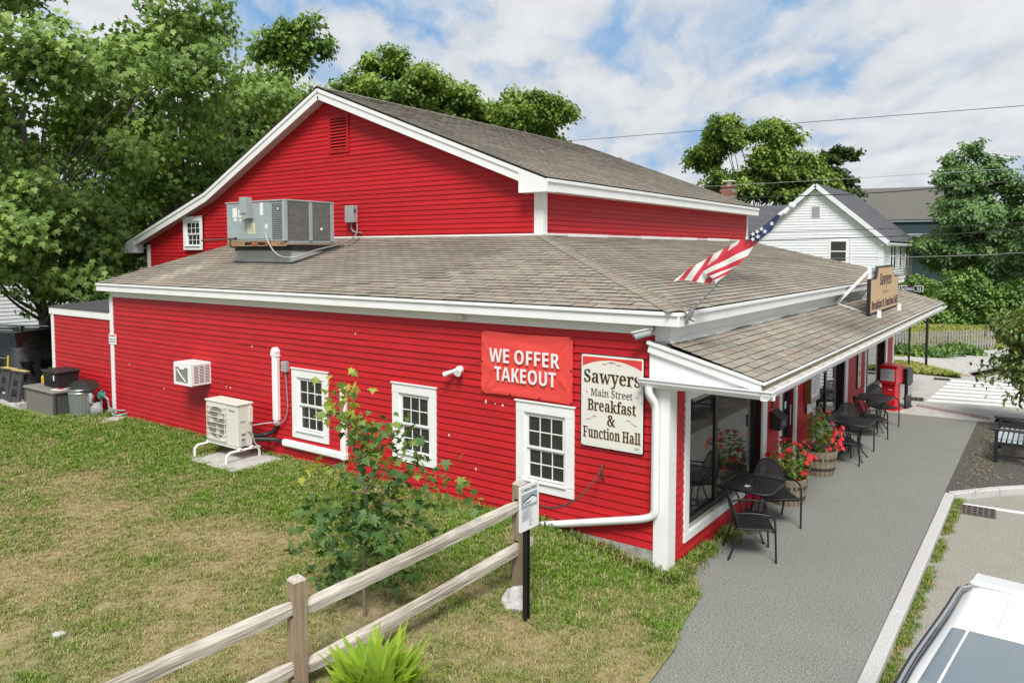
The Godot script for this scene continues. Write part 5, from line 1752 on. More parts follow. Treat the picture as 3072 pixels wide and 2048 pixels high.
func build_roof_sign(serif: Font) -> void:
	var rs := thing("roof_sign", "wooden roof board reading Sawyers Breakfast & Function Hall on a white frame", "sign", Vector3(0, 0, 0))
	var z := 0.80
	var x0 := 8.50
	var x1 := 12.0
	var out := PackedVector2Array([Vector2(0, 0), Vector2(3.5, 0), Vector2(3.5, 0.765)])
	for k in 7:
		var a := PI / 2 * k / 6
		out.append(Vector2(2.95 - 0.22 * sin(a) + 0.0, 0.765 + 0.0 + 0.14 * (1 - cos(a))))
	out.append(Vector2(2.70, 1.03))
	out.append(Vector2(0.85, 1.03))
	for k in 7:
		var a := PI / 2 * (6 - k) / 6
		out.append(Vector2(0.55 + 0.22 * sin(a), 0.765 + 0.14 * (1 - cos(a))))
	out.append(Vector2(0, 0.765))
	var e := MB.new()
	e.prism(out, Vector3(x0, 2.93, z - 0.045), Vector3.RIGHT, Vector3.UP, 0.07)
	obj("board_edge", e, mats.ink, rs)
	var inner := PackedVector2Array()
	for p in out:
		var c := Vector2(1.75, 0.45)
		inner.append(c + (p - c) * Vector2(0.965, 0.93))
	var f := MB.new()
	f.prism(inner, Vector3(x0, 2.93, z + 0.025), Vector3.RIGHT, Vector3.UP, 0.005)
	obj("board_face", f, mats.board_wood, rs)
	var B := Basis.IDENTITY
	var ink := mat("sign_purple", Color(0.05, 0.025, 0.035), 0.6)
	text("lettering", "Sawyers", serif, 0.36, 1.45, Vector3(x0 + 1.75, 3.62, z + 0.033), B, ink, rs)
	text("lettering", "Main Street", font("Droid Serif", 400), 0.08, 0.75, Vector3(x0 + 1.75, 3.375, z + 0.033), B, mat("sign_olive", Color(0.33, 0.25, 0.12), 0.6), rs)
	text("lettering", "Breakfast & Function Hall", serif, 0.20, 3.2, Vector3(x0 + 1.75, 3.12, z + 0.033), B, ink, rs)
	var wt: Material = mats.white_gloss
	for x in [x0 + 0.45, x1 - 0.45]:
		obj("upright", bx(Vector3(x - 0.045, 2.80, z - 0.115), Vector3(x + 0.045, 3.94, z - 0.045)), wt, rs)
		obj("foot", bx(Vector3(x - 0.045, 2.77, z + 0.10), Vector3(x + 0.045, 3.0, z + 0.17)), wt, rs)
		obj("runner", beam(Vector3(x - 0.055, 2.80, z + 0.20), Vector3(x - 0.055, 3.11, 0.06), 0.07, 0.045, Vector3(1, 0, 0)), wt, rs)
		obj("brace", beam(Vector3(x - 0.05, 3.85, z - 0.10), Vector3(x - 0.05, 3.13, 0.07), 0.07, 0.045, Vector3(1, 0, 0)), wt, rs)
	obj("cross_rail", bx(Vector3(x0 + 0.4, 3.78, z - 0.15), Vector3(x1 - 0.4, 3.85, z - 0.116)), wt, rs)


# ---------------------------------------------------------------- along the front
func make_chair() -> Node3D:
	var t := thing("patio_chair", "", "chair", Vector3.ZERO)
	var m: Material = mats.black_metal
	# faces +z; seat 0.43 high
	var seat := MB.new()
	var n := 10
	for i in n:
		for j in n:
			var pt := func(a: int, b: int) -> Vector3:
				var u := a / float(n) * 2 - 1
				var v := b / float(n) * 2 - 1
				return Vector3(u * (0.24 + 0.01 * v), 0.435 - 0.016 * (1 - u * u) * (1 - v * v) + (0.012 if b == n else 0.0) * -1.0, v * 0.225 + 0.01)
			seat.quad(pt.call(i, j), pt.call(i, j + 1), pt.call(i + 1, j + 1), pt.call(i + 1, j))
			seat.quad(pt.call(i + 1, j) - Vector3(0, 0.022, 0), pt.call(i + 1, j + 1) - Vector3(0, 0.022, 0), pt.call(i, j + 1) - Vector3(0, 0.022, 0), pt.call(i, j) - Vector3(0, 0.022, 0))
	for s in [[-0.25, -0.215, 0.25, -0.215], [-0.25, 0.235, 0.25, 0.235]]:
		seat.tube(PackedVector3Array([Vector3(s[0], 0.424, s[1]), Vector3(s[2], 0.424, s[3])]), 0.014, 0.014, 6)
	for s in [-0.245, 0.245]:
		seat.tube(PackedVector3Array([Vector3(s, 0.424, -0.215), Vector3(s, 0.424, 0.235)]), 0.014, 0.014, 6)
	obj("seat", seat, mats.wicker, t)
	# rounded back of woven strands
	var bk := MB.new()
	var edge := []
	var pos := func(u: float, h: float) -> Vector3:
		var y := 0.44 + h
		var z := -0.20 - 0.22 * h - 0.05 * (1 - u * u) * sm(0.0, 0.2, h)
		return Vector3(u * 0.245, y, z)
	var top := func(u: float) -> float: return 0.43 * pow(maxf(1 - pow(absf(u), 2.6), 0.0), 0.5)
	var nu := 26
	var nh := 14
	for k in nu + 1:
		var u := k / float(nu) * 2 - 1
		var tb := maxf(top.call(u), 0.12)
		edge.append(pos.call(u, tb))
	for k in nu:
		var u0 := k / float(nu) * 2 - 1
		var u1 := (k + 1) / float(nu) * 2 - 1
		for h in nh:
			var a0: float = maxf(top.call(u0), 0.12) * h / nh
			var a1: float = maxf(top.call(u0), 0.12) * (h + 1) / nh
			var b0: float = maxf(top.call(u1), 0.12) * h / nh
			var b1: float = maxf(top.call(u1), 0.12) * (h + 1) / nh
			var w := 0.004 if (k + h) % 2 == 0 else -0.004
			var o := Vector3(0, 0, w)
			bk.quad(pos.call(u0, a0) + o, pos.call(u0, a1) + o, pos.call(u1, b1) + o, pos.call(u1, b0) + o)
	bk.tube(PackedVector3Array(edge), 0.013, 0.013, 6)
	obj("backrest", bk, mats.wicker, t)
	for s in [-1.0, 1.0]:
		var arm := bent([Vector3(s * 0.245, 0.62, -0.25), Vector3(s * 0.275, 0.645, -0.05), Vector3(s * 0.285, 0.63, 0.16), Vector3(s * 0.275, 0.60, 0.245), Vector3(s * 0.265, 0.0, 0.27)], 0.11)
		obj("arm_and_leg", rod(arm, 0.0135, 8), m, t)
		obj("leg", rod(bent([Vector3(s * 0.243, 0.62, -0.245), Vector3(s * 0.24, 0.43, -0.20), Vector3(s * 0.245, 0.25, -0.235), Vector3(s * 0.25, 0.0, -0.33)], 0.12), 0.0135, 8), m, t)
	return t


func make_table() -> Node3D:
	var t := thing("patio_table", "", "table", Vector3.ZERO)
	var m: Material = mats.black_metal
	var a := 0.44
	var b := 0.38
	var c := 0.09
	var oct := PackedVector2Array([Vector2(-a + c, -b), Vector2(a - c, -b), Vector2(a, -b + c), Vector2(a, b - c), Vector2(a - c, b), Vector2(-a + c, b), Vector2(-a, b - c), Vector2(-a, -b + c)])
	var top := MB.new()
	top.prism(oct, Vector3(0, 0.714, 0), Vector3.RIGHT, Vector3.FORWARD, 0.004)
	obj("mesh_top", top, mats.mesh_top, t)
	var rim := []
	for k in 9:
		var p := oct[k % 8]
		rim.append(Vector3(p.x, 0.714, -p.y))
	var rm := MB.new()
	rm.tube(PackedVector3Array(rim), 0.016, 0.016, 6)
	obj("rim", rm, m, t)
	var ring := []
	for k in 25:
		var q := TAU * k / 24
		ring.append(Vector3(0.19 * cos(q), 0.27, 0.19 * sin(q)))
	obj("ring", rod(ring, 0.011, 6), m, t)
	for k in 4:
		var q := TAU * (k + 0.5) / 4
		var d := Vector3(cos(q), 0, sin(q))
		obj("leg", rod(curve([d * 0.33 + Vector3(0, 0.70, 0), d * 0.22 + Vector3(0, 0.52, 0), d * 0.18 + Vector3(0, 0.30, 0), d * 0.24 + Vector3(0, 0.13, 0), d * 0.36 + Vector3(0, 0.012, 0)]), 0.0125, 8), m, t)
		obj("foot_cap", rod([d * 0.36 + Vector3(0, 0.0, 0), d * 0.36 + Vector3(0, 0.02, 0)], 0.02), m, t)
	for k in 2:
		var q := PI * k / 2 + PI / 4
		var d := Vector3(cos(q), 0, sin(q))
		obj("cross_bar", rod([d * -0.40 + Vector3(0, 0.70, 0), d * 0.40 + Vector3(0, 0.70, 0)], 0.008, 6), m, t)
	return t


func make_barrel(called: String, label: String, at: Vector3, r_top := 0.335, r_bot := 0.27, h := 0.45) -> Node3D:
	var t := thing(called, label, "planter", at)
	var n := 20
	var staves := []
	for v in 3:
		var m := MB.new()
		var half := PI / n * 0.985
		var prof := [[0.0, r_bot], [h * 0.35, lerpf(r_bot, r_top, 0.5)], [h * 0.7, lerpf(r_bot, r_top, 0.85)], [h * (1.0 + 0.008 * v), r_top]]
		for k in 3:
			var p := []
			for q in [prof[k], prof[k + 1]]:
				for c in [[-half, -0.022], [-half, 0.0], [half, 0.0], [half, -0.022]]:
					var rr: float = q[1] + c[1] + 0.0015 * v
					p.append(Vector3(rr * sin(c[0]), q[0], rr * cos(c[0])))
			# order: inner-left, outer-left, outer-right, inner-right
			m.hexa([p[0], p[1], p[2], p[3], p[4], p[5], p[6], p[7]])
		staves.append(m.mesh())
	for k in n:
		var o := obj("stave", staves[(k * 7) % 3], mats.barrel_wood, t)
		o.rotation.y = TAU * k / n
	for q in [[0.30, 0.11], [0.70, 0.11]]:
		var y0: float = h * q[0] - 0.03
		var y1 := y0 + 0.055
		var ra := lerpf(r_bot, r_top, pow(y0 / h, 0.75)) + 0.006
		var rb := lerpf(r_bot, r_top, pow(y1 / h, 0.75)) + 0.006
		var m := MB.new()
		m.lathe(Vector3.ZERO, PackedVector2Array([Vector2(ra - 0.004, y0), Vector2(ra, y0), Vector2(rb, y1), Vector2(rb - 0.004, y1)]), 40)
		obj("hoop", m, mat("hoop_iron", Color(0.075, 0.055, 0.042), 0.7, 0.3), t)
	var so := MB.new()
	so.lathe(Vector3.ZERO, PackedVector2Array([Vector2(r_top - 0.03, h - 0.06), Vector2(0.001, h - 0.04)]), 24)
	obj("soil", so, mats.soil, t)
	return t


func leaf_shape(len: float, wid: float, bend := 0.15) -> MB:
	# a pointed oval leaf along +z from its stalk, folded a little on the midrib
	var m := MB.new()
	var prof := [[0.0, 0.0], [0.25, 0.8], [0.5, 1.0], [0.78, 0.6], [1.0, 0.0]]
	for k in 4:
		for s in [-1.0, 1.0]:
			var a := Vector3(0, -bend * len * pow(prof[k][0], 2), prof[k][0] * len)
			var b := Vector3(0, -bend * len * pow(prof[k + 1][0], 2), prof[k + 1][0] * len)
			var c := Vector3(s * prof[k][1] * wid / 2, a.y + wid * 0.12 * prof[k][1], a.z)
			var d := Vector3(s * prof[k + 1][1] * wid / 2, b.y + wid * 0.12 * prof[k + 1][1], b.z)
			if s < 0:
				m.quad(a, c, d, b)
			else:
				m.quad(b, d, c, a)
	return m


func flower_shape(r: float) -> MB:
	var m := MB.new()
	for k in 5:
		var a := TAU * k / 5
		var lf := leaf_shape(r, r * 0.75, 0.25)
		m.add(lf, Transform3D(Basis(Vector3.UP, a) * Basis(Vector3.RIGHT, -0.35), Vector3.ZERO))
	m.tube(PackedVector3Array([Vector3(0, -r * 0.7, 0), Vector3(0, 0, 0)]), r * 0.08, r * 0.2, 5)
	return m


func flower_plant(called: String, label: String, at: Vector3, spread: Vector3, mid: Vector3, leaves: int, flowers: int, sd: int) -> void:
	var t := thing(called, label, "plant", at)
	var r := RandomNumberGenerator.new()
	r.seed = sd
	for k in 7:
		var p := mid + Vector3(r.randfn(0, 1) * spread.x, r.randfn(0, 0.6) * spread.y, r.randfn(0, 1) * spread.z) * 0.6
		obj("stem", rod(curve([Vector3(r.randfn(0, 0.05), -0.06, r.randfn(0, 0.05)), p * 0.5 + Vector3(0, 0.08, 0), p]), 0.007, 5, 0.003), mats.young_bark, t)
	var shapes := [leaf_shape(0.105, 0.052).mesh(), leaf_shape(0.12, 0.055, 0.3).mesh(), leaf_shape(0.085, 0.045).mesh()]
	for k in leaves:
		var d := Vector3(r.randfn(0, 1), r.randfn(0, 1), r.randfn(0, 1))
		d = d.normalized() * pow(r.randf(), 0.45)
		var p := mid + d * spread * 1.25
		p.y = maxf(p.y, -0.12)
		var o := obj("leaf", shapes[k % 3], mats[["sapling_1", "sapling_2", "sapling_0", "sapling_1"][r.randi() % 4]], t)
		o.transform = Transform3D(Basis(Vector3.UP, r.randf() * TAU) * Basis(Vector3.RIGHT, r.randf_range(-0.5, 0.9)) * Basis(Vector3.BACK, r.randfn(0, 0.3)), p)
	var fs := [flower_shape(0.060).mesh(), flower_shape(0.05).mesh()]
	for k in flowers:
		var d := Vector3(r.randfn(0, 1), r.randfn(0, 0.8), r.randfn(0, 1)).normalized()
		d = (d + Vector3(0.1, 0.1, 0.55)).normalized()
		var p := mid + d * spread * r.randf_range(1.0, 1.4)
		p.y = maxf(p.y, -0.05)
		var o := obj("flower", fs[k % 2], mats[["petal", "petal", "petal_deep"][r.randi() % 3]], t)
		var b := Basis(Quaternion(Vector3.UP, (d + Vector3(-0.5, 0.6, 0.5)).normalized()))
		o.transform = Transform3D(b * Basis(Vector3.UP, r.randf() * TAU), p)


func build_front_furniture() -> void:
	var ch := make_chair()
	ch.set_meta("group", "black woven patio chairs along the shop front")
	# near table with its two chairs, then the two tables farther along
	ch.position = Vector3(1.41, 0, 0.66)
	ch.rotation.y = 0.48
	ch.scale = Vector3.ONE * 1.07
	ch.set_meta("label", "nearest black woven chair, its back to the grass corner")
	dup(ch, "patio_chair", "black woven chair beside the near flower barrel, across the nearest table", Vector3(2.87, 0, 0.56), -0.86)
	dup(ch, "patio_chair", "black woven chair behind the middle table, showing its striped back", Vector3(8.42, 0, 0.60), -0.86)
	dup(ch, "patio_chair", "black woven chair half hidden by the red flowers of the second barrel", Vector3(7.12, 0, 0.60), 0.48)
	dup(ch, "patio_chair", "black woven chair seen from its back on the near side of the farthest table", Vector3(9.81, 0, 0.66), 0.55)
	dup(ch, "patio_chair", "farthest black woven chair, in front of the red newspaper box", Vector3(11.30, 0, 0.64), -0.86)
	var tb := make_table()
	tb.set_meta("group", "black metal mesh patio tables along the shop front")
	tb.position = Vector3(2.15, 0, 0.43)
	tb.scale = Vector3(1.0, 1.095, 1.0)
	tb.set_meta("label", "nearest black mesh table, under the first shop window")
	dup(tb, "patio_table", "middle black mesh table, behind the second flower barrel", Vector3(7.60, 0, 0.72))
	dup(tb, "patio_table", "farthest black mesh table, near the red newspaper box", Vector3(10.58, 0, 0.60))
	var cr := thing("table_card", "small white card lying on the nearest mesh table", "card", Vector3(1.98, 0.789, 0.40))
	obj("card", bx(Vector3(-0.05, 0.001, -0.035), Vector3(0.05, 0.004, 0.035)), mats.paper, cr)
	make_barrel("barrel_planter", "half barrel planter next to the nearest table's chair", Vector3(4.02, 0, 0.42))
	make_barrel("barrel_planter", "half barrel planter farther along, in front of the second shop window", Vector3(6.10, 0, 0.42), 0.345, 0.28, 0.47)
	flower_plant("flowering_plant", "leafy plant full of red trumpet flowers spilling from the nearer half barrel", Vector3(4.02, 0.42, 0.42), Vector3(0.31, 0.30, 0.31), Vector3(0.02, 0.30, 0.03), 260, 34, 11)
	flower_plant("flowering_plant", "tall dark leafy plant with red flowers on its right in the second barrel", Vector3(6.10, 0.44, 0.42), Vector3(0.21, 0.36, 0.21), Vector3(-0.04, 0.42, 0.0), 250, 4, 12)
	var t2: Node3D = get_node("flowering_plant_001")
	var r := RandomNumberGenerator.new()
	r.seed = 77
	var fm := flower_shape(0.055).mesh()
	var lf := leaf_shape(0.09, 0.04).mesh()
	for k in 18:
		var p := Vector3(r.randf_range(0.05, 0.42), r.randf_range(-0.05, 0.42), r.randf_range(0.10, 0.42))
		var o := obj("flower", fm, mats.petal, t2)
		o.transform = Transform3D(Basis(Quaternion(Vector3.UP, Vector3(-0.5, 0.5, 0.7).normalized())) * Basis(Vector3.UP, r.randf() * TAU), p)
		var q := obj("leaf", lf, mats.sapling_2, t2)
		q.transform = Transform3D(Basis(Vector3.UP, r.randf() * TAU) * Basis(Vector3.RIGHT, r.randf_range(-0.4, 0.8)), p - Vector3(0.05, 0.03, 0.05))
	# letter box and house number
	var mb := thing("mailbox", "black wall mailbox with sloping lid beside the shop door", "mailbox", Vector3(4.48, 1.14, 0.02))
	var bm := MB.new()
	bm.prism(PackedVector2Array([Vector2(0, 0.02), Vector2(0.04, 0), Vector2(0.17, 0.0), Vector2(0.19, 0.02), Vector2(0.19, 0.20), Vector2(0, 0.33)]), Vector3(-0.19, 0, 0), Vector3(0, 0, 1), Vector3.UP, -0.38)
	obj("body", bm, mats.black_plastic, mb)
	obj("lid", beam(Vector3(0, 0.335, -0.005), Vector3(0, 0.195, 0.205), 0.40, 0.012, Vector3(0, 1, 0.65)), mats.black_frame, mb)
	obj("label_plate", bx(Vector3(-0.06, 0.08, 0.191), Vector3(0.06, 0.14, 0.194)), mats.box_dark, mb)
	var hn := thing("house_number", "small dark house number 11 on the red wall above the mailbox", "number", Vector3(4.40, 1.58, 0.03))
	for k in 2:
		text("numeral", "1", font("Droid Sans", 700), 0.14, 0.05, Vector3(-0.05 + 0.1 * k, 0, 0), Basis.IDENTITY, mats.rust_pipe, hn, 0.01)
	# menu case
	var mc := thing("menu_case", "wooden menu display case with white menu between door and second window", "display case", Vector3(6.86, 1.24, 0.02))
	obj("case", cb(Vector3(0, 0.5, 0.065), Vector3(0.70, 1.0, 0.13), 0.008), mat("case_wood", Color(0.22, 0.10, 0.035), 0.5), mc)
	obj("menu_sheet", bx(Vector3(-0.31, 0.10, 0.131), Vector3(0.31, 0.96, 0.134)), mats.paper, mc)
	for k in 11:
		obj("print", bx(Vector3(-0.24, 0.20 + k * 0.062, 0.1335), Vector3(0.05 + 0.18 * absf(sin(k * 2.1)), 0.215 + k * 0.062, 0.136)), mats.ink_grey, mc)
	obj("case_rim", cb(Vector3(0, 0.06, 0.136), Vector3(0.70, 0.07, 0.02), 0.005), mat("case_ivory", Color(0.42, 0.38, 0.28), 0.5), mc)
	for k in 4:
		var lf2 := thing("leaflet", "white leaflet hanging under the menu case, %s from the door" % ["first", "second", "third", "fourth"][k], "leaflet", Vector3(6.66 + k * 0.12, 1.05 - 0.02 * (k % 2), 0.06), 0.0, "white leaflets hanging under the menu case")
		var pm := MB.new()
		pm.box(Vector3(0, 0.08, 0), Vector3(0.10, 0.24, 0.006), Basis(Vector3.BACK, 0.12 - 0.1 * k))
		obj("sheet", pm, mats.paper, lf2)
	# upright letter board
	var lb := thing("letter_board", "narrow upright white board with WELCOME in vertical grey letters between second and third windows", "sign", Vector3(11.62, 0.80, 0.02))
	obj("board", cb(Vector3(0, 0.82, 0.02), Vector3(0.30, 1.62, 0.035), 0.004), mats.label_white, lb)
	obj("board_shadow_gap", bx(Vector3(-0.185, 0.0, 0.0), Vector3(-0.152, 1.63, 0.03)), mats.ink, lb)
	var word := "WELCOME"
	for k in word.length():
		text("letter", word[k], font("Droid Sans", 400), 0.15, 0.14, Vector3(0.0, 1.51 - k * 0.225, 0.040), Basis.IDENTITY, mats.ink_grey, lb, 0.004)
	# newspaper boxes
	var nb := thing("newspaper_box", "bright red newspaper box with grey window at the corner of the shop front", "newspaper box", Vector3(13.45, 0, 0.50), -0.2)
	nb.scale = Vector3(1.0, 0.9, 1.0)
	obj("pedestal", cb(Vector3(0, 0.42, 0), Vector3(0.36, 0.80, 0.36), 0.015), mats.news_red, nb)
	obj("base", cb(Vector3(0, 0.02, 0), Vector3(0.52, 0.05, 0.5), 0.012), mats.news_red, nb)
	obj("head", cb(Vector3(0, 1.06, 0), Vector3(0.52, 0.52, 0.44), 0.02), mats.news_red, nb)
	obj("hood", cb(Vector3(0, 1.335, 0.01), Vector3(0.54, 0.05, 0.48), 0.014), mats.news_red, nb)
	obj("window", cb(Vector3(-0.262, 1.07, 0.0), Vector3(0.012, 0.36, 0.36), 0.004), mat("news_window", Color(0.45, 0.48, 0.47), 0.25), nb)
	for k in 2:
		obj("print", bx(Vector3(-0.271, 1.00 + k * 0.14, -0.10), Vector3(-0.267, 1.01 + k * 0.14, 0.08)), mats.ink_grey, nb)
	obj("handle", cb(Vector3(-0.19, 0.62, 0.05), Vector3(0.02, 0.015, 0.1), 0.004), mats.label_white, nb)
	var nb2 := thing("newspaper_box", "black wire-framed paper rack standing behind the red newspaper box", "newspaper box", Vector3(13.98, 0, 0.56), -0.2)
	nb2.scale = Vector3(1.0, 0.9, 1.0)
	obj("pedestal", cb(Vector3(0, 0.38, 0), Vector3(0.06, 0.74, 0.06), 0.006), mats.black_frame, nb2)
	obj("pedestal", cb(Vector3(0, 0.38, 0.30), Vector3(0.40, 0.74, 0.05), 0.006), mats.black_frame, nb2)
	obj("head", cb(Vector3(0.0, 0.98, 0.15), Vector3(0.42, 0.48, 0.40), 0.012), mats.black_frame, nb2)
	obj("base", cb(Vector3(0, 0.02, 0.15), Vector3(0.46, 0.04, 0.42), 0.008), mats.black_frame, nb2)
	obj("display", cb(Vector3(0.0, 0.55, 0.352), Vector3(0.30, 0.30, 0.012), 0.004), mats.box_grey, nb2)


# ---------------------------------------------------------------- the lawn's things
func build_yard() -> void:
	# heat pump on a tubular stand
	var hp := thing("heat_pump", "cream mini-split heat pump with round fan grille beside the red wall", "heat pump", Vector3(-0.59, 0.59, -8.86))
	obj("cabinet", cb(Vector3(0, 0.405, 0), Vector3(0.33, 0.80, 1.02), 0.014), mats.heat_pump, hp)
	obj("lid", cb(Vector3(0.0, 0.815, 0), Vector3(0.37, 0.035, 1.06), 0.010), mats.heat_pump, hp)
	obj("side_flange", cb(Vector3(0.12, 0.60, 0.525), Vector3(0.08, 0.30, 0.03), 0.006), mats.heat_pump, hp)
	var fanp := MB.new()
	fanp.prism(PackedVector2Array([Vector2(-0.47, 0.05), Vector2(0.18, 0.05), Vector2(0.18, 0.77), Vector2(-0.47, 0.77)]), Vector3(-0.165, 0, 0), Vector3(0, 0, 1), Vector3.UP, 0.008)
	obj("fan_panel", fanp, mats.heat_pump, hp)
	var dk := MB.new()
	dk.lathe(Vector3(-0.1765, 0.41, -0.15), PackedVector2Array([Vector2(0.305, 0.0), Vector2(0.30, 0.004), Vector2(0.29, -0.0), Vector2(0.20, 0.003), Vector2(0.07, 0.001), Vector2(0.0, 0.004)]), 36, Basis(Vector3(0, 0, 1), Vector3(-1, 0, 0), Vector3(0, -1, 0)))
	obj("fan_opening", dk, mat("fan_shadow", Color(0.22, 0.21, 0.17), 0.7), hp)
	for k in 3:
		var bl := MB.new()
		var a := TAU * k / 3 + 0.3
		var b := Basis(Vector3(-1, 0, 0), a) * Basis(Vector3(0, 0, 1), Vector3.UP, Vector3(-1, 0, 0))
		bl.prism(PackedVector2Array([Vector2(0.03, 0.02), Vector2(0.26, 0.04), Vector2(0.28, 0.15), Vector2(0.12, 0.16)]), Vector3(-0.182, 0.41, -0.15), b.x, b.y, 0.002)
		obj("fan_blade", bl, mats.ivory_shade, hp)
	for k in 7:
		obj("guard_wire", rod(bent([Vector3(-0.175, 0.10 + k * 0.105, -0.47), Vector3(-0.205, 0.10 + k * 0.105, -0.45), Vector3(-0.205, 0.10 + k * 0.105, 0.15), Vector3(-0.175, 0.10 + k * 0.105, 0.175)], 0.02), 0.006, 6), mats.heat_pump, hp)
	for k in 2:
		obj("guard_wire", rod([Vector3(-0.20, 0.09, -0.44 + k * 0.59), Vector3(-0.20, 0.74, -0.44 + k * 0.59)], 0.006, 6), mats.heat_pump, hp)
	obj("front_trim", bx(Vector3(-0.169, 0.02, 0.19), Vector3(-0.1655, 0.79, 0.196)), mats.ivory_shade, hp)
	# three-diamond emblem and line of print
	for q in [[0.0, 0.022], [-0.016, 0.0], [0.016, 0.0]]:
		var em := MB.new()
		em.prism(PackedVector2Array([Vector2(0, -0.013), Vector2(0.011, 0), Vector2(0, 0.013), Vector2(-0.011, 0)]), Vector3(-0.165, 0.685 + q[1], 0.27 + q[0]), Vector3(0, 0, 1), Vector3.UP, 0.003)
		obj("emblem", em, mats.ink, hp)
	for k in 6:
		obj("print", bx(Vector3(-0.168, 0.680, 0.31 + k * 0.022), Vector3(-0.1648, 0.700 - 0.006 * (k % 2), 0.326 + k * 0.022)), mats.ink, hp)
	obj("handle_recess", cb(Vector3(-0.06, 0.50, 0.511), Vector3(0.13, 0.045, 0.016), 0.006), mats.ivory_shade, hp)
	obj("badge", bx(Vector3(-0.08, 0.21, 0.5105), Vector3(0.01, 0.26, 0.5135)), mat("badge", Color(0.22, 0.21, 0.18), 0.5), hp)
	obj("rating_label", bx(Vector3(-0.09, 0.04, 0.5105), Vector3(0.01, 0.17, 0.5135)), mat("rating", Color(0.42, 0.43, 0.45), 0.5), hp)
	obj("rating_label", bx(Vector3(-0.07, 0.125, 0.5130), Vector3(-0.02, 0.15, 0.515)), mats.ink, hp)
	obj("flexible_conduit", rod(curve([Vector3(0.05, 0.30, 0.52), Vector3(0.10, 0.25, 0.58), Vector3(0.14, 0.05, 0.62), Vector3(0.2, -0.02, 0.7)]), 0.016), mats.conduit, hp)
	var st := thing("heat_pump_stand", "white tubular steel stand under the cream heat pump", "stand", Vector3(-0.59, 0.29, -8.86))
	for s in [-1.0, 1.0]:
		var z: float = 0.52 * s
		obj("frame", rod(bent([Vector3(-0.42, 0.0, z), Vector3(-0.42, 0.25, z), Vector3(0.30, 0.25, z), Vector3(0.30, 0.0, z)], 0.12), 0.024, 10), mats.white_gloss, st)
		for x in [-0.42, 0.30]:
			obj("foot_plate", cb(Vector3(x, 0.035, z), Vector3(0.16, 0.012, 0.14), 0.004), mats.white_gloss, st)
	for x in [-0.13, 0.13]:
		obj("rail", cb(Vector3(x, 0.283, 0), Vector3(0.045, 0.028, 1.12), 0.004), mats.white_gloss, st)
	struct("concrete_pad", cb(Vector3(-0.68, 0.305, -8.50), Vector3(1.08, 0.09, 1.42), 0.012), mats.concrete)
	# split-rail fence
	var fc := thing("rail_fence", "weathered split-rail fence of two rails through square posts", "fence", Vector3(0, 0, 0))
	var posts := [Vector3(-1.70, 0.14, -1.17), Vector3(-4.72, 0.12, -1.57), Vector3(-7.75, 0.10, -1.97)]
	var tops := [1.50, 1.29, 1.25]
	var dir: Vector3 = posts[1] - posts[0]
	dir.y = 0
	dir = dir.normalized()
	var yaw := atan2(-dir.z, dir.x)
	var pb := Basis(Vector3.UP, yaw)
	var slots := [[1.215, 0.70], [1.00, 0.42], [0.84, 0.27]]
	for k in 3:
		var p: Vector3 = posts[k]
		var h: float = tops[k] - p.y
		var holder := group_part("post", fc, p)
		holder.basis = pb
		# built round the slots, so that the rails pass through
		var w := 0.066
		var y := -0.1
		var pm := MB.new()
		for sl in [slots[k][1] - p.y, slots[k][0] - p.y]:
			pm.bb(Vector3(-w, y, -w), Vector3(w, sl - 0.085, w))
			for s in [-1.0, 1.0]:
				pm.bb(Vector3(-w, sl - 0.085, s * w - s * 0.030), Vector3(w, sl + 0.085, s * w))
			y = sl + 0.085
		pm.hexa([Vector3(-w, y, -w), Vector3(-w, y, w), Vector3(w, y, w), Vector3(w, y, -w), Vector3(-w, h - 0.03, -w), Vector3(-w, h - 0.03, w), Vector3(w, h - 0.03, w), Vector3(w, h - 0.03, -w)])
		obj("post_body", pm, mats.post_wood, holder)
		var tp := MB.new()
		tp.hexa([Vector3(-w, h - 0.03, -w), Vector3(-w, h - 0.03, w), Vector3(w, h - 0.03, w), Vector3(w, h - 0.03, -w), Vector3(-w * 0.72, h, -w * 0.72), Vector3(-w * 0.72, h, w * 0.72), Vector3(w * 0.72, h, w * 0.72), Vector3(w * 0.72, h, -w * 0.72)])
		obj("post_top", tp, mats.post_top, holder)
	for k in 2:
		for lev in 2:
			var a: Vector3 = Vector3(posts[k].x, slots[k][lev], posts[k].z) - dir * (0.22 if k == 0 and lev == 1 else 0.02)
			var b: Vector3 = Vector3(posts[k + 1].x, slots[k + 1][lev], posts[k + 1].z) + dir * (0.03 if k == 0 else 0.1)
			a.y += 0.02 if k == 1 else 0.0
			b.y -= 0.02 if k == 0 else 0.0
			# a split rail: uneven faces, thinner at the ends
			var rm := MB.new()
			var len := a.distance_to(b)
			var r := RandomNumberGenerator.new()
			r.seed = 50 + k * 2 + lev
			var ns := 14
			var rings := []
			for i in ns + 1:
				var f := float(i) / ns
				var endf := minf(sm(0.0, 0.08, f), sm(1.0, 0.92, f))
				var hh := lerpf(0.05, 0.070, endf) * (1 + 0.05 * sin(f * 9 + k))
				var ww := lerpf(0.028, 0.046, endf)
				var yy := 0.008 * sin(f * 5.0 + lev) - 0.012 * sin(PI * f)
				rings.append([Vector3(f * len, yy - hh, -ww * 0.8), Vector3(f * len, yy - hh * 0.9, ww * 0.7), Vector3(f * len, yy + hh * 0.35, ww + r.randf_range(-0.002, 0.002)), Vector3(f * len, yy + hh * 0.95, ww * 0.45), Vector3(f * len, yy + hh, -ww * 0.55), Vector3(f * len, yy + hh * 0.2, -ww)])
			for i in ns:
				for j in 6:
					var e := (j + 1) % 6
					rm.quad(rings[i][j], rings[i][e], rings[i + 1][e], rings[i + 1][j])
			for q in [rings[0], rings[ns]]:
				for j in range(1, 5):
					rm.tri(q[0], q[j], q[j + 1])
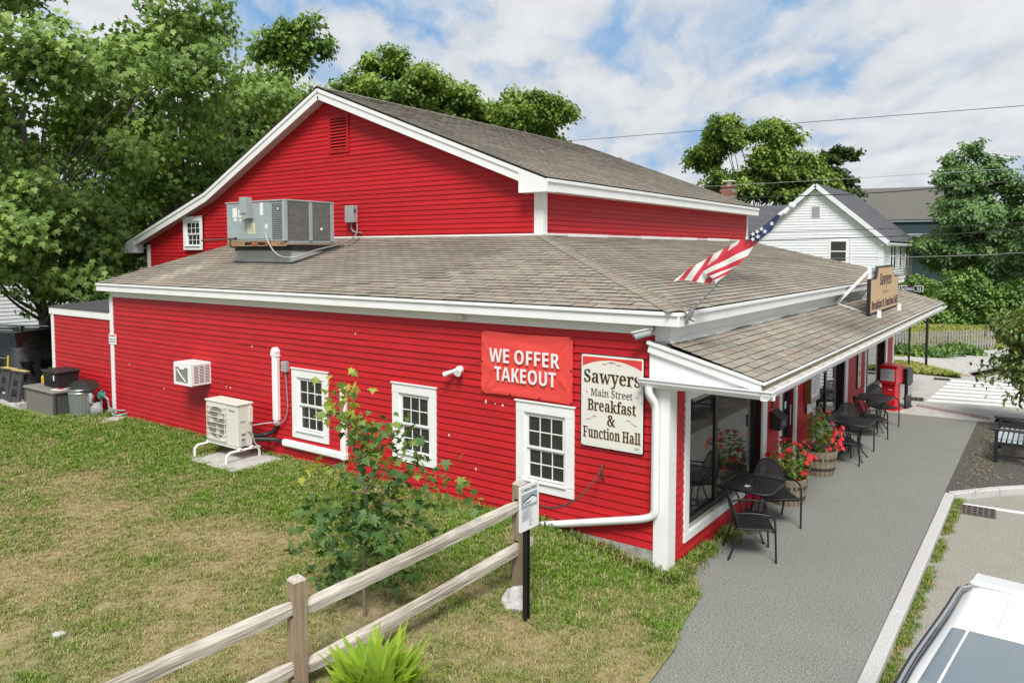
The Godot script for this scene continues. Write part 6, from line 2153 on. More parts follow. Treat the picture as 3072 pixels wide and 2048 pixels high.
			# knots
			var o := obj("rail", rm, mats.rail_wood, fc)
			var x := (b - a).normalized()
			var zz := x.cross(Vector3.UP).normalized()
			o.transform = Transform3D(Basis(x, zz.cross(x), zz), a)
			for i in 4:
				var f := r.randf_range(0.12, 0.88)
				var km := MB.new()
				km.sphere(Vector3(f * len, 0.055 * r.randf_range(0.6, 0.9), 0.033), Vector3(0.022, 0.014, 0.012), 5, 8)
				obj("knot", km, mat("knot", Color(0.16, 0.12, 0.085), 0.9), o)
	# history board on a black post
	var hb := thing("history_sign", "white plaque headed 13 MAIN STREET with grey photograph on a black post", "sign", Vector3(-2.23, 0.06, -0.70))
	obj("post", bx(Vector3(-0.035, 0, -0.03), Vector3(0.035, 1.62, 0.0)), mats.black_frame, hb)
	obj("post_flange", bx(Vector3(-0.035, 0, 0.0), Vector3(-0.022, 1.62, 0.022)), mats.black_frame, hb)
	obj("post_flange", bx(Vector3(0.022, 0, 0.0), Vector3(0.035, 1.62, 0.022)), mats.black_frame, hb)
	var pb2 := Basis(Vector3.UP, -0.05)
	var pl := MB.new()
	var pp := PackedVector2Array()
	for c in [[0.16, 0.50, 0.0], [-0.16, 0.50, PI / 2], [-0.16, 0.02, PI], [0.16, 0.02, PI * 1.5]]:
		for k in 4:
			var a: float = c[2] + PI / 2 * k / 3
			pp.append(Vector2(c[0] + 0.02 * cos(a), c[1] + 0.02 * sin(a)))
	pl.prism(pp, Vector3(0, 1.12, 0.026), pb2.x, Vector3.UP, 0.008)
	obj("plaque", pl, mats.label_white, hb)
	var face := 0.0365
	text("lettering", "13 MAIN STREET", font("Droid Sans", 400), 0.034, 0.29, Vector3(0.0, 1.585, face) , pb2, mats.ink, hb, 0.002)
	var ph := MB.new()
	ph.box(Vector3(0.0, 1.46, face), Vector3(0.285, 0.165, 0.003), pb2)
	obj("photograph", ph, mats.photo_grey, hb)
	var ph2 := MB.new()
	ph2.prism(PackedVector2Array([Vector2(-0.10, -0.05), Vector2(0.13, -0.05), Vector2(0.13, 0.0), Vector2(0.05, 0.035), Vector2(-0.10, -0.01)]), Vector3(0.0, 1.46, face + 0.002), pb2.x, Vector3.UP, 0.001)
	obj("photograph_house", ph2, mats.paper, hb)
	var ph3 := MB.new()
	ph3.prism(PackedVector2Array([Vector2(-0.11, -0.012), Vector2(0.05, 0.035), Vector2(0.13, 0.002), Vector2(0.13, 0.012), Vector2(0.05, 0.05), Vector2(-0.12, 0.0)]), Vector3(0.0, 1.46, face + 0.004), pb2.x, Vector3.UP, 0.001)
	obj("photograph_roof", ph3, mats.ink, hb)
	for k in 5:
		obj("photograph_window", bx(Vector3(-0.08 + k * 0.04, 1.42, face + 0.003), Vector3(-0.06 + k * 0.04, 1.445, face + 0.0045)), mats.ink, hb)
	for k in 7:
		obj("print", bx(Vector3(-0.14, 1.355 - k * 0.018, face - 0.001), Vector3(0.14 - 0.05 * (k % 3), 1.359 - k * 0.018, face + 0.001)), mats.ink_grey, hb)
	for k in 3:
		obj("print", bx(Vector3(0.0, 1.225 - k * 0.014, face - 0.001), Vector3(0.12, 1.229 - k * 0.014, face + 0.001)), mats.ink_grey, hb)
	for k in 2:
		obj("emblem", rod([Vector3(0.02 + k * 0.075, 1.175, face - 0.002), Vector3(0.02 + k * 0.075, 1.175, face + 0.002)], 0.013, 10), mats.ink_grey, hb)
	# stones
	rock("boulder", "pale rounded boulder at the foot of the fence's corner post", Vector3(-2.02, 0.17, -0.98), Vector3(0.19, 0.19, 0.17), mats.granite, 5)
	rock("flat_stone", "flat pale stone on the ground below the gas regulator", Vector3(-0.30, 0.31, -13.9), Vector3(0.34, 0.06, 0.24), mats.concrete, 6)
	rock("small_stone", "small pale stone lying alone on the dry lawn", Vector3(-5.57, 0.19, -4.48), Vector3(0.075, 0.045, 0.06), mats.granite, 8)
	# deck box, tote, bin
	var db := thing("deck_box", "weathered grey plastic deck box with planked sides by the lean-to", "storage box", Vector3(-0.62, 0.29, -16.25))
	var gw: Material = mats.grey_wood
	obj("inner_box", bx(Vector3(-0.33, 0.0, -0.76), Vector3(0.33, 0.55, 0.76)), mat("deck_grey", Color(0.075, 0.072, 0.065), 0.7), db)
	for k in 10:
		obj("plank", cb(Vector3(-0.345, 0.28, -0.69 + k * 0.153), Vector3(0.03, 0.54, 0.146), 0.006), mat("deck_plank", Color(0.17, 0.158, 0.135), 0.7), db)
	for k in 4:
		obj("plank", cb(Vector3(-0.255 + k * 0.17, 0.28, 0.775), Vector3(0.163, 0.54, 0.03), 0.006), mats.deck_grey, db)
	obj("lid", cb(Vector3(0, 0.585, 0), Vector3(0.80, 0.07, 1.66), 0.02), mat("deck_lid", Color(0.20, 0.19, 0.165), 0.65), db)
	for s in [-0.79, 0.79]:
		obj("corner_post", cb(Vector3(-0.345, 0.28, s), Vector3(0.06, 0.55, 0.06), 0.008), mats.deck_grey, db)
	var tt := thing("storage_tote", "black ribbed plastic tote sitting on the grey deck box", "tote", Vector3(-0.50, 0.91, -16.15))
	var tm := MB.new()
	tm.hexa([Vector3(-0.24, 0, -0.34), Vector3(-0.24, 0, 0.34), Vector3(0.24, 0, 0.34), Vector3(0.24, 0, -0.34), Vector3(-0.27, 0.38, -0.38), Vector3(-0.27, 0.38, 0.38), Vector3(0.27, 0.38, 0.38), Vector3(0.27, 0.38, -0.38)])
	obj("body", tm, mats.black_plastic, tt)
	obj("lid", cb(Vector3(0, 0.40, 0), Vector3(0.60, 0.06, 0.82), 0.02), mats.black_plastic, tt)
	for k in 6:
		obj("rib", cb(Vector3(-0.262, 0.20, -0.30 + k * 0.12), Vector3(0.02, 0.34, 0.02), 0.004), mats.black_plastic, tt)
	obj("label", bx(Vector3(-0.279, 0.20, 0.22), Vector3(-0.274, 0.32, 0.28)), mats.label_white, tt)
	var mg := thing("magazine", "white and red printed sheets lying on the deck box lid", "magazine", Vector3(-0.78, 0.912, -15.62), 0.4)
	obj("page", cb(Vector3(0, 0.01, 0), Vector3(0.22, 0.012, 0.30), 0.003), mats.paper, mg)
	obj("cover", cb(Vector3(0.03, 0.019, 0.01), Vector3(0.14, 0.006, 0.16), 0.002), mats.news_red, mg)
	var tc := thing("trash_can", "galvanised steel trash can with ribbed sides and dark lid askew", "trash can", Vector3(-0.52, 0.29, -15.05))
	var tg := MB.new()
	tg.lathe(Vector3.ZERO, PackedVector2Array([Vector2(0.24, 0.0), Vector2(0.245, 0.03), Vector2(0.238, 0.05), Vector2(0.275, 0.56), Vector2(0.29, 0.575), Vector2(0.29, 0.60), Vector2(0.278, 0.615), Vector2(0.285, 0.66), Vector2(0.298, 0.675), Vector2(0.285, 0.69), Vector2(0.27, 0.67), Vector2(0.25, 0.2)]), 32)
	obj("body", tg, mats.galvanised, tc)
	for k in 22:
		var a := TAU * k / 22
		obj("rib", rod([Vector3(0.243 * cos(a), 0.07, 0.243 * sin(a)), Vector3(0.273 * cos(a), 0.54, 0.273 * sin(a))], 0.009, 5), mats.galvanised, tc)
	var ld := MB.new()
	ld.lathe(Vector3(0.06, 0.76, 0.06), PackedVector2Array([Vector2(0.30, -0.03), Vector2(0.31, 0.0), Vector2(0.25, 0.02), Vector2(0.0, 0.07)]), 28, Basis(Vector3(1, 0, 0.3).normalized(), 0.35))
	obj("lid", ld, mat("lid_dark", Color(0.055, 0.06, 0.058), 0.35, 0.6), tc)
	var bg := thing("plastic_bag", "clear plastic bag slumped against the trash can", "bag", Vector3(-0.33, 0.30, -14.72))
	var bgm := MB.new()
	bgm.sphere(Vector3(0, 0.16, 0), Vector3(0.15, 0.18, 0.16), 7, 9)
	bgm.sphere(Vector3(-0.12, 0.45, -0.02), Vector3(0.05, 0.13, 0.07), 6, 7)
	for k in bgm.v.size():
		bgm.v[k] += Vector3(noise_b.get_noise_3dv(bgm.v[k] * 5), noise_b.get_noise_3dv(bgm.v[k] * 5 + Vector3(9, 0, 0)), noise_b.get_noise_3dv(bgm.v[k] * 5 + Vector3(0, 9, 0))) * 0.08
	obj("film", bgm, mats.clear_bag, bg)
	# folded sawhorses, covered grill, block
	for k in 2:
		var sw := thing("sawhorse", ["black plastic folding sawhorse nearest the deck box, yellow top rail", "second black plastic sawhorse, cut off by the picture's left edge"][k], "sawhorse", Vector3(-0.72, 0.29, -17.95 - k * 0.72), 0.12)
		for s in [-1.0, 1.0]:
			var sm_ := MB.new()
			for q in [[-0.27, 0.0, -0.15, 0.80, -0.05], [0.15, 0.0, 0.27, 0.80, 0.05]]:
				sm_.hexa([Vector3(s * 0.20 - 0.03, 0, q[0]), Vector3(s * 0.20 - 0.03, 0, q[2]), Vector3(s * 0.20 + 0.03, 0, q[2]), Vector3(s * 0.20 + 0.03, 0, q[0]), Vector3(s * 0.06 - 0.03, 0.80, q[0] + q[4] * -1.0), Vector3(s * 0.06 - 0.03, 0.80, q[2] - q[4]), Vector3(s * 0.06 + 0.03, 0.80, q[2] - q[4]), Vector3(s * 0.06 + 0.03, 0.80, q[0] - q[4])])
			for y in [0.16, 0.42, 0.70]:
				sm_.box(Vector3(s * lerpf(0.20, 0.06, y / 0.8), y, 0), Vector3(0.05, 0.09 if y < 0.6 else 0.16, 0.34))
			obj("leg_frame", sm_, mat("saw_grey", Color(0.05, 0.05, 0.052), 0.6), sw)
		obj("top_rail", cb(Vector3(0, 0.84, 0), Vector3(0.14, 0.06, 0.68), 0.01), mats.saw_grey, sw)
		for i in 5:
			obj("top_pad", cb(Vector3(0, 0.876, -0.26 + i * 0.13), Vector3(0.13, 0.016, 0.11), 0.004), mat("saw_yellow", Color(0.52, 0.40, 0.13), 0.6), sw)
	var gr := thing("covered_grill", "barbecue under a loose black cover with a yellow handle beside it", "grill", Vector3(0.05, 0.30, -20.1))
	var gm := MB.new()
	var rings := 12
	var sides := 28
	for k in rings + 1:
		var f := float(k) / rings
		for s in sides:
			var a := TAU * s / sides
			var sq := 1.0 / pow(pow(absf(cos(a)), 4) + pow(absf(sin(a)), 4), 0.25)
			var rx := lerpf(0.48, 0.40, f) * sq * (1.0 if f < 0.9 else 0.8)
			var rz := lerpf(0.85, 0.62, f) * sq * (1.0 if f < 0.9 else 0.8)
			var w := 1.0 + 0.11 * sin(s * 1.9 + 2.0 * sin(k * 0.7)) * (1 - f * 0.6) + 0.16 * noise_b.get_noise_2d(s * 1.0, k * 1.0)
			gm.vert(Vector3(rx * cos(a) * w, f * 1.30 + 0.05 * sin(a * 2 + 1) * f, rz * sin(a) * w), Vector3(cos(a), 0.3, sin(a)).normalized())
		if k > 0:
			for s in sides:
				var i := (k - 1) * sides + s
				var j := (k - 1) * sides + (s + 1) % sides
				gm.ix.append_array([i, j, j + sides, i, j + sides, i + sides])
	var top := gm.vert(Vector3(0, 1.34, 0), Vector3.UP)
	for s in sides:
		gm.ix.append_array([rings * sides + s, rings * sides + (s + 1) % sides, top])
	obj("cover", gm, mats.black_cloth, gr)
	obj("cover_patch", cb(Vector3(-0.05, 1.345, 0.1), Vector3(0.3, 0.03, 0.4), 0.01), mat("tarp_blue", Color(0.03, 0.06, 0.16), 0.5), gr)
	var yh := thing("push_broom", "thin yellow tool handle leaning against the black grill cover", "tool", Vector3(-0.55, 0.30, -19.3))
	obj("handle", rod([Vector3(0, 0.25, 0), Vector3(0.06, 1.12, -0.02)], 0.02), mats.yellow, yh)
	obj("tool_head", rod([Vector3(0, 0.0, 0), Vector3(0, 0.28, 0)], 0.03), mats.box_dark, yh)
	var yl := thing("yellow_tub", "yellow plastic tub behind the black tote", "tub", Vector3(0.25, 0.30, -18.2))
	obj("tub", cb(Vector3(0, 0.30, 0), Vector3(0.6, 0.60, 0.5), 0.04), mats.yellow, yl)
	var yl2 := thing("yellow_tub", "low yellow tray between the sawhorse and the deck box", "tub", Vector3(-0.45, 0.28, -17.35))
	obj("tub", cb(Vector3(0, 0.09, 0), Vector3(0.35, 0.18, 0.3), 0.03), mats.yellow, yl2)
	var cbk := thing("cinder_block", "grey concrete block standing at the left end of the deck box", "block", Vector3(-1.08, 0.28, -17.05))
	obj("block", cb(Vector3(0, 0.10, 0), Vector3(0.2, 0.2, 0.2), 0.01), mats.concrete, cbk)
	struct("paved_patch", sheet([[-1.15, -17.15], [-1.1, -26], [4, -26], [4, -17.75], [-0.1, -17.75]], 0.34), mats.concrete)
	struct("stone_slab", cb(Vector3(-0.52, 0.30, -15.0), Vector3(0.9, 0.06, 0.7), 0.01), mats.concrete)
	# potted fern in the foreground
	make_barrel("barrel_planter", "grey weathered barrel planter at the bottom edge holding the bright fern", Vector3(-4.62, 0.06, -0.62), 0.36, 0.29, 0.46)
	fern(Vector3(-4.62, 0.50, -0.62))
	sapling(Vector3(-3.39, 0.17, -2.09))


func rock(called: String, label: String, at: Vector3, s: Vector3, m: Material, sd: int) -> void:
	var t := MB.new()
	t.sphere(Vector3.ZERO, Vector3.ONE, 12, 18)
	var f := FastNoiseLite.new()
	f.seed = sd
	f.frequency = 0.7
	f.fractal_octaves = 3
	for k in t.v.size():
		var d := t.v[k]
		var q := d * (1.0 + 0.35 * f.get_noise_3dv(d * 1.3))
		q.y = maxf(q.y, -0.5)
		t.v[k] = q * s
		t.n[k] = d
	var fl := MB.new()
	for k in range(0, t.ix.size(), 3):
		fl.tri(t.v[t.ix[k]], t.v[t.ix[k + 1]], t.v[t.ix[k + 2]])
	var o := obj(called, fl, m, self)
	o.position = at
	tag(o, label, "stone")


func fern(at: Vector3) -> void:
	var t := thing("fern", "bright lime green fern with upright fronds in the foreground barrel", "fern", at)
	var r := RandomNumberGenerator.new()
	r.seed = 99
	var shapes := []
	for v in 5:
		var m := MB.new()
		var n := 26
		var len: float = [0.38, 0.48, 0.58, 0.42, 0.54][v]
		var bend: float = [0.25, 0.4, 0.15, 0.5, 0.3][v]
		var pos := func(f: float) -> Vector3: return Vector3(0.02 * sin(f * 5 + v), len * (f - bend * 0.45 * f * f), len * bend * f * f)
		for k in n:
			var f := (k + 1.0) / (n + 1)
			var p: Vector3 = pos.call(f)
			var d: Vector3 = (pos.call(f + 0.02) - p).normalized()
			var w := 0.052 * sin(PI * pow(f, 0.6)) + 0.006
			for s in [-1.0, 1.0]:
				var side := Vector3(s, 0, 0)
				var q := p + side * w + d * 0.008 + Vector3(0, -0.006, 0)
				m.tri(p - d * 0.009, p + d * 0.011, q + d * 0.004)
				m.tri(p - d * 0.009, q + d * 0.004, q - d * 0.006)
		var st := []
		for k in 9:
			st.append(pos.call(k / 8.0))
		m.tube(PackedVector3Array(st), 0.003, 0.0012, 4)
		shapes.append(m.mesh())
	for k in 260:
		var a := r.randf() * TAU
		var rad := 0.25 * sqrt(r.randf())
		var tilt := rad / 0.25 * r.randf_range(0.1, 0.75)
		var sc := r.randf_range(0.55, 1.05)
		var o := obj("frond", shapes[r.randi() % 5], mats["fern_%d" % [0, 0, 1, 1, 1, 2][r.randi() % 6]], t)
		o.transform = Transform3D(Basis(Vector3.UP, a) * Basis(Vector3.RIGHT, tilt * 0.75) * Basis(Vector3.UP, r.randfn(0, 0.5)) * Basis.from_scale(Vector3(sc, sc, sc)), Vector3(rad * sin(a), -0.05, rad * cos(a)))
	# two long shoots
	for q in [[0.12, 0.10, 1.35], [-0.1, -0.12, 1.1], [-0.12, 0.12, 1.15]]:
		var o := obj("frond", shapes[2], mats.fern_2, t)
		o.transform = Transform3D(Basis(Vector3.UP, 1.0) * Basis(Vector3.RIGHT, 0.1) * Basis.from_scale(Vector3(0.8, q[2], 0.8)), Vector3(q[0], -0.02, q[1]))


func maple_leaf(s: float) -> MB:
	# five pointed lobes, cupped and drooping, stalk at the origin, blade along +z
	var out := [[0.0, 0.06], [0.20, 0.02], [0.46, -0.02], [0.30, 0.20], [0.62, 0.36], [0.60, 0.44], [0.27, 0.46], [0.30, 0.62], [0.16, 0.66], [0.0, 1.0]]
	var m := MB.new()
	var pt := func(q: Array, sg: float) -> Vector3:
		var x: float = q[0] * sg
		var z: float = q[1]
		return Vector3(x, -0.22 * z * z - 0.10 * x * x + 0.10 * absf(x), z) * s
	var c := Vector3(0, -0.02, 0.36) * s
	for sg in [1.0, -1.0]:
		for k in out.size() - 1:
			if sg > 0:
				m.tri(c, pt.call(out[k + 1], sg), pt.call(out[k], sg))
			else:
				m.tri(c, pt.call(out[k], sg), pt.call(out[k + 1], sg))
	return m


func sapling(at: Vector3) -> void:
	var t := thing("maple_sapling", "young maple sapling with reddish tips growing behind the rail fence", "sapling", at)
	var R := Vector3(0.585, 0, 0.811)
	var F := Vector3(0.811, 0, -0.585)
	var r := RandomNumberGenerator.new()
	r.seed = 2024
	var P := func(x: float, y: float, d: float) -> Vector3: return R * ((x - 838.0) * 0.0048) + Vector3.UP * ((1420.0 - y) * 0.0048) + F * d
	var trunk := curve([Vector3(0, -0.05, 0), P.call(835, 1300, 0.0), P.call(845, 1180, 0.02), P.call(830, 1060, 0.05), P.call(800, 960, 0.03), P.call(775, 880, 0.0)])
	obj("trunk", rod(trunk, 0.024, 8, 0.006), mats.young_bark, t)
	# branch: start fraction up the trunk, tip, leaf size, redness, number of leaves
	var br := [
		[0.30, P.call(700, 1215, -0.25), 0.14, 0, 17], [0.35, P.call(1000, 1210, 0.2), 0.14, 0, 15], [0.42, P.call(690, 1175, 0.15), 0.13, 0, 17], [0.45, P.call(1095, 1135, -0.1), 0.13, 1, 17],
		[0.50, P.call(960, 1030, 0.2), 0.13, 1, 16], [0.55, P.call(1040, 1085, 0.05), 0.12, 1, 15], [0.52, P.call(715, 1150, -0.15), 0.14, 0, 17], [0.60, P.call(940, 965, 0.1), 0.12, 1, 20],
		[0.38, P.call(760, 1240, 0.3), 0.15, 0, 18], [0.40, P.call(920, 1230, -0.25), 0.15, 0, 18], [0.70, P.call(830, 930, 0.05), 0.13, 2, 16], [0.80, P.call(755, 890, -0.05), 0.13, 3, 14],
		[0.75, P.call(795, 865, 0.1), 0.13, 3, 12], [0.62, P.call(860, 1010, -0.15), 0.13, 1, 18], [0.25, P.call(905, 1310, 0.1), 0.15, 0, 15], [0.24, P.call(775, 1330, -0.1), 0.15, 0, 14],
		[0.55, P.call(700, 1060, 0.0), 0.14, 3, 9], [0.33, P.call(850, 1150, 0.35), 0.14, 0, 17], [0.34, P.call(850, 1170, -0.35), 0.14, 0, 17], [0.22, P.call(680, 1345, 0.1), 0.14, 0, 9], [0.22, P.call(960, 1350, 0.1), 0.14, 0, 7]]
	var shapes := [maple_leaf(1.0).mesh(), maple_leaf(0.86).mesh(), maple_leaf(1.1).mesh()]
	var n := trunk.size() - 1
	var mt := []
	var mc := []
	var singles := 0
	for b in br:
		var s: Vector3 = trunk[int(b[0] * n)]
		var e: Vector3 = b[1]
		var path := curve([s, s.lerp(e, 0.5) + Vector3(0, 0.10, 0), e])
		obj("branch", rod(path, 0.008, 5, 0.0025), mats.red_stem if b[3] > 0 else mats.young_bark, t)
		for k in b[4]:
			var f: float = 0.25 + 0.75 * (k + r.randf()) / b[4]
			var p: Vector3 = path[int(clampf(f, 0, 1) * (path.size() - 1))]
			p += Vector3(r.randfn(0, 0.07), r.randfn(0, 0.07), r.randfn(0, 0.07))
			var a := r.randf() * TAU
			var red: int = b[3]
			var mi := clampi(red + (r.randi() % 2 if f > 0.6 else 0) - (1 if red > 0 and f < 0.5 else 0), 0, 3)
			if red == 0 and r.randf() < 0.4:
				mi = 1
			var sc: float = b[2] * r.randf_range(0.55, 1.0)
			for rep in 3:
				var x := Transform3D(Basis(Vector3.UP, a + rep * 2.1) * Basis(Vector3.RIGHT, r.randf_range(0.2, 1.2)) * Basis(Vector3.BACK, r.randfn(0, 0.4)) * Basis.from_scale(Vector3(sc, sc, sc)), p + Vector3(r.randfn(0, 0.07), r.randfn(0, 0.07), r.randfn(0, 0.07)) * rep)
				if rep == 0 and singles < 300:
					singles += 1
					obj("leaf", shapes[r.randi() % 3], mats["sapling_%d" % mi], t).transform = x
				elif rep < (2 if red == 3 else 3):
					mt.append(x)
					mc.append(mats["sapling_%d" % clampi(mi - (r.randi() % 2), 0, 3)].albedo_color.srgb_to_linear())
	var mm := MultiMesh.new()
	mm.transform_format = MultiMesh.TRANSFORM_3D
	mm.use_colors = true
	mm.mesh = shapes[0]
	mm.instance_count = mt.size()
	for k in mt.size():
		mm.set_instance_transform(k, mt[k])
		mm.set_instance_color(k, mc[k])
	var mi2 := MultiMeshInstance3D.new()
	mi2.name = "leaves"
	mi2.multimesh = mm
	mi2.material_override = mats.leaf
	mi2.set_meta("kind", "stuff")
	t.add_child(mi2)


# ---------------------------------------------------------------- street things
func grate(label: String, at: Vector3, turn: float, sx: float, sz: float, nx: int, nz: int, y := 0.0) -> void:
	var t := thing("storm_drain", label, "storm drain", at, turn)
	var m := mat("cast_iron", Color(0.13, 0.10, 0.09), 0.8, 0.2)
	obj("pit", bx(Vector3(-sx / 2, -0.012, -sz / 2), Vector3(sx / 2, 0.001, sz / 2)), mats.dark_hole, t)
	for k in nx + 1:
		obj("bar", bx(Vector3(-sx / 2 + sx * k / nx - 0.014, 0.0, -sz / 2), Vector3(-sx / 2 + sx * k / nx + 0.014, 0.012, sz / 2)), m, t)
	for k in nz + 1:
		obj("bar", bx(Vector3(-sx / 2, 0.0005, -sz / 2 + sz * k / nz - 0.014), Vector3(sx / 2, 0.0125, -sz / 2 + sz * k / nz + 0.014)), m, t)


func build_street() -> void:
	grate("rusty square-holed storm drain by the kerb in the parking lot", Vector3(5.74, -0.112, 3.10), 0.05, 0.48, 0.50, 4, 6)
	grate("storm drain of four dark slots beside the near kerb of the crosswalk", Vector3(15.4, 0.0, 0.80), 0.1, 0.5, 0.50, 1, 4)
	grate("storm drain at the far kerb below the grass verge", Vector3(19.75, 0.0, 1.05), 0.1, 0.4, 0.45, 1, 4)
	grate("brick coloured drain in the far sidewalk before the picket fence", Vector3(26.3, 0.02, 0.75), 0.5, 0.3, 0.9, 1, 7)
	# bench
	var b := thing("garden_bench", "black wooden bench with pale weathered seat slats beside the asphalt walk", "bench", Vector3(9.0, 0.0, 3.17))
	b.scale = Vector3.ONE * 1.06
	var m: Material = mats.black_metal
	for x in [0.0, 1.30]:
		obj("leg", cb(Vector3(x, 0.31, 0.0), Vector3(0.06, 0.62, 0.06), 0.006), m, b)
		obj("leg", cb(Vector3(x, 0.30, 0.56), Vector3(0.06, 0.62, 0.07), 0.006, Basis(Vector3.RIGHT, 0.12)), m, b)
		obj("back_post", cb(Vector3(x, 0.70, 0.60), Vector3(0.06, 0.50, 0.06), 0.006, Basis(Vector3.RIGHT, 0.14)), m, b)
		obj("armrest", cb(Vector3(x, 0.64, 0.25), Vector3(0.075, 0.045, 0.74), 0.02), m, b)
		obj("stretcher", cb(Vector3(x, 0.15, 0.28), Vector3(0.03, 0.045, 0.52), 0.005), m, b)
		obj("side_rail", cb(Vector3(x, 0.37, 0.28), Vector3(0.04, 0.06, 0.55), 0.005), m, b)
	for k in 6:
		obj("seat_slat", cb(Vector3(0.65, 0.415, 0.03 + k * 0.088), Vector3(1.34, 0.024, 0.06), 0.006), mats.bench_slat, b)
	obj("front_rail", cb(Vector3(0.65, 0.37, 0.0), Vector3(1.24, 0.06, 0.035), 0.005), m, b)
	for k in 9:
		obj("back_slat", cb(Vector3(0.10 + k * 0.1375, 0.66, 0.605), Vector3(0.07, 0.46, 0.02), 0.005, Basis(Vector3.RIGHT, 0.14)), m, b)
	obj("top_rail", cb(Vector3(0.65, 0.93, 0.635), Vector3(1.36, 0.07, 0.045), 0.01), m, b)
	# street name sign
	var s := thing("street_sign", "black street sign reading School St on a black post beyond the porch roof", "street sign", Vector3(22.0, 0.04, -0.27))
	obj("post", rod([Vector3.ZERO, Vector3(0, 2.78, 0)], 0.035, 10), mats.black_frame, s)
	var W := Basis(Vector3(0.28, 0, 0.96).normalized(), Vector3.UP, Vector3(-0.96, 0, 0.28).normalized())
	var rrp := func(w: float, h: float, r: float) -> PackedVector2Array:
		var p := PackedVector2Array()
		for c in [[w / 2 - r, h / 2 - r, 0.0], [-w / 2 + r, h / 2 - r, PI / 2], [-w / 2 + r, -h / 2 + r, PI], [w / 2 - r, -h / 2 + r, PI * 1.5]]:
			for k in 4:
				var a: float = c[2] + PI / 2 * k / 3
				p.append(Vector2(c[0] + r * cos(a), c[1] + r * sin(a)))
		return p
	var o := Vector3(0, 2.88, 0)
	var e1 := MB.new()
	e1.prism(rrp.call(0.80, 0.215, 0.05), o - W.z * 0.012, W.x, W.y, 0.02)
	obj("white_edge", e1, mats.label_white, s)
	var e2 := MB.new()
	e2.prism(rrp.call(0.765, 0.18, 0.04), o + W.z * 0.008, W.x, W.y, 0.004)
	obj("blade", e2, mats.ink, s)
	var bump := MB.new()
	bump.prism(rrp.call(0.26, 0.27, 0.09), o + W.z * 0.0005, W.x, W.y, 0.013)
	obj("bracket_plate", bump, mats.ink, s)
	text("lettering", "School St", font("Droid Sans Mono", 700), 0.125, 0.66, o + W.z * 0.016, W, mats.label_white, s, 0.004)
	obj("finial", rod([Vector3(0, 2.98, 0), Vector3(0, 3.04, 0)], 0.03, 8, 0.012), mats.black_frame, s)
	var p2 := thing("sign_post", "plain black post on the grass verge right of the street sign's post", "post", Vector3(22.15, 0.04, 0.28))
	obj("post", rod([Vector3.ZERO, Vector3(0, 2.25, 0)], 0.045, 10), mats.black_frame, p2)
	obj("cap", rod([Vector3(0, 2.25, 0), Vector3(0, 2.30, 0)], 0.05, 10, 0.03), mats.black_frame, p2)
	build_car()
	# wires
	var wires := [
		["high thin black wire crossing the sky above the hall roof", [Vector3(24, 10.1, -22), Vector3(24, 9.9, -16.7), Vector3(24, 9.72, -7.0), Vector3(24, 9.52, 2.87), Vector3(24, 9.4, 9)], 0.012],
		["pale wire passing in front of the white gable's peak", [Vector3(24, 7.25, -18), Vector3(24, 7.22, -8.1), Vector3(24, 7.24, -3), Vector3(24, 7.30, 3.0), Vector3(24, 7.4, 9)], 0.010],
		["thick dark cable sagging across the white gable below its peak", [Vector3(24, 6.70, -18), Vector3(24, 6.64, -6.8), Vector3(24, 6.62, -1.8), Vector3(24, 6.85, 3.0), Vector3(24, 7.1, 9)], 0.020],
		["dark wire across the upper clapboards of the white house", [Vector3(24, 5.05, -18), Vector3(24, 5.11, -6.1), Vector3(24, 5.22, 0.14), Vector3(24, 5.32, 3.0), Vector3(24, 5.5, 9)], 0.012],
		["dark cable just above the white house's gable window", [Vector3(24, 4.60, -18), Vector3(24, 4.76, -6.4), Vector3(24, 4.92, 0.15), Vector3(24, 5.07, 3.0), Vector3(24, 5.3, 9)], 0.017],
		["lowest thin grey wire in front of the right-hand trees", [Vector3(24, 3.95, -18), Vector3(24, 3.98, -4.5), Vector3(24, 4.15, 1.7), Vector3(24, 4.24, 3.05), Vector3(24, 4.5, 9)], 0.009]]
	for k in wires.size():
		var w = wires[k]
		var t := obj("overhead_wire", rod(curve(w[1], 6), w[2], 6), mat("wire_pale", Color(0.30, 0.30, 0.30), 0.6) if k in [1, 5] else mat("wire_dark", Color(0.02, 0.02, 0.022), 0.6), self)
		tag(t, w[0], "wire", "overhead wires along School Street")
	# small tree by the bench
	street_tree()


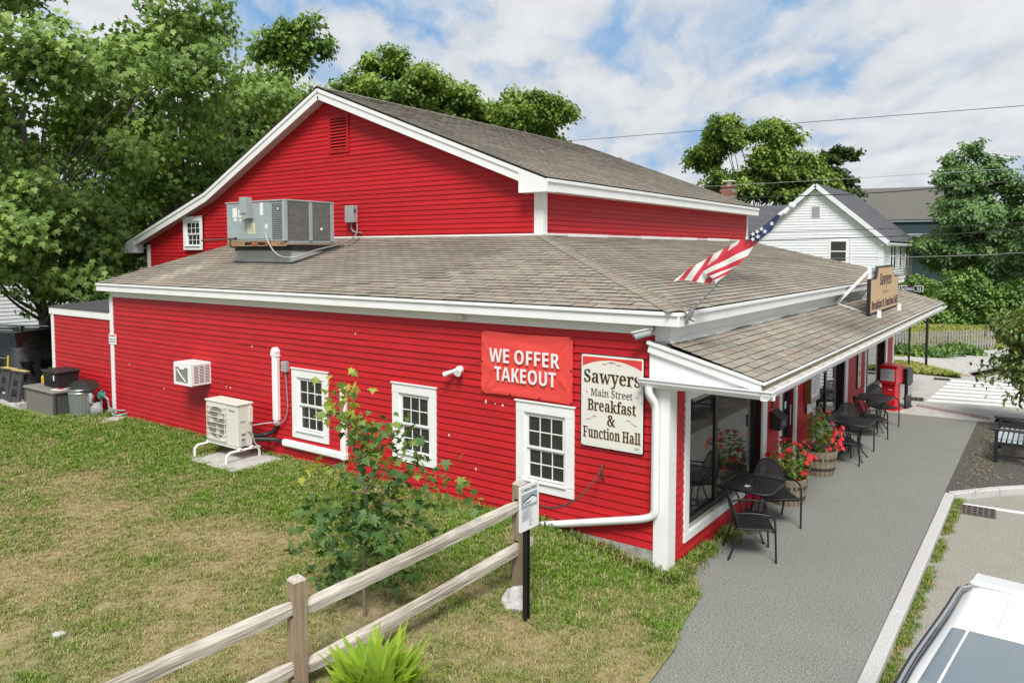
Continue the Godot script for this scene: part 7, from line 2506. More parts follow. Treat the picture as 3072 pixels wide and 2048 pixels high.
func build_car() -> void:
	var c := thing("parked_car", "white sport utility car with black roof rails and dark glass roof, bottom right corner", "car", Vector3(-4.63, -0.12, 4.09))
	c.scale = Vector3.ONE * 1.1
	c.rotation.y = -0.075
	# x forward is negative: the tail is at +x.  stations along x from tail to nose: x, belt y, roof y, half width belt, half width roof
	var st := [
		[2.36, 0.95, 0.98, 0.74, 0.70], [2.30, 1.05, 1.15, 0.83, 0.72], [2.22, 1.08, 1.38, 0.89, 0.68], [2.12, 1.08, 1.60, 0.915, 0.655], [2.02, 1.08, 1.70, 0.925, 0.655], [1.80, 1.08, 1.735, 0.935, 0.665],
		[1.20, 1.07, 1.765, 0.945, 0.66], [0.40, 1.06, 1.775, 0.95, 0.69], [-0.30, 1.05, 1.755, 0.95, 0.69], [-0.75, 1.04, 1.70, 0.95, 0.68], [-1.15, 1.04, 1.42, 0.945, 0.70], [-1.55, 1.03, 1.10, 0.94, 0.74], [-2.0, 0.98, 1.02, 0.92, 0.75], [-2.35, 0.88, 0.92, 0.84, 0.70], [-2.45, 0.70, 0.74, 0.74, 0.62]]
	var ring := func(q: Array) -> Array:
		var x: float = q[0]
		var by: float = q[1]
		var ry: float = q[2]
		var bw: float = q[3]
		var rw: float = q[4]
		var dy := ry - by
		var out := []
		# from the sill up, over the roof, to the other sill
		for p in [[bw * 0.93, 0.28], [bw * 0.985, 0.45], [bw, 0.75], [bw * 0.99, by - 0.11], [bw * 0.90, by], [lerpf(bw * 0.90, rw, 0.45), by + dy * 0.5], [rw + 0.015, by + dy * 0.86], [rw - 0.03, by + dy * 0.945], [rw * 0.80, by + dy * 0.985], [rw * 0.4, ry], [0.0, ry + 0.004]]:
			out.append(Vector3(x, p[1], -p[0]))
		for k in range(9, -1, -1):
			out.append(Vector3(x, out[k].y, -out[k].z))
		return out
	var body := MB.new()
	var cnt := 0
	var prev := []
	var rows := []
	for q in st:
		rows.append(ring.call(q))
	var nr: int = rows[0].size()
	for i in rows.size():
		for j in nr:
			var du: Vector3 = rows[mini(i + 1, rows.size() - 1)][j] - rows[maxi(i - 1, 0)][j]
			var dv: Vector3 = rows[i][mini(j + 1, nr - 1)] - rows[i][maxi(j - 1, 0)]
			var nn := dv.cross(du).normalized()
			var outw: Vector3 = rows[i][j] - Vector3(rows[i][j].x, 0.8, 0)
			if nn.dot(outw) < 0:
				nn = -nn
			body.vert(rows[i][j], nn)
		if i > 0:
			for j in nr - 1:
				var a := (i - 1) * nr + j
				body.ix.append_array([a, a + 1, a + nr + 1, a, a + nr + 1, a + nr])
	for q in [rows[0], rows[-1]]:
		for j in range(1, nr - 1):
			body.tri(q[0], q[j], q[j + 1])
	obj("body", body, mats.car_white, c)
	# points on the skin between stations
	var skin := func(x: float, j: float, off: float) -> Vector3:
		var i := 0
		while i < st.size() - 2 and st[i + 1][0] > x:
			i += 1
		var f: float = clampf((st[i][0] - x) / (st[i][0] - st[i + 1][0]), 0, 1)
		var j0 := int(floor(j))
		var g := j - j0
		var p: Vector3 = (rows[i][j0] as Vector3).lerp(rows[i][mini(j0 + 1, nr - 1)], g).lerp((rows[i + 1][j0] as Vector3).lerp(rows[i + 1][mini(j0 + 1, nr - 1)], g), f)
		var outw := (p - Vector3(p.x, 0.7, 0)).normalized()
		return p + outw * off
	var patch := func(called: String, xs: Array, j0: Array, j1: Array, off: float, m: Material) -> void:
		var mb := MB.new()
		for k in xs.size() - 1:
			for n in 4:
				var a: Vector3 = skin.call(xs[k], lerpf(j0[k], j1[k], n / 4.0), off)
				var b: Vector3 = skin.call(xs[k], lerpf(j0[k], j1[k], (n + 1) / 4.0), off)
				var d: Vector3 = skin.call(xs[k + 1], lerpf(j0[k + 1], j1[k + 1], (n + 1) / 4.0), off)
				var e: Vector3 = skin.call(xs[k + 1], lerpf(j0[k + 1], j1[k + 1], n / 4.0), off)
				mb.quad(a, b, d, e)
		obj(called, mb, m, c)
	# side glass, tapering towards the tail
	patch.call("side_window", [1.92, 1.75, 1.5, 1.15, 1.05], [5.3, 5.0, 4.6, 4.3, 4.25], [5.9, 6.15, 6.3, 6.35, 6.35], 0.006, mats.car_glass)
	patch.call("side_window", [1.0, 0.6, 0.1], [4.25, 4.22, 4.22], [6.35, 6.38, 6.38], 0.006, mats.car_glass)
	patch.call("side_window", [0.02, -0.4, -0.8, -1.1], [4.22, 4.22, 4.25, 4.5], [6.38, 6.38, 6.2, 5.2], 0.006, mats.car_glass)
	patch.call("side_window", [1.75, 1.0, 0.1, -0.8], [15.0, 15.75, 15.78, 15.75], [13.9, 13.65, 13.62, 13.8], 0.006, mats.car_glass)
	patch.call("rear_window", [2.22, 2.14, 2.06], [7.5, 7.5, 7.5], [12.5, 12.5, 12.5], 0.006, mats.car_glass)
	patch.call("windscreen", [-0.82, -1.1, -1.5], [7.2, 6.8, 6.4], [12.8, 13.2, 13.6], 0.006, mats.car_glass)
	# glass roof in two panels and its dark side strips
	patch.call("roof_panel", [1.05, 0.7, 0.32], [8.25, 8.25, 8.25], [11.75, 11.75, 11.75], 0.010, mats.roof_glass)
	patch.call("roof_panel", [0.30, -0.2, -0.62], [8.25, 8.25, 8.25], [11.75, 11.75, 11.75], 0.010, mats.roof_glass)
	patch.call("roof_strip", [1.05, 0.3, -0.62], [7.75, 7.75, 7.75], [8.19, 8.19, 8.19], 0.009, mats.roof_glass)
	patch.call("roof_strip", [1.05, 0.3, -0.62], [12.25, 12.25, 12.25], [11.81, 11.81, 11.81], 0.009, mats.roof_glass)
	for s in [7.2, 12.8]:
		var p := []
		for k in 12:
			p.append(skin.call(lerpf(1.93, -0.78, k / 11.0), s, 0.012))
		obj("gutter_trim", rod(p, 0.014, 6), mats.car_black, c)
		var q := []
		for k in 14:
			var f := k / 13.0
			q.append(skin.call(lerpf(1.86, -0.70, f), s + (0.16 if s < 10 else -0.16), 0.012 + 0.042 * minf(sm(0, 0.09, f), sm(1, 0.91, f))))
		var rl := MB.new()
		rl.tube(PackedVector3Array(q), 0.020, 0.020, 8)
		obj("roof_rail", rl, mats.car_black, c)
		var q2 := []
		for k in 14:
			q2.append(q[k] + Vector3(0, 0.016, 0.006 if s < 10 else -0.006))
		obj("rail_trim", rod(q2, 0.010, 6), mats.chrome, c)
	# pressed ribs in the tail of the roof
	for s in [8.7, 10.0, 11.3]:
		var p := []
		for k in 6:
			p.append(skin.call(lerpf(1.80, 1.18, k / 5.0), s, -0.004))
		obj("roof_rib", rod(p, 0.011, 6), mats.car_white, c)
	obj("spoiler", cb(Vector3(2.07, 1.70, 0), Vector3(0.26, 0.035, 1.22), 0.014, Basis(Vector3.BACK, -0.12)), mats.car_white, c)
	for s in [-1.0, 1.0]:
		obj("tail_lamp", cb(Vector3(2.26, 0.98, s * 0.70), Vector3(0.12, 0.14, 0.34), 0.03), mats.lamp_red, c)
		obj("mirror", cb(Vector3(-0.85, 1.12, s * 1.02), Vector3(0.16, 0.14, 0.20), 0.04), mats.car_white, c)
		obj("headlight", cb(Vector3(-2.28, 0.80, s * 0.66), Vector3(0.20, 0.14, 0.30), 0.04), mats.chrome, c)
		for x in [1.42, -1.45]:
			var w := group_part("wheel", c, Vector3(x, 0.345, s * 0.84))
			var ty := MB.new()
			ty.lathe(Vector3.ZERO, PackedVector2Array([Vector2(0.21, -0.11), Vector2(0.33, -0.115), Vector2(0.345, -0.09), Vector2(0.345, 0.09), Vector2(0.33, 0.115), Vector2(0.21, 0.11)]), 28, Basis(Vector3.RIGHT, Vector3(0, 0, 1), Vector3(0, -1, 0)))
			obj("tyre", ty, mats.tyre, w)
			obj("rim", rod([Vector3(0, 0, -0.1), Vector3(0, 0, 0.1)], 0.215, 20), mats.chrome, w)


func street_tree() -> void:
	var at := Vector3(12.9, 0.0, 3.72)
	var t := thing("street_tree", "small leafy street tree with drooping oval leaves at the right edge", "tree", at)
	var trunk := curve([Vector3(0, -0.05, 0), Vector3(0.03, 0.8, 0.02), Vector3(0.0, 1.7, 0.0), Vector3(0.05, 2.6, 0.05)])
	obj("trunk", rod(trunk, 0.055, 10, 0.02), mats.bark, t)
	var r := RandomNumberGenerator.new()
	r.seed = 31
	var leaf := leaf_shape(0.15, 0.075, 0.35)
	var mm_t := []
	var cols := []
	var singles := []
	for k in 74:
		var f := r.randf()
		var s: Vector3 = trunk[int((0.30 + 0.65 * f) * (trunk.size() - 1))]
		var a := r.randf() * TAU
		var reach := lerpf(1.55, 0.7, f) * r.randf_range(0.6, 1.15)
		var e := s + Vector3(cos(a) * reach, r.randf_range(-0.25, 0.75) + 0.25 * f, sin(a) * reach)
		if e.y < 0.75:
			e.y = 0.75
		var path := curve([s, s.lerp(e, 0.5) + Vector3(0, 0.15, 0), e])
		obj("branch", rod(path, 0.014, 5, 0.004), mats.young_bark, t)
		for i in 85:
			var g := 0.25 + 0.75 * r.randf()
			var p: Vector3 = path[int(g * (path.size() - 1))] + Vector3(r.randfn(0, 0.12), r.randfn(0, 0.12), r.randfn(0, 0.12))
			var b := Basis(Vector3.UP, r.randf() * TAU) * Basis(Vector3.RIGHT, r.randf_range(0.0, 1.0)) * Basis(Vector3.BACK, r.randfn(0, 0.35))
			b = b.scaled(Vector3.ONE * r.randf_range(0.7, 1.1))
			var q := r.randf()
			var tip := clampf((p.y - 1.0) / 2.2, 0, 1)
			var c := Color(0.095, 0.15, 0.045).lerp(Color(0.30, 0.36, 0.10), q * q * 0.8 + 0.2 * tip * q)
			if r.randf() < 0.015:
				c = Color(0.22, 0.09, 0.05)
			mm_t.append(Transform3D(b, p))
			cols.append(c)
	var shape := leaf.mesh()
	var lots := MultiMesh.new()
	lots.transform_format = MultiMesh.TRANSFORM_3D
	lots.use_colors = true
	lots.mesh = shape
	lots.instance_count = mm_t.size()
	for k in mm_t.size():
		lots.set_instance_transform(k, mm_t[k])
		lots.set_instance_color(k, cols[k])
	var mi := MultiMeshInstance3D.new()
	mi.name = "crown"
	mi.multimesh = lots
	mi.material_override = mats.leaf_gloss
	mi.set_meta("kind", "stuff")
	t.add_child(mi)


# ---------------------------------------------------------------- beyond
func far_window(parent: Node3D, o: Vector3, ud: Vector3, w: float, h: float, bars := 1, trim := 0.1) -> void:
	var nd := ud.cross(Vector3.UP)
	var b := Basis(ud, Vector3.UP, nd)
	var g := group_part("window", parent, o)
	var f := MB.new()
	for s in [-1.0, 1.0]:
		f.box(ud * (s * (w / 2 + trim / 2)) + nd * 0.03, Vector3(trim, h + 2 * trim, 0.05), b)
		f.box(Vector3.UP * (s * (h / 2 + trim / 2)) + nd * 0.03, Vector3(w, trim, 0.05), b)
	for k in bars:
		f.box(Vector3.UP * (h * ((k + 1.0) / (bars + 1) - 0.5)) + nd * 0.055, Vector3(w, 0.06, 0.03), b)
	obj("frame", f, mats.white_gloss, g)
	var p := MB.new()
	p.box(nd * 0.045, Vector3(w, h, 0.012), b)
	obj("pane", p, mat("far_pane", Color(0.05, 0.055, 0.055), 0.08), g)


# wall of far siding: courses joined in one part
func far_siding(m: MB, o: Vector3, ud: Vector3, lim: Callable, v0: float, v1: float, expo: float) -> void:
	var nd := ud.cross(Vector3.UP)
	var k := 0
	while v0 + k * expo < v1:
		var va := v0 + k * expo
		var vb := minf(va + expo, v1)
		k += 1
		var a: Vector2 = lim.call(va)
		var b: Vector2 = lim.call(vb)
		if a.y - a.x < 0.05:
			continue
		var p := []
		for q in [[a.x, va, 0.0], [a.x, va, 0.035], [a.y, va, 0.035], [a.y, va, 0.0], [b.x, vb, 0.0], [b.x, vb, 0.008], [b.y, vb, 0.008], [b.y, vb, 0.0]]:
			p.append(o + ud * q[0] + Vector3.UP * q[1] + nd * q[2])
		m.hexa(p)


func build_background() -> void:
	var wt: Material = mats.siding_white
	# white gabled house across the street
	var h := thing("white_house", "white clapboard house with grey shingle roof and steep gable facing the red building", "house", Vector3(0, 0, 0))
	var X := 38.0
	var zc := -3.97   # right-hand corner
	var za := -7.66   # under the peak
	var zl := 2 * za - zc
	var ya := 8.15
	var ye := 5.0
	var xe := 48.5
	var slope := (ya - ye) / (zc - za)
	var Z := Vector3(0, 0, 1)
	var core := MB.new()
	core.prism(PackedVector2Array([Vector2(zl, 0), Vector2(zc, 0), Vector2(zc, ye), Vector2(za, ya), Vector2(zl, ye)]), Vector3(X + 0.3, 0, 0), Z, Vector3.UP, 0.3)
	core.bb(Vector3(X, 0, zc - 0.3), Vector3(xe, ye, zc))
	core.bb(Vector3(X, 0, zl), Vector3(xe, ye, zl + 0.3))
	core.prism(PackedVector2Array([Vector2(zl, 0), Vector2(zc, 0), Vector2(zc, ye), Vector2(za, ya), Vector2(zl, ye)]), Vector3(xe, 0, 0), Z, Vector3.UP, 0.3)
	obj("wall", core, wt, h)
	var sd := MB.new()
	far_siding(sd, Vector3(X, 0, 0), Z, func(v: float) -> Vector2: return Vector2(zl, zc) if v <= ye else Vector2(za - (ya - v) / slope, za + (ya - v) / slope), 0.3, ya - 0.1, 0.16)
	far_siding(sd, Vector3(0, 0, zc), Vector3(1, 0, 0), func(_v: float) -> Vector2: return Vector2(X, xe), 0.3, ye, 0.16)
	obj("siding", sd, wt, h, "stuff")
	obj("corner_board", bx(Vector3(X - 0.05, 0, zc - 0.28), Vector3(X, ye, zc + 0.05)), wt, h)
	obj("corner_board", bx(Vector3(X, 0, zc), Vector3(X + 0.25, ye, zc + 0.05)), wt, h)
	obj("corner_board", bx(Vector3(xe - 0.25, 0, zc), Vector3(xe, ye, zc + 0.05)), wt, h)
	for s in [1.0, -1.0]:
		var ez: float = za + s * (zc - za + 0.32)
		var eyy := ya - slope * (zc - za + 0.32)
		var rf := MB.new()
		var a := Vector3(X - 0.30, ya + 0.14, za)
		var b := Vector3(X - 0.30, eyy + 0.14, ez)
		var L := Vector3(xe + 0.6 - X, 0, 0)
		rf.quad(a, a + L, b + L, b)
		rf.quad(b - Vector3(0, 0.1, 0), b + L - Vector3(0, 0.1, 0), a + L - Vector3(0, 0.1, 0), a - Vector3(0, 0.1, 0))
		rf.quad(b, b + L, b + L - Vector3(0, 0.1, 0), b - Vector3(0, 0.1, 0))
		# courses of shingles
		obj("roof", rf, mats.dark_roof, h)
		obj("rake_board", beam(Vector3(X - 0.31, ya + 0.02, za), Vector3(X - 0.31, eyy + 0.02, ez), 0.24, 0.05, Vector3(-1, 0, 0)), wt, h)
		obj("rake_board", beam(Vector3(X - 0.06, ya - 0.17, za), Vector3(X - 0.06, eyy - 0.15, ez - s * 0.05), 0.20, 0.08, Vector3(-1, 0, 0)), wt, h)
		obj("eave_board", bx(Vector3(X - 0.3, eyy - 0.12, ez - 0.05 * s), Vector3(xe + 0.3, eyy + 0.12, ez)), wt, h)
		obj("soffit", bx(Vector3(X - 0.25, eyy - 0.10, minf(ez, ez - 0.4 * s)), Vector3(xe + 0.3, eyy - 0.06, maxf(ez, ez - 0.4 * s))), wt, h)
	# courses of roof shingles on the slope in view
	var sc := MB.new()
	for k in 30:
		var f := k / 30.0
		var zz := lerpf(za + (zc - za + 0.32), za, f)
		var yy := ya - slope * (zz - za) + 0.15
		sc.col = Color(0.14, 0.145, 0.155) * (0.9 + 0.2 * rng.randf())
		sc.bb(Vector3(X - 0.3, yy, zz - 0.13), Vector3(xe + 0.3, yy + 0.018, zz))
	obj("roof_courses", sc, mats.shingle_stuff, h, "stuff")
	far_window(h, Vector3(X, 4.28, -6.35), Z, 0.84, 1.15, 1)
	obj("shutter", bx(Vector3(X - 0.06, 3.3, -5.72), Vector3(X, 5.1, -5.62)), wt, h)
	var lv := group_part("gable_vent", h)
	obj("vent_frame", bx(Vector3(X - 0.05, 6.28, za - 0.27), Vector3(X, 6.98, za + 0.27)), wt, lv)
	for k in 7:
		obj("slat", bx(Vector3(X - 0.07, 6.33 + k * 0.09, za - 0.22), Vector3(X - 0.045, 6.385 + k * 0.09, za + 0.22)), mat("vent_grey", Color(0.30, 0.31, 0.32), 0.6), lv)
	for x in [40.5, 41.5, 43.6, 46.0, 47.2]:
		far_window(h, Vector3(x, 4.0, zc), Vector3(1, 0, 0), 0.55, 1.40, 1, 0.07)
	# lower wing with a dark shingle roof and its brick chimney
	var wg := thing("dark_roofed_house", "house with a plain dark grey shingle roof behind the red hall's far eave", "house", Vector3(0, 0, 0))
	var wm := MB.new()
	wm.bb(Vector3(38.5, 0, -24), Vector3(46, 4.6, -11.6))
	obj("wall", wm, wt, wg)
	var wr := MB.new()
	wr.quad(Vector3(38.0, 4.5, -24.3), Vector3(42.3, 7.35, -24.3), Vector3(42.3, 7.35, -9.0), Vector3(38.0, 4.5, -9.0))
	wr.quad(Vector3(42.3, 7.35, -24.3), Vector3(46.6, 4.5, -24.3), Vector3(46.6, 4.5, -9.0), Vector3(42.3, 7.35, -9.0))
	obj("roof", wr, mats.dark_roof, wg)
	var wc := MB.new()
	for k in 34:
		var f := k / 34.0
		wc.col = Color(0.12, 0.12, 0.13) * (0.85 + 0.3 * rng.randf())
		wc.bb(Vector3(38.0 + 4.3 * f, 4.5 + 2.85 * f, -24.3), Vector3(38.14 + 4.3 * f, 4.53 + 2.85 * f, -9.0))
	obj("roof_courses", wc, mats.shingle_stuff, wg, "stuff")
	var ck := group_part("chimney", wg, Vector3(38.0, 6.2, -13.0))
	for k in 11:
		for j in 3:
			var off := 0.12 if k % 2 else 0.0
			obj("brick", cb(Vector3(0, 0.1 + k * 0.18, -0.34 + j * 0.27 + off), Vector3(0.62, 0.165, 0.255), 0.01), mat("brick_%d" % (rng.randi() % 3), Color(0.24, 0.10, 0.07) * rng.randf_range(0.8, 1.15), 0.9), ck)
	obj("mortar", bx(Vector3(-0.29, 0, -0.36), Vector3(0.29, 2.08, 0.42)), mat("mortar", Color(0.30, 0.25, 0.22), 0.95), ck)
	obj("cap", cb(Vector3(0, 2.14, 0.03), Vector3(0.72, 0.10, 0.9), 0.02), mats.brick, ck)
	obj("flue", rod([Vector3(0, 2.18, 0.03), Vector3(0, 2.42, 0.03)], 0.15, 12), mats.label_white, ck)
	obj("rain_cap", cb(Vector3(0, 2.50, 0.03), Vector3(0.62, 0.06, 0.70), 0.02), mats.label_white, ck)
	# long house with a pale weathered roof farther back
	var lh := thing("long_roofed_house", "dark-walled house with a long pale weathered roof and brick chimney, far back", "house", Vector3(0, 0, 0))
	var D := Vector3(0.19, 0, 0.98)
	var P := Vector3(63.5, 0, -14.5)
	var lw := MB.new()
	lw.box(P + D * 5.5 + Vector3(3.0, 3.4, 0), Vector3(15.5, 6.8, 8), Basis(D, Vector3.UP, Vector3(-0.98, 0, 0.19)))
	obj("wall", lw, mats.teal_dark, lh)
	var lr := MB.new()
	var a0 := P - D * 2.5 + Vector3(-1.3, 7.0, 0)
	var b0 := P - D * 2.5 + Vector3(2.6, 10.05, 0)
	lr.quad(a0, b0, b0 + D * 16.5, a0 + D * 16.5)
	lr.quad(b0, b0 + Vector3(4, -3, 0), b0 + Vector3(4, -3, 0) + D * 16.5, b0 + D * 16.5)
	obj("roof", lr, mats.brown_roof, lh)
	obj("eave_board", beam(a0 + Vector3(0.1, -0.12, 0), a0 + Vector3(0.1, -0.12, 0) + D * 16.5, 0.16, 0.1, Vector3(-1, 0, 0.2)), mat("grey_board", Color(0.22, 0.24, 0.25), 0.8), lh)
	obj("porch_roof", beam(a0 + Vector3(-0.6, -1.6, 0), a0 + Vector3(-0.6, -1.6, 0) + D * 16.5, 0.3, 1.4, Vector3(-1, 0.35, 0.2)), mats.grey_board, lh)
	var lc := group_part("chimney", lh, P + D * 10.0 + Vector3(2.6, 9.6, 0))
	for k in 7:
		for j in 2:
			obj("brick", cb(Vector3(0, 0.1 + k * 0.19, -0.14 + j * 0.28), Vector3(0.5, 0.175, 0.265), 0.01), mats["brick_%d" % ((k + j) % 3)] if mats.has("brick_%d" % ((k + j) % 3)) else mats.brick, lc)
	obj("cap", cb(Vector3(0, 1.42, 0), Vector3(0.62, 0.10, 0.66), 0.02), mats.box_dark, lc)
	# grey house glimpsed through the trees
	var gh := thing("grey_house", "grey clapboard house glimpsed between trunks of the right-hand trees", "house", Vector3(0, 0, 0))
	obj("wall", bx(Vector3(56, 0, 1.0), Vector3(62, 5.2, 9)), mat("pale_grey_wall", Color(0.42, 0.46, 0.45), 0.8), gh)
	var ghr := MB.new()
	ghr.quad(Vector3(55.5, 5.0, 0.6), Vector3(59, 7.2, 0.6), Vector3(59, 7.2, 9.4), Vector3(55.5, 5.0, 9.4))
	obj("roof", ghr, mats.dark_roof, gh)
	far_window(gh, Vector3(56, 3.4, 3.0), Z, 0.8, 1.3)
	far_window(gh, Vector3(56, 3.4, 6.0), Z, 0.8, 1.3)
	# picket fence and the raised wooden deck
	var fp := thing("picket_fence", "weathered grey picket fence in front of the far lawn", "fence", Vector3(0, 0, 0))
	var f0 := Vector3(24.3, 0.05, -2.5)
	var f1 := Vector3(30.0, 0.05, 2.1)
	var fd := (f1 - f0).normalized()
	var fb := Basis(fd, Vector3.UP, fd.cross(Vector3.UP))
	var nf := int(f0.distance_to(f1) / 0.15)
	for k in nf:
		var p := f0 + fd * (0.15 * k)
		var hh := 0.86 + rng.randf_range(-0.03, 0.03)
		var pk := MB.new()
		pk.prism(PackedVector2Array([Vector2(-0.04, 0), Vector2(0.04, 0), Vector2(0.04, hh - 0.06), Vector2(0, hh), Vector2(-0.04, hh - 0.06)]), Vector3.ZERO, fb.x, Vector3.UP, 0.02)
		var o := obj("picket", pk, mats.grey_wood, fp)
		o.position = p
	for y in [0.22, 0.66]:
		obj("rail", beam(f0 + Vector3(0, y, 0) - fb.z * 0.02, f1 + Vector3(0, y, 0) - fb.z * 0.02, 0.07, 0.03, fb.z), mats.grey_wood, fp)
	for k in 4:
		obj("post", cb(f0 + fd * (k * 2.3 + 0.1) + Vector3(0, 0.42, 0) - fb.z * 0.07, Vector3(0.09, 0.9, 0.09), 0.006), mats.grey_wood, fp)
	var dk := thing("wooden_steps", "grey wooden steps and landing behind the picket fence", "steps", Vector3(27.6, 0.05, -1.75))
	for k in 3:
		obj("step", cb(Vector3(0.2 - 0.25 * k, 1.08 - 0.22 * k, -0.2 + 0.0 * k), Vector3(0.5, 0.06, 1.5 - 0.1 * k), 0.01), mats.grey_wood, dk)
		obj("riser", bx(Vector3(0.0 - 0.25 * k, 0.0, -0.9), Vector3(0.04 - 0.25 * k, 1.05 - 0.22 * k, 0.5)), mats.box_dark, dk)
	# far left: a pale building and dark vehicles behind the trees
	var pb := thing("pale_building", "white clapboard building seen through gaps in the big maple's leaves", "building", Vector3(0, 0, 0))
	obj("wall", bx(Vector3(-4, 0, -44.0), Vector3(16, 4.6, -36.0)), wt, pb)
	var pr := MB.new()
	pr.quad(Vector3(-4.5, 4.5, -35.6), Vector3(-4.5, 6.6, -40), Vector3(16.5, 6.6, -40), Vector3(16.5, 4.5, -35.6))
	obj("roof", pr, mats.brown_roof, pb)
	var ps := MB.new()
	far_siding(ps, Vector3(0, 0, -36.0), Vector3(1, 0, 0), func(_v: float) -> Vector2: return Vector2(-4, 16), 0.2, 4.5, 0.18)
	obj("siding", ps, wt, pb, "stuff")
	for x in [0.5, 3.6, 7.2, 10.0]:
		far_window(pb, Vector3(x, 2.9, -36.0), Vector3(1, 0, 0), 0.9, 1.5)
	var bs := thing("blue_sign", "small blue and white square sign between the maple trunks", "sign", Vector3(5.2, 0.3, -28.6))
	obj("post", rod([Vector3(0, 0, 0), Vector3(0, 2.6, 0)], 0.03), mats.conduit, bs)
	obj("plate", cb(Vector3(0, 2.75, 0.03), Vector3(0.42, 0.5, 0.02), 0.01, Basis(Vector3.UP, -0.6)), mat("sign_blue", Color(0.03, 0.25, 0.5), 0.5), bs)
	obj("symbol", cb(Vector3(-0.005, 2.77, 0.045), Vector3(0.16, 0.2, 0.02), 0.005, Basis(Vector3.UP, -0.6)), mats.label_white, bs)
	dark_vehicle(Vector3(-0.2, 0.2, -21.8), 0.42)


func dark_vehicle(at: Vector3, turn: float) -> void:
	var c := thing("parked_car", "black parked car with a silver roof rail under the big maple, left edge", "car", at, turn)
	var b := MB.new()
	b.cbox(Vector3(0, 0.72, 0), Vector3(1.86, 0.80, 4.7), 0.12)
	obj("body", b, mats.car_black, c)
	var g := MB.new()
	g.hexa([Vector3(-0.90, 1.10, -1.7), Vector3(-0.90, 1.10, 2.1), Vector3(0.90, 1.10, 2.1), Vector3(0.90, 1.10, -1.7), Vector3(-0.70, 1.78, -1.0), Vector3(-0.70, 1.78, 1.8), Vector3(0.70, 1.78, 1.8), Vector3(0.70, 1.78, -1.0)])
	obj("cabin", g, mats.car_black, c)
	for s in [-1.0, 1.0]:
		for k in [[-1.1, 0.0], [0.1, 1.3], [1.4, 1.85]]:
			var w := MB.new()
			w.quad(Vector3(s * 0.885, 1.17, k[0]), Vector3(s * 0.735, 1.68, lerpf(k[0], 0.4, 0.15)), Vector3(s * 0.735, 1.68, lerpf(k[1], 0.4, 0.1)), Vector3(s * 0.885, 1.17, k[1]))
			obj("side_window", w, mats.car_glass, c)
		obj("belt_trim", bx(Vector3(s * 0.935 - 0.01, 1.08, -1.8), Vector3(s * 0.935 + 0.01, 1.11, 2.1)), mats.chrome, c)
		obj("roof_rail", rod([Vector3(s * 0.62, 1.83, -0.9), Vector3(s * 0.62, 1.84, 1.7)], 0.03), mats.chrome, c)
		for z in [-1.45, 1.45]:
			var w := group_part("wheel", c, Vector3(s * 0.83, 0.34, z))
			obj("tyre", rod([Vector3(-0.11, 0, 0), Vector3(0.11, 0, 0)], 0.34, 20), mats.tyre, w)
			obj("rim", rod([Vector3(-0.115, 0, 0), Vector3(0.115, 0, 0)], 0.2, 14), mats.chrome, w)


# ---------------------------------------------------------------- trees
var sprays := {}


# a spray of leaves: the unit the crowns are made of
func spray(kind: String) -> Mesh:
	if sprays.has(kind):
		return sprays[kind]
	var r := RandomNumberGenerator.new()
	r.seed = hash(kind)
	var m := MB.new()
	var q := kind.split("_")
	var count := int(q[1])
	for k in count:
		var d := Vector3(r.randfn(0, 1), r.randfn(0, 0.7), r.randfn(0, 1))
		d = d.normalized() * pow(r.randf(), 0.6)
		var s := r.randf_range(0.75, 1.15) * float(q[2])
		var b := Basis(Vector3.UP, r.randfn(0, 0.9)) * Basis(Vector3.RIGHT, r.randf_range(0.15, 1.35)) * Basis(Vector3.BACK, r.randfn(0, 0.4))
		var f := r.randf_range(0.75, 1.25)
		m.col = Color(f, f * r.randf_range(0.95, 1.05), f * r.randf_range(0.85, 1.1))
		if q[0] == "maple":
			var lf := MB.new()
			var out := [[0.0, 0.02], [0.42, -0.02], [0.30, 0.22], [0.60, 0.42], [0.24, 0.52], [0.0, 1.0]]
			for sg in [1.0, -1.0]:
				for i in out.size() - 1:
					var a := Vector3(out[i][0] * sg, -0.2 * out[i][1] * out[i][1] + 0.1 * out[i][0], out[i][1])
					var e := Vector3(out[i + 1][0] * sg, -0.2 * out[i + 1][1] * out[i + 1][1] + 0.1 * out[i + 1][0], out[i + 1][1])
					if sg > 0:
						lf.tri(Vector3(0, -0.02, 0.36), e, a)
					else:
						lf.tri(Vector3(0, -0.02, 0.36), a, e)
			m.add(lf, Transform3D(b.scaled(Vector3(s, s, s)), d * float(q[3])))
		else:
			var p0 := d * float(q[3])
			var fwd := b.z * s
			var side := b.x * s * 0.36
			var dn := b.y * s * 0.12
			m.tri(p0, p0 + fwd * 0.5 - side + dn, p0 + fwd)
			m.tri(p0, p0 + fwd, p0 + fwd * 0.5 + side + dn)
	sprays[kind] = m.mesh()
	return sprays[kind]


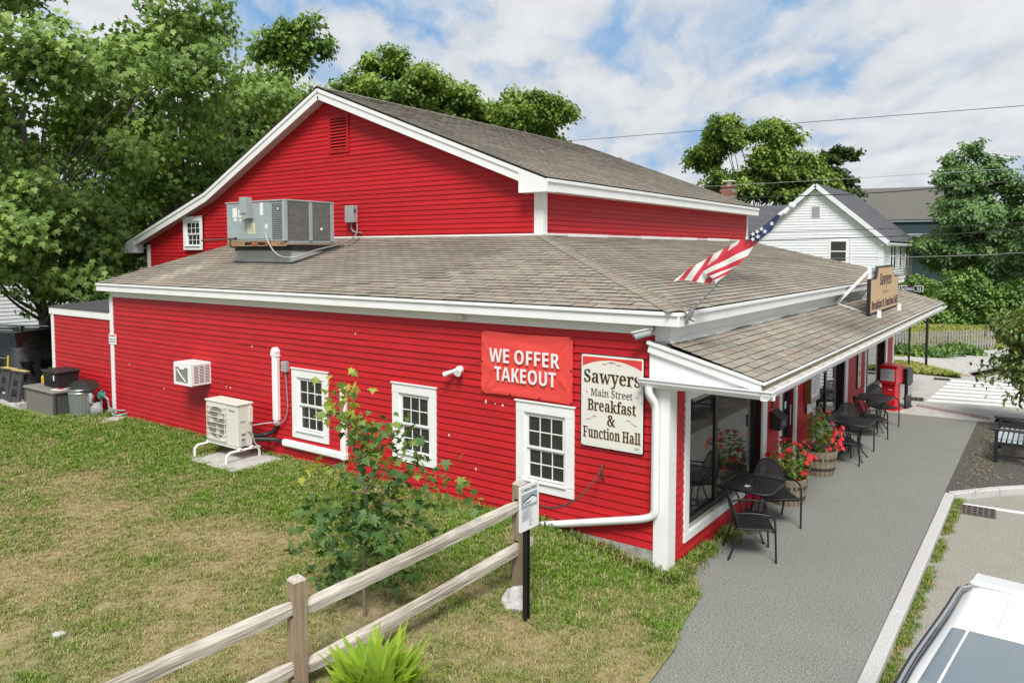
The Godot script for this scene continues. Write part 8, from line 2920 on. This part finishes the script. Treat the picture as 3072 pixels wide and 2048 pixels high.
# limbs: trunk line, blobs: [centre, radii] in the tree's own axes; clumps per blob
func tree(called: String, label: String, at: Vector3, height: float, r0: float, blobs: Array, kind: String, clump: float, per: int, dark: Color, light: Color, sd: int, fork := 0.35, gap := 0.0) -> Node3D:
	var t := thing(called, label, "tree", at)
	var r := RandomNumberGenerator.new()
	r.seed = sd
	var lean := Vector3(r.randfn(0, 0.3), 0, r.randfn(0, 0.3))
	var trunk := curve([Vector3(0, -0.3, 0), Vector3(0, height * fork * 0.5, 0) + lean * 0.2, Vector3(0, height * fork, 0) + lean * 0.5, Vector3(0, height * 0.7, 0) + lean])
	obj("trunk", rod(trunk, r0, 10, r0 * 0.3), mats.bark, t)
	var tr := []
	var co := []
	var limbs := MB.new()
	for b in blobs:
		var c: Vector3 = b[0]
		var s: Vector3 = b[1]
		var start: Vector3 = trunk[clampi(int(trunk.size() * clampf(0.45 + 0.4 * (c.y / height - fork), 0.4, 0.95)), 3, trunk.size() - 1)]
		start += Vector3(0, r.randf_range(-0.5, 0.8), 0)
		if r.randf() < 0.62:
			limbs.tube(PackedVector3Array(curve([start, start.lerp(c, 0.3) + Vector3(r.randfn(0, 0.25), -0.1, r.randfn(0, 0.25)), start.lerp(c, 0.6) + Vector3(r.randfn(0, 0.3), 0.2 * s.y, r.randfn(0, 0.3)), c + Vector3(0, s.y * 0.3, 0)], 5)), r0 * 0.24, r0 * 0.05, 6)
		# clumps on and inside the blob; more on the upper and outer side
		var n := int(b[2] if b.size() > 2 else 30)
		for k in n:
			var d := Vector3(r.randfn(0, 1), r.randfn(0.25, 1), r.randfn(0, 1)).normalized()
			var rad := pow(r.randf(), 0.33) if r.randf() > 0.25 else r.randf()
			var p := c + d * s * rad * (1.0 + 0.22 * noise_b.get_noise_3dv(d * 2.0 + c))
			if gap > 0 and noise_a.get_noise_3dv((p + at) * 1.5) > 0.32 - gap:
				continue
			if r.randf() < 0.16:
				limbs.tube(PackedVector3Array([c.lerp(p, 0.1), c.lerp(p, 0.6) + Vector3(0, 0.1, 0), p]), r0 * 0.07, r0 * 0.02, 4, false)
			var tone := r.randf()
			for i in per:
				var e := Vector3(r.randfn(0, 1), r.randfn(0, 0.55), r.randfn(0, 1)) * clump * 0.55
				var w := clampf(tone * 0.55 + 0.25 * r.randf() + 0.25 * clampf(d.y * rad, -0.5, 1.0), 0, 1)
				var way := d * 0.6 + Vector3(p.x, 0, p.z).normalized() * 0.6
				tr.append(Transform3D(Basis(Vector3.UP, atan2(way.x, way.z) + r.randfn(0, 0.6)) * Basis(Vector3.RIGHT, r.randfn(0, 0.3)), p + e))
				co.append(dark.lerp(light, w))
	obj("limbs", limbs, mats.bark, t)
	var mm := MultiMesh.new()
	mm.transform_format = MultiMesh.TRANSFORM_3D
	mm.use_colors = true
	mm.mesh = spray(kind)
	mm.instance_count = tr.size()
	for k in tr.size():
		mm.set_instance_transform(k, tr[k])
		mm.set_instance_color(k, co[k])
	var mi := MultiMeshInstance3D.new()
	mi.name = "crown"
	mi.multimesh = mm
	mi.material_override = mats.leaf
	mi.set_meta("kind", "stuff")
	t.add_child(mi)
	return t


# blobs filling an ellipsoid crown
func crown(c: Vector3, s: Vector3, n: int, size: float, clumps: int, sd: int) -> Array:
	var r := RandomNumberGenerator.new()
	r.seed = sd
	var out := []
	for k in n:
		var d := Vector3(r.randfn(0, 1), r.randfn(0, 1), r.randfn(0, 1)).normalized() * (0.45 + 0.55 * sqrt(r.randf()))
		var q := r.randf_range(0.7, 1.3) * size
		out.append([c + d * s, Vector3(q, q * 0.62, q), int(clumps * q / size)])
	return out


func build_trees() -> void:
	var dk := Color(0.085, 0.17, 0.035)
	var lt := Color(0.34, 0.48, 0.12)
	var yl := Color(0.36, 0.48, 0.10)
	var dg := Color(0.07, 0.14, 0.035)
	# the big maples at the left, behind the lean-to
	var c1 := crown(Vector3(-0.5, 9.6, 0.8), Vector3(5.2, 5.2, 4.9), 40, 1.5, 22, 1)
	c1.append_array(crown(Vector3(-1.5, 4.6, 2.5), Vector3(3.4, 1.5, 2.6), 12, 1.2, 22, 2))
	c1.append_array(crown(Vector3(-1.6, 3.2, 1.6), Vector3(3.4, 0.9, 2.6), 12, 0.9, 11, 22))
	tree("maple_tree", "huge dense maple filling the top left corner, trunk behind the lean-to", Vector3(2.6, 0.3, -24.2), 12.5, 0.27, c1, "maple_9_0.21_0.46", 0.70, 6, dk, lt, 71, 0.24, 0.13)
	var c2 := crown(Vector3(0.6, 8.8, 0.6), Vector3(4.3, 4.4, 4.1), 30, 1.4, 20, 3)
	c2.append([Vector3(3.2, 11.6, 0.0), Vector3(1.0, 1.4, 1.0), 20])
	c2.append([Vector3(1.6, 13.0, 0.0), Vector3(0.7, 1.2, 0.7), 14])
	tree("maple_tree", "second maple with open crown showing sky, between the big maple and the hall roof", Vector3(8.7, 0.3, -26.4), 12.0, 0.30, c2, "maple_9_0.21_0.46", 0.68, 5, dk, lt, 72, 0.28, 0.22)
	var c3 := crown(Vector3(0.9, 9.4, 1.3), Vector3(3.8, 3.0, 3.8), 24, 1.3, 20, 4)
	c3.append_array([[Vector3(1.6, 15.2, 2.0), Vector3(0.6, 0.9, 0.6), 12], [Vector3(2.3, 15.6, 3.0), Vector3(0.6, 0.8, 0.6), 12], [Vector3(1.2, 14.2, 1.4), Vector3(0.6, 0.8, 0.6), 12], [Vector3(2.0, 13.6, 2.5), Vector3(0.8, 1.1, 0.8), 18], [Vector3(2.8, 14.6, 3.6), Vector3(0.5, 0.6, 0.5), 8]])
	tree("maple_tree", "maple with a thin tall tip rising left of the gable peak", Vector3(14.2, 0.3, -30.5), 12.5, 0.28, c3, "leaf_26_0.26_0.42", 0.55, 6, dk, lt, 73, 0.3, 0.1)
	var c4 := crown(Vector3(0, 6.5, 0), Vector3(5.0, 3.0, 3.0), 18, 1.5, 20, 5)
	tree("maple_tree", "dark maple low behind the hall's left rake", Vector3(9.5, 0.3, -36.0), 9.0, 0.25, c4, "leaf_26_0.26_0.42", 0.6, 6, dg, lt, 74, 0.25, 0.05)
	# behind the hall roof
	var c5 := crown(Vector3(-2.7, 13.7, -1.8), Vector3(4.6, 2.6, 3.2), 26, 1.5, 22, 6)
	c5.append_array(crown(Vector3(2.2, 12.4, 2.9), Vector3(3.2, 2.2, 3.0), 18, 1.35, 20, 7))
	tree("maple_tree", "broad yellow-green tree whose top shows above the hall ridge", Vector3(30.0, 0, -28.0), 13.5, 0.35, c5, "leaf_24_0.30_0.5", 0.62, 6, dk, yl, 75, 0.4, 0.06)
	var c6 := crown(Vector3(0, 9.6, 0), Vector3(1.5, 0.9, 1.2), 6, 0.5, 9, 8)
	tree("young_tree", "few dark leafy twigs just over the middle of the hall ridge", Vector3(36.0, 0, -21.0), 10.5, 0.14, c6, "leaf_14_0.26_0.4", 0.45, 4, dg, dk, 76, 0.5, 0.3)
	# right of the hall roof
	var c7 := crown(Vector3(0, 11.0, 0), Vector3(3.4, 3.1, 3.4), 26, 1.2, 18, 9)
	tree("maple_tree", "round sunlit maple standing right of the hall roof behind the brick chimney", Vector3(46.5, 0, -14.8), 12.5, 0.30, c7, "leaf_22_0.27_0.42", 0.52, 6, dk, yl, 77, 0.35, 0.14)
	var c8 := crown(Vector3(0, 9.4, 0), Vector3(1.7, 2.0, 1.7), 16, 0.95, 17, 10)
	tree("maple_tree", "smaller maple leaning right beside the round sunlit maple", Vector3(46.6, 0, -11.2), 11.0, 0.2, c8, "leaf_22_0.27_0.42", 0.5, 5, dk, yl, 78, 0.35, 0.12)
	var c8b := crown(Vector3(0, 5.6, 0), Vector3(4.5, 1.6, 5.0), 16, 1.3, 18, 20)
	tree("maple_tree", "low green treetops between brick chimney and white gable", Vector3(52.5, 0, -15.0), 8.0, 0.2, c8b, "leaf_22_0.27_0.42", 0.55, 5, dk, lt, 86, 0.3, 0.05)
	var c9 := crown(Vector3(0, 10.7, 0), Vector3(0.9, 1.4, 1.0), 9, 0.5, 12, 11)
	c9.append_array(crown(Vector3(0.2, 8.6, 0.3), Vector3(0.8, 0.8, 1.2), 5, 0.5, 9, 12))
	tree("young_tree", "thin dark tree standing alone above the white house's grey roof", Vector3(52.0, 0, -9.4), 12.5, 0.13, c9, "leaf_14_0.28_0.36", 0.42, 4, dg, Color(0.09, 0.12, 0.03), 79, 0.5, 0.1)
	# the group at the right
	var hz := Color(0.11, 0.21, 0.09)
	var hl := Color(0.30, 0.45, 0.18)
	var c10 := crown(Vector3(0, 5.6, 0), Vector3(3.0, 2.6, 3.2), 22, 1.15, 20, 13)
	c10.append_array(crown(Vector3(0.0, 8.6, 0.2), Vector3(1.5, 1.5, 1.7), 14, 0.65, 11, 14))
	c10.append_array([[Vector3(0, 11.0, 0.0), Vector3(0.35, 1.1, 0.35), 9], [Vector3(0.2, 10.3, 1.0), Vector3(0.4, 0.9, 0.4), 8], [Vector3(0, 9.9, -1.0), Vector3(0.4, 0.7, 0.4), 7]])
	tree("locust_tree", "tall feathery green tree with ragged thin top right of the white house", Vector3(47.0, 0, -0.4), 11.5, 0.22, c10, "leaf_20_0.24_0.45", 0.62, 5, hz, hl, 80, 0.2, 0.24)
	var c11 := crown(Vector3(0, 5.0, 0), Vector3(3.0, 2.6, 3.0), 20, 1.1, 20, 15)
	c11.append_array(crown(Vector3(0, 8.2, 0.2), Vector3(1.2, 1.5, 1.4), 8, 0.6, 9, 16))
	tree("locust_tree", "second feathery tree at the right edge, thinner at its top", Vector3(46.0, 0, 3.4), 10.5, 0.2, c11, "leaf_20_0.24_0.45", 0.62, 5, hz, hl, 81, 0.2, 0.25)
	var c12 := crown(Vector3(0, 4.2, 0), Vector3(3.0, 2.4, 4.0), 20, 1.2, 20, 17)
	tree("locust_tree", "dark lower tree filling the gap behind the street sign", Vector3(53.0, 0, 0.2), 7.0, 0.2, c12, "leaf_20_0.24_0.45", 0.6, 6, hz, hl, 82, 0.2, 0.05)
	var c13 := crown(Vector3(0, 5.5, 0), Vector3(4, 3.4, 6), 26, 1.5, 20, 18)
	tree("locust_tree", "far mass of green trees at the right edge behind the others", Vector3(62.0, 0, 9.5), 9.0, 0.25, c13, "leaf_20_0.24_0.45", 0.7, 6, hz, hl, 83, 0.2, 0.0)
	# shrubs in front of them
	shrub("dense rounded green shrub at the back of the far lawn, left one", Vector3(41.5, 0, -2.6), Vector3(1.6, 1.5, 1.9), 84)
	shrub("dense rounded green shrub at the back of the far lawn, right one", Vector3(42.5, 0, -0.2), Vector3(1.7, 1.7, 2.0), 85)
	shrub("shaded green shrub right of the others, behind the street tree", Vector3(43.5, 0, 2.2), Vector3(1.6, 1.4, 1.8), 87)
	shrub("low leafy planting along the foot of the picket fence", Vector3(25.6, 0, -0.6), Vector3(0.4, 0.2, 1.2), 88, 0.14)
	shrub("dark low planting by the right part of the picket fence", Vector3(27.3, 0, 0.75), Vector3(0.4, 0.2, 0.9), 89, 0.14)
	shrub("weedy green bushes behind the covered grill", Vector3(0.3, 0.2, -21.0), Vector3(1.6, 0.85, 0.7), 90, 0.18)
	shrub("brown-green bush between the grill and the lean-to corner", Vector3(1.3, 0.2, -19.0), Vector3(0.7, 0.9, 0.5), 91, 0.18)
	shrub("dark hanging bush in front of the black car by the lean-to", Vector3(2.0, 0.6, -20.2), Vector3(0.9, 1.3, 0.8), 92, 0.18)


func shrub(label: String, at: Vector3, s: Vector3, sd: int, leaf := 0.22) -> void:
	var t := thing("shrub", label, "shrub", at)
	var r := RandomNumberGenerator.new()
	r.seed = sd
	var st := MB.new()
	for k in 6:
		var a := r.randf() * TAU
		st.tube(PackedVector3Array([Vector3(0, 0, 0), Vector3(cos(a) * s.x * 0.5, s.y * 0.8, sin(a) * s.z * 0.5)]), 0.03, 0.01, 5)
	obj("stems", st, mats.bark, t)
	var n := int(330 * s.x * s.z * maxf(s.y, 0.6) / (leaf * 12.0)) + 120
	var mm := MultiMesh.new()
	mm.transform_format = MultiMesh.TRANSFORM_3D
	mm.use_colors = true
	mm.mesh = spray("leaf_16_%s_%s" % [str(leaf), str(leaf * 1.5)])
	mm.instance_count = n
	for k in n:
		var d := Vector3(r.randfn(0, 1), absf(r.randfn(0, 1)), r.randfn(0, 1)).normalized() * pow(r.randf(), 0.4)
		d *= 1.0 + 0.3 * noise_b.get_noise_3dv(d * 2 + at)
		mm.set_instance_transform(k, Transform3D(Basis(Vector3.UP, r.randf() * TAU), d * Vector3(s.x, s.y * 1.9, s.z) + Vector3(0, 0.05, 0)))
		var w := clampf(0.5 + 0.8 * noise_a.get_noise_3dv(d * 3 + at) + r.randfn(0, 0.2), 0, 1)
		mm.set_instance_color(k, Color(0.065, 0.145, 0.04).lerp(Color(0.24, 0.38, 0.09), w))
	var mi := MultiMeshInstance3D.new()
	mi.name = "foliage"
	mi.multimesh = mm
	mi.material_override = mats.leaf
	mi.set_meta("kind", "stuff")
	t.add_child(mi)


# ---------------------------------------------------------------- grass
func tuft(n: int, high: float, wide: float, spread: float, sd: int) -> Mesh:
	var m := MB.new()
	var r := RandomNumberGenerator.new()
	r.seed = sd
	for k in n:
		var a := r.randf() * TAU
		var p := Vector3(r.randfn(0, spread), 0, r.randfn(0, spread))
		var d := Vector3(cos(a), 0, sin(a))
		var h := high * r.randf_range(0.55, 1.1)
		var lean := r.randf_range(0.15, 0.9)
		var s := Vector3(-d.z, 0, d.x) * wide
		var f := r.randf_range(0.75, 1.25)
		m.col = Color(f, f, f)
		var mid := p + Vector3(0, h * 0.6, 0) + d * h * lean * 0.35
		var tip := p + Vector3(0, h * (1 - lean * 0.3), 0) + d * h * lean
		m.quad(p - s, mid - s * 0.8, mid + s * 0.8, p + s)
		m.tri(mid - s * 0.8, tip, mid + s * 0.8)
	return m.mesh()


func scatter(called: String, label: String, mesh: Mesh, tr: Array, co: Array) -> void:
	var mm := MultiMesh.new()
	mm.transform_format = MultiMesh.TRANSFORM_3D
	mm.use_colors = true
	mm.mesh = mesh
	mm.instance_count = tr.size()
	for k in tr.size():
		mm.set_instance_transform(k, tr[k])
		mm.set_instance_color(k, co[k])
	var mi := MultiMeshInstance3D.new()
	mi.name = numbered(called)
	mi.multimesh = mm
	mi.material_override = mats.grass
	add_child(mi)
	mi.set_meta("kind", "stuff")
	tag(mi, label, "grass")


func build_grass() -> void:
	var r := RandomNumberGenerator.new()
	r.seed = 8
	var tr := []
	var co := []
	var eye := Vector2(-9.06, 4.04)
	# the lawn: more blades where it is near
	for k in 170000:
		var x := r.randf_range(-8.6, 0.15)
		var z := r.randf_range(-18.5, 0.9)
		if z > lawn_edge(x) - 0.03 or x > -0.05 and z < -0.1:
			continue
		if x > -1.2 and z < -15.3 or x > -1.15 and x < -0.2 and z < -7.82 and z > -9.15:
			continue
		var dist := eye.distance_to(Vector2(x, z))
		if r.randf() > clampf(1.25 - dist / 22.0, 0.35, 1.0):
			continue
		var bare := lawn_bare(x, z)
		if r.randf() < bare * 0.92:
			continue
		var g := lawn_green(x, z)
		var c := lawn_color(x, z)
		var q := r.randf()
		if q < 0.22:
			c = c.lerp(Color(0.55, 0.46, 0.25), 0.6)
		elif q > 0.80:
			c = c.lerp(Color(0.14, 0.26, 0.03), 0.5)
		var f := r.randf_range(0.8, 1.2)
		var s := lerpf(0.75, 1.3, g) * r.randf_range(0.7, 1.25) * (1.0 + dist / 30.0)
		tr.append(Transform3D(Basis(Vector3.UP, r.randf() * TAU).scaled(Vector3(s, s * r.randf_range(0.7, 1.2), s)), Vector3(x, land(x, z) + 0.015, z)))
		co.append(Color(c.r * f, c.g * f, c.b * f))
	scatter("lawn_grass", "patchy dry and green lawn grass beside the red building", tuft(9, 0.042, 0.0028, 0.022, 1), tr, co)
	# long weeds along the wall foot, the walk's corner and the kerb
	var wt := []
	var wc := []
	for k in 2200:
		var p := Vector3.ZERO
		var s := 1.0
		var u := r.randf()
		if u < 0.16:
			var x := r.randf_range(-0.25, 0.45) if r.randf() < 0.5 else r.randf_range(0.2, 1.2)
			p = Vector3(x, 0.01, 0.06 + absf(r.randfn(0, 0.06)))
			s = r.randf_range(0.9, 2.6)
		elif u < 0.21:
			p = Vector3(1.95 + r.randfn(0, 0.16), 0.0, 0.08 + absf(r.randfn(0, 0.09)))
			s = r.randf_range(1.0, 2.4)
		elif u < 0.45:
			var z := r.randf_range(-13.5, -0.1)
			p = Vector3(-0.06 - absf(r.randfn(0, 0.05)), land(-0.1, z) + 0.015, z)
			s = r.randf_range(0.9, 2.2) * (1.4 if z > -2.5 else 0.9)
		else:
			var c: float = [6.0, 5.4, 4.6, 3.4, 2.2, 1.2, 0.3, -0.6, -1.5, -2.4][r.randi() % 10]
			p = Vector3(c + r.randfn(0, 0.24), -0.115, 2.735 + minf(absf(r.randfn(0, 0.05)), 0.13))
			s = r.randf_range(0.5, 1.15)
		wt.append(Transform3D(Basis(Vector3.UP, r.randf() * TAU).scaled(Vector3(s, s * r.randf_range(0.8, 1.2), s)), p))
		var f := r.randf_range(0.8, 1.25)
		wc.append(Color(0.15 * f, 0.24 * f, 0.035 * f) if r.randf() < 0.75 else Color(0.38 * f, 0.30 * f, 0.14 * f))
	scatter("weeds", "long weeds along the wall foot and the granite kerb", tuft(12, 0.075, 0.0035, 0.03, 2), wt, wc)
	var vt := []
	var vc := []
	for k in 26000:
		var x := 0.0
		var z := 0.0
		if r.randf() < 0.4:
			x = r.randf_range(20.6, 23.0)
			z = r.randf_range(-6.0, 1.4)
			if z > 1.5 - maxf(0.0, x - 20.7) * 0.75:
				continue
		else:
			x = r.randf_range(25.6, 42.0)
			z = r.randf_range(-6.0, 4.0)
			if z > -0.7 + (x - 25.0) * 0.55:
				continue
		var s := r.randf_range(1.2, 2.4)
		vt.append(Transform3D(Basis(Vector3.UP, r.randf() * TAU).scaled(Vector3(s * 1.6, s, s * 1.6)), Vector3(x, 0.045, z)))
		var f := r.randf_range(0.8, 1.2)
		var c := Color(0.40, 0.37, 0.11).lerp(Color(0.20, 0.28, 0.04), clampf(0.55 + noise_a.get_noise_2d(x, z), 0, 1))
		vc.append(c * f)
	scatter("far_grass", "yellow-green grass on the verge and the far lawn", tuft(9, 0.045, 0.005, 0.03, 3), vt, vc)
	# leaves and litter under the bench
	var lt := []
	var lc := []
	for k in 420:
		var x := r.randf_range(6.4, 13.2)
		var z := 2.7 + absf(r.randfn(0, 0.35)) if r.randf() < 0.6 else r.randf_range(2.7, 5.0)
		if x < 8 and z > 3.0 + (x - 6.4) * 0.6:
			continue
		var s := r.randf_range(0.6, 1.3)
		lt.append(Transform3D(Basis(Vector3.UP, r.randf() * TAU).scaled(Vector3(s, s * 0.4, s)), Vector3(x, 0.0, z)))
		lc.append([Color(0.26, 0.20, 0.12), Color(0.14, 0.18, 0.05), Color(0.36, 0.30, 0.20)][r.randi() % 3])
	scatter("bed_litter", "dry grass and leaf litter in the dark planting bed by the bench", tuft(7, 0.05, 0.006, 0.05, 4), lt, lc)
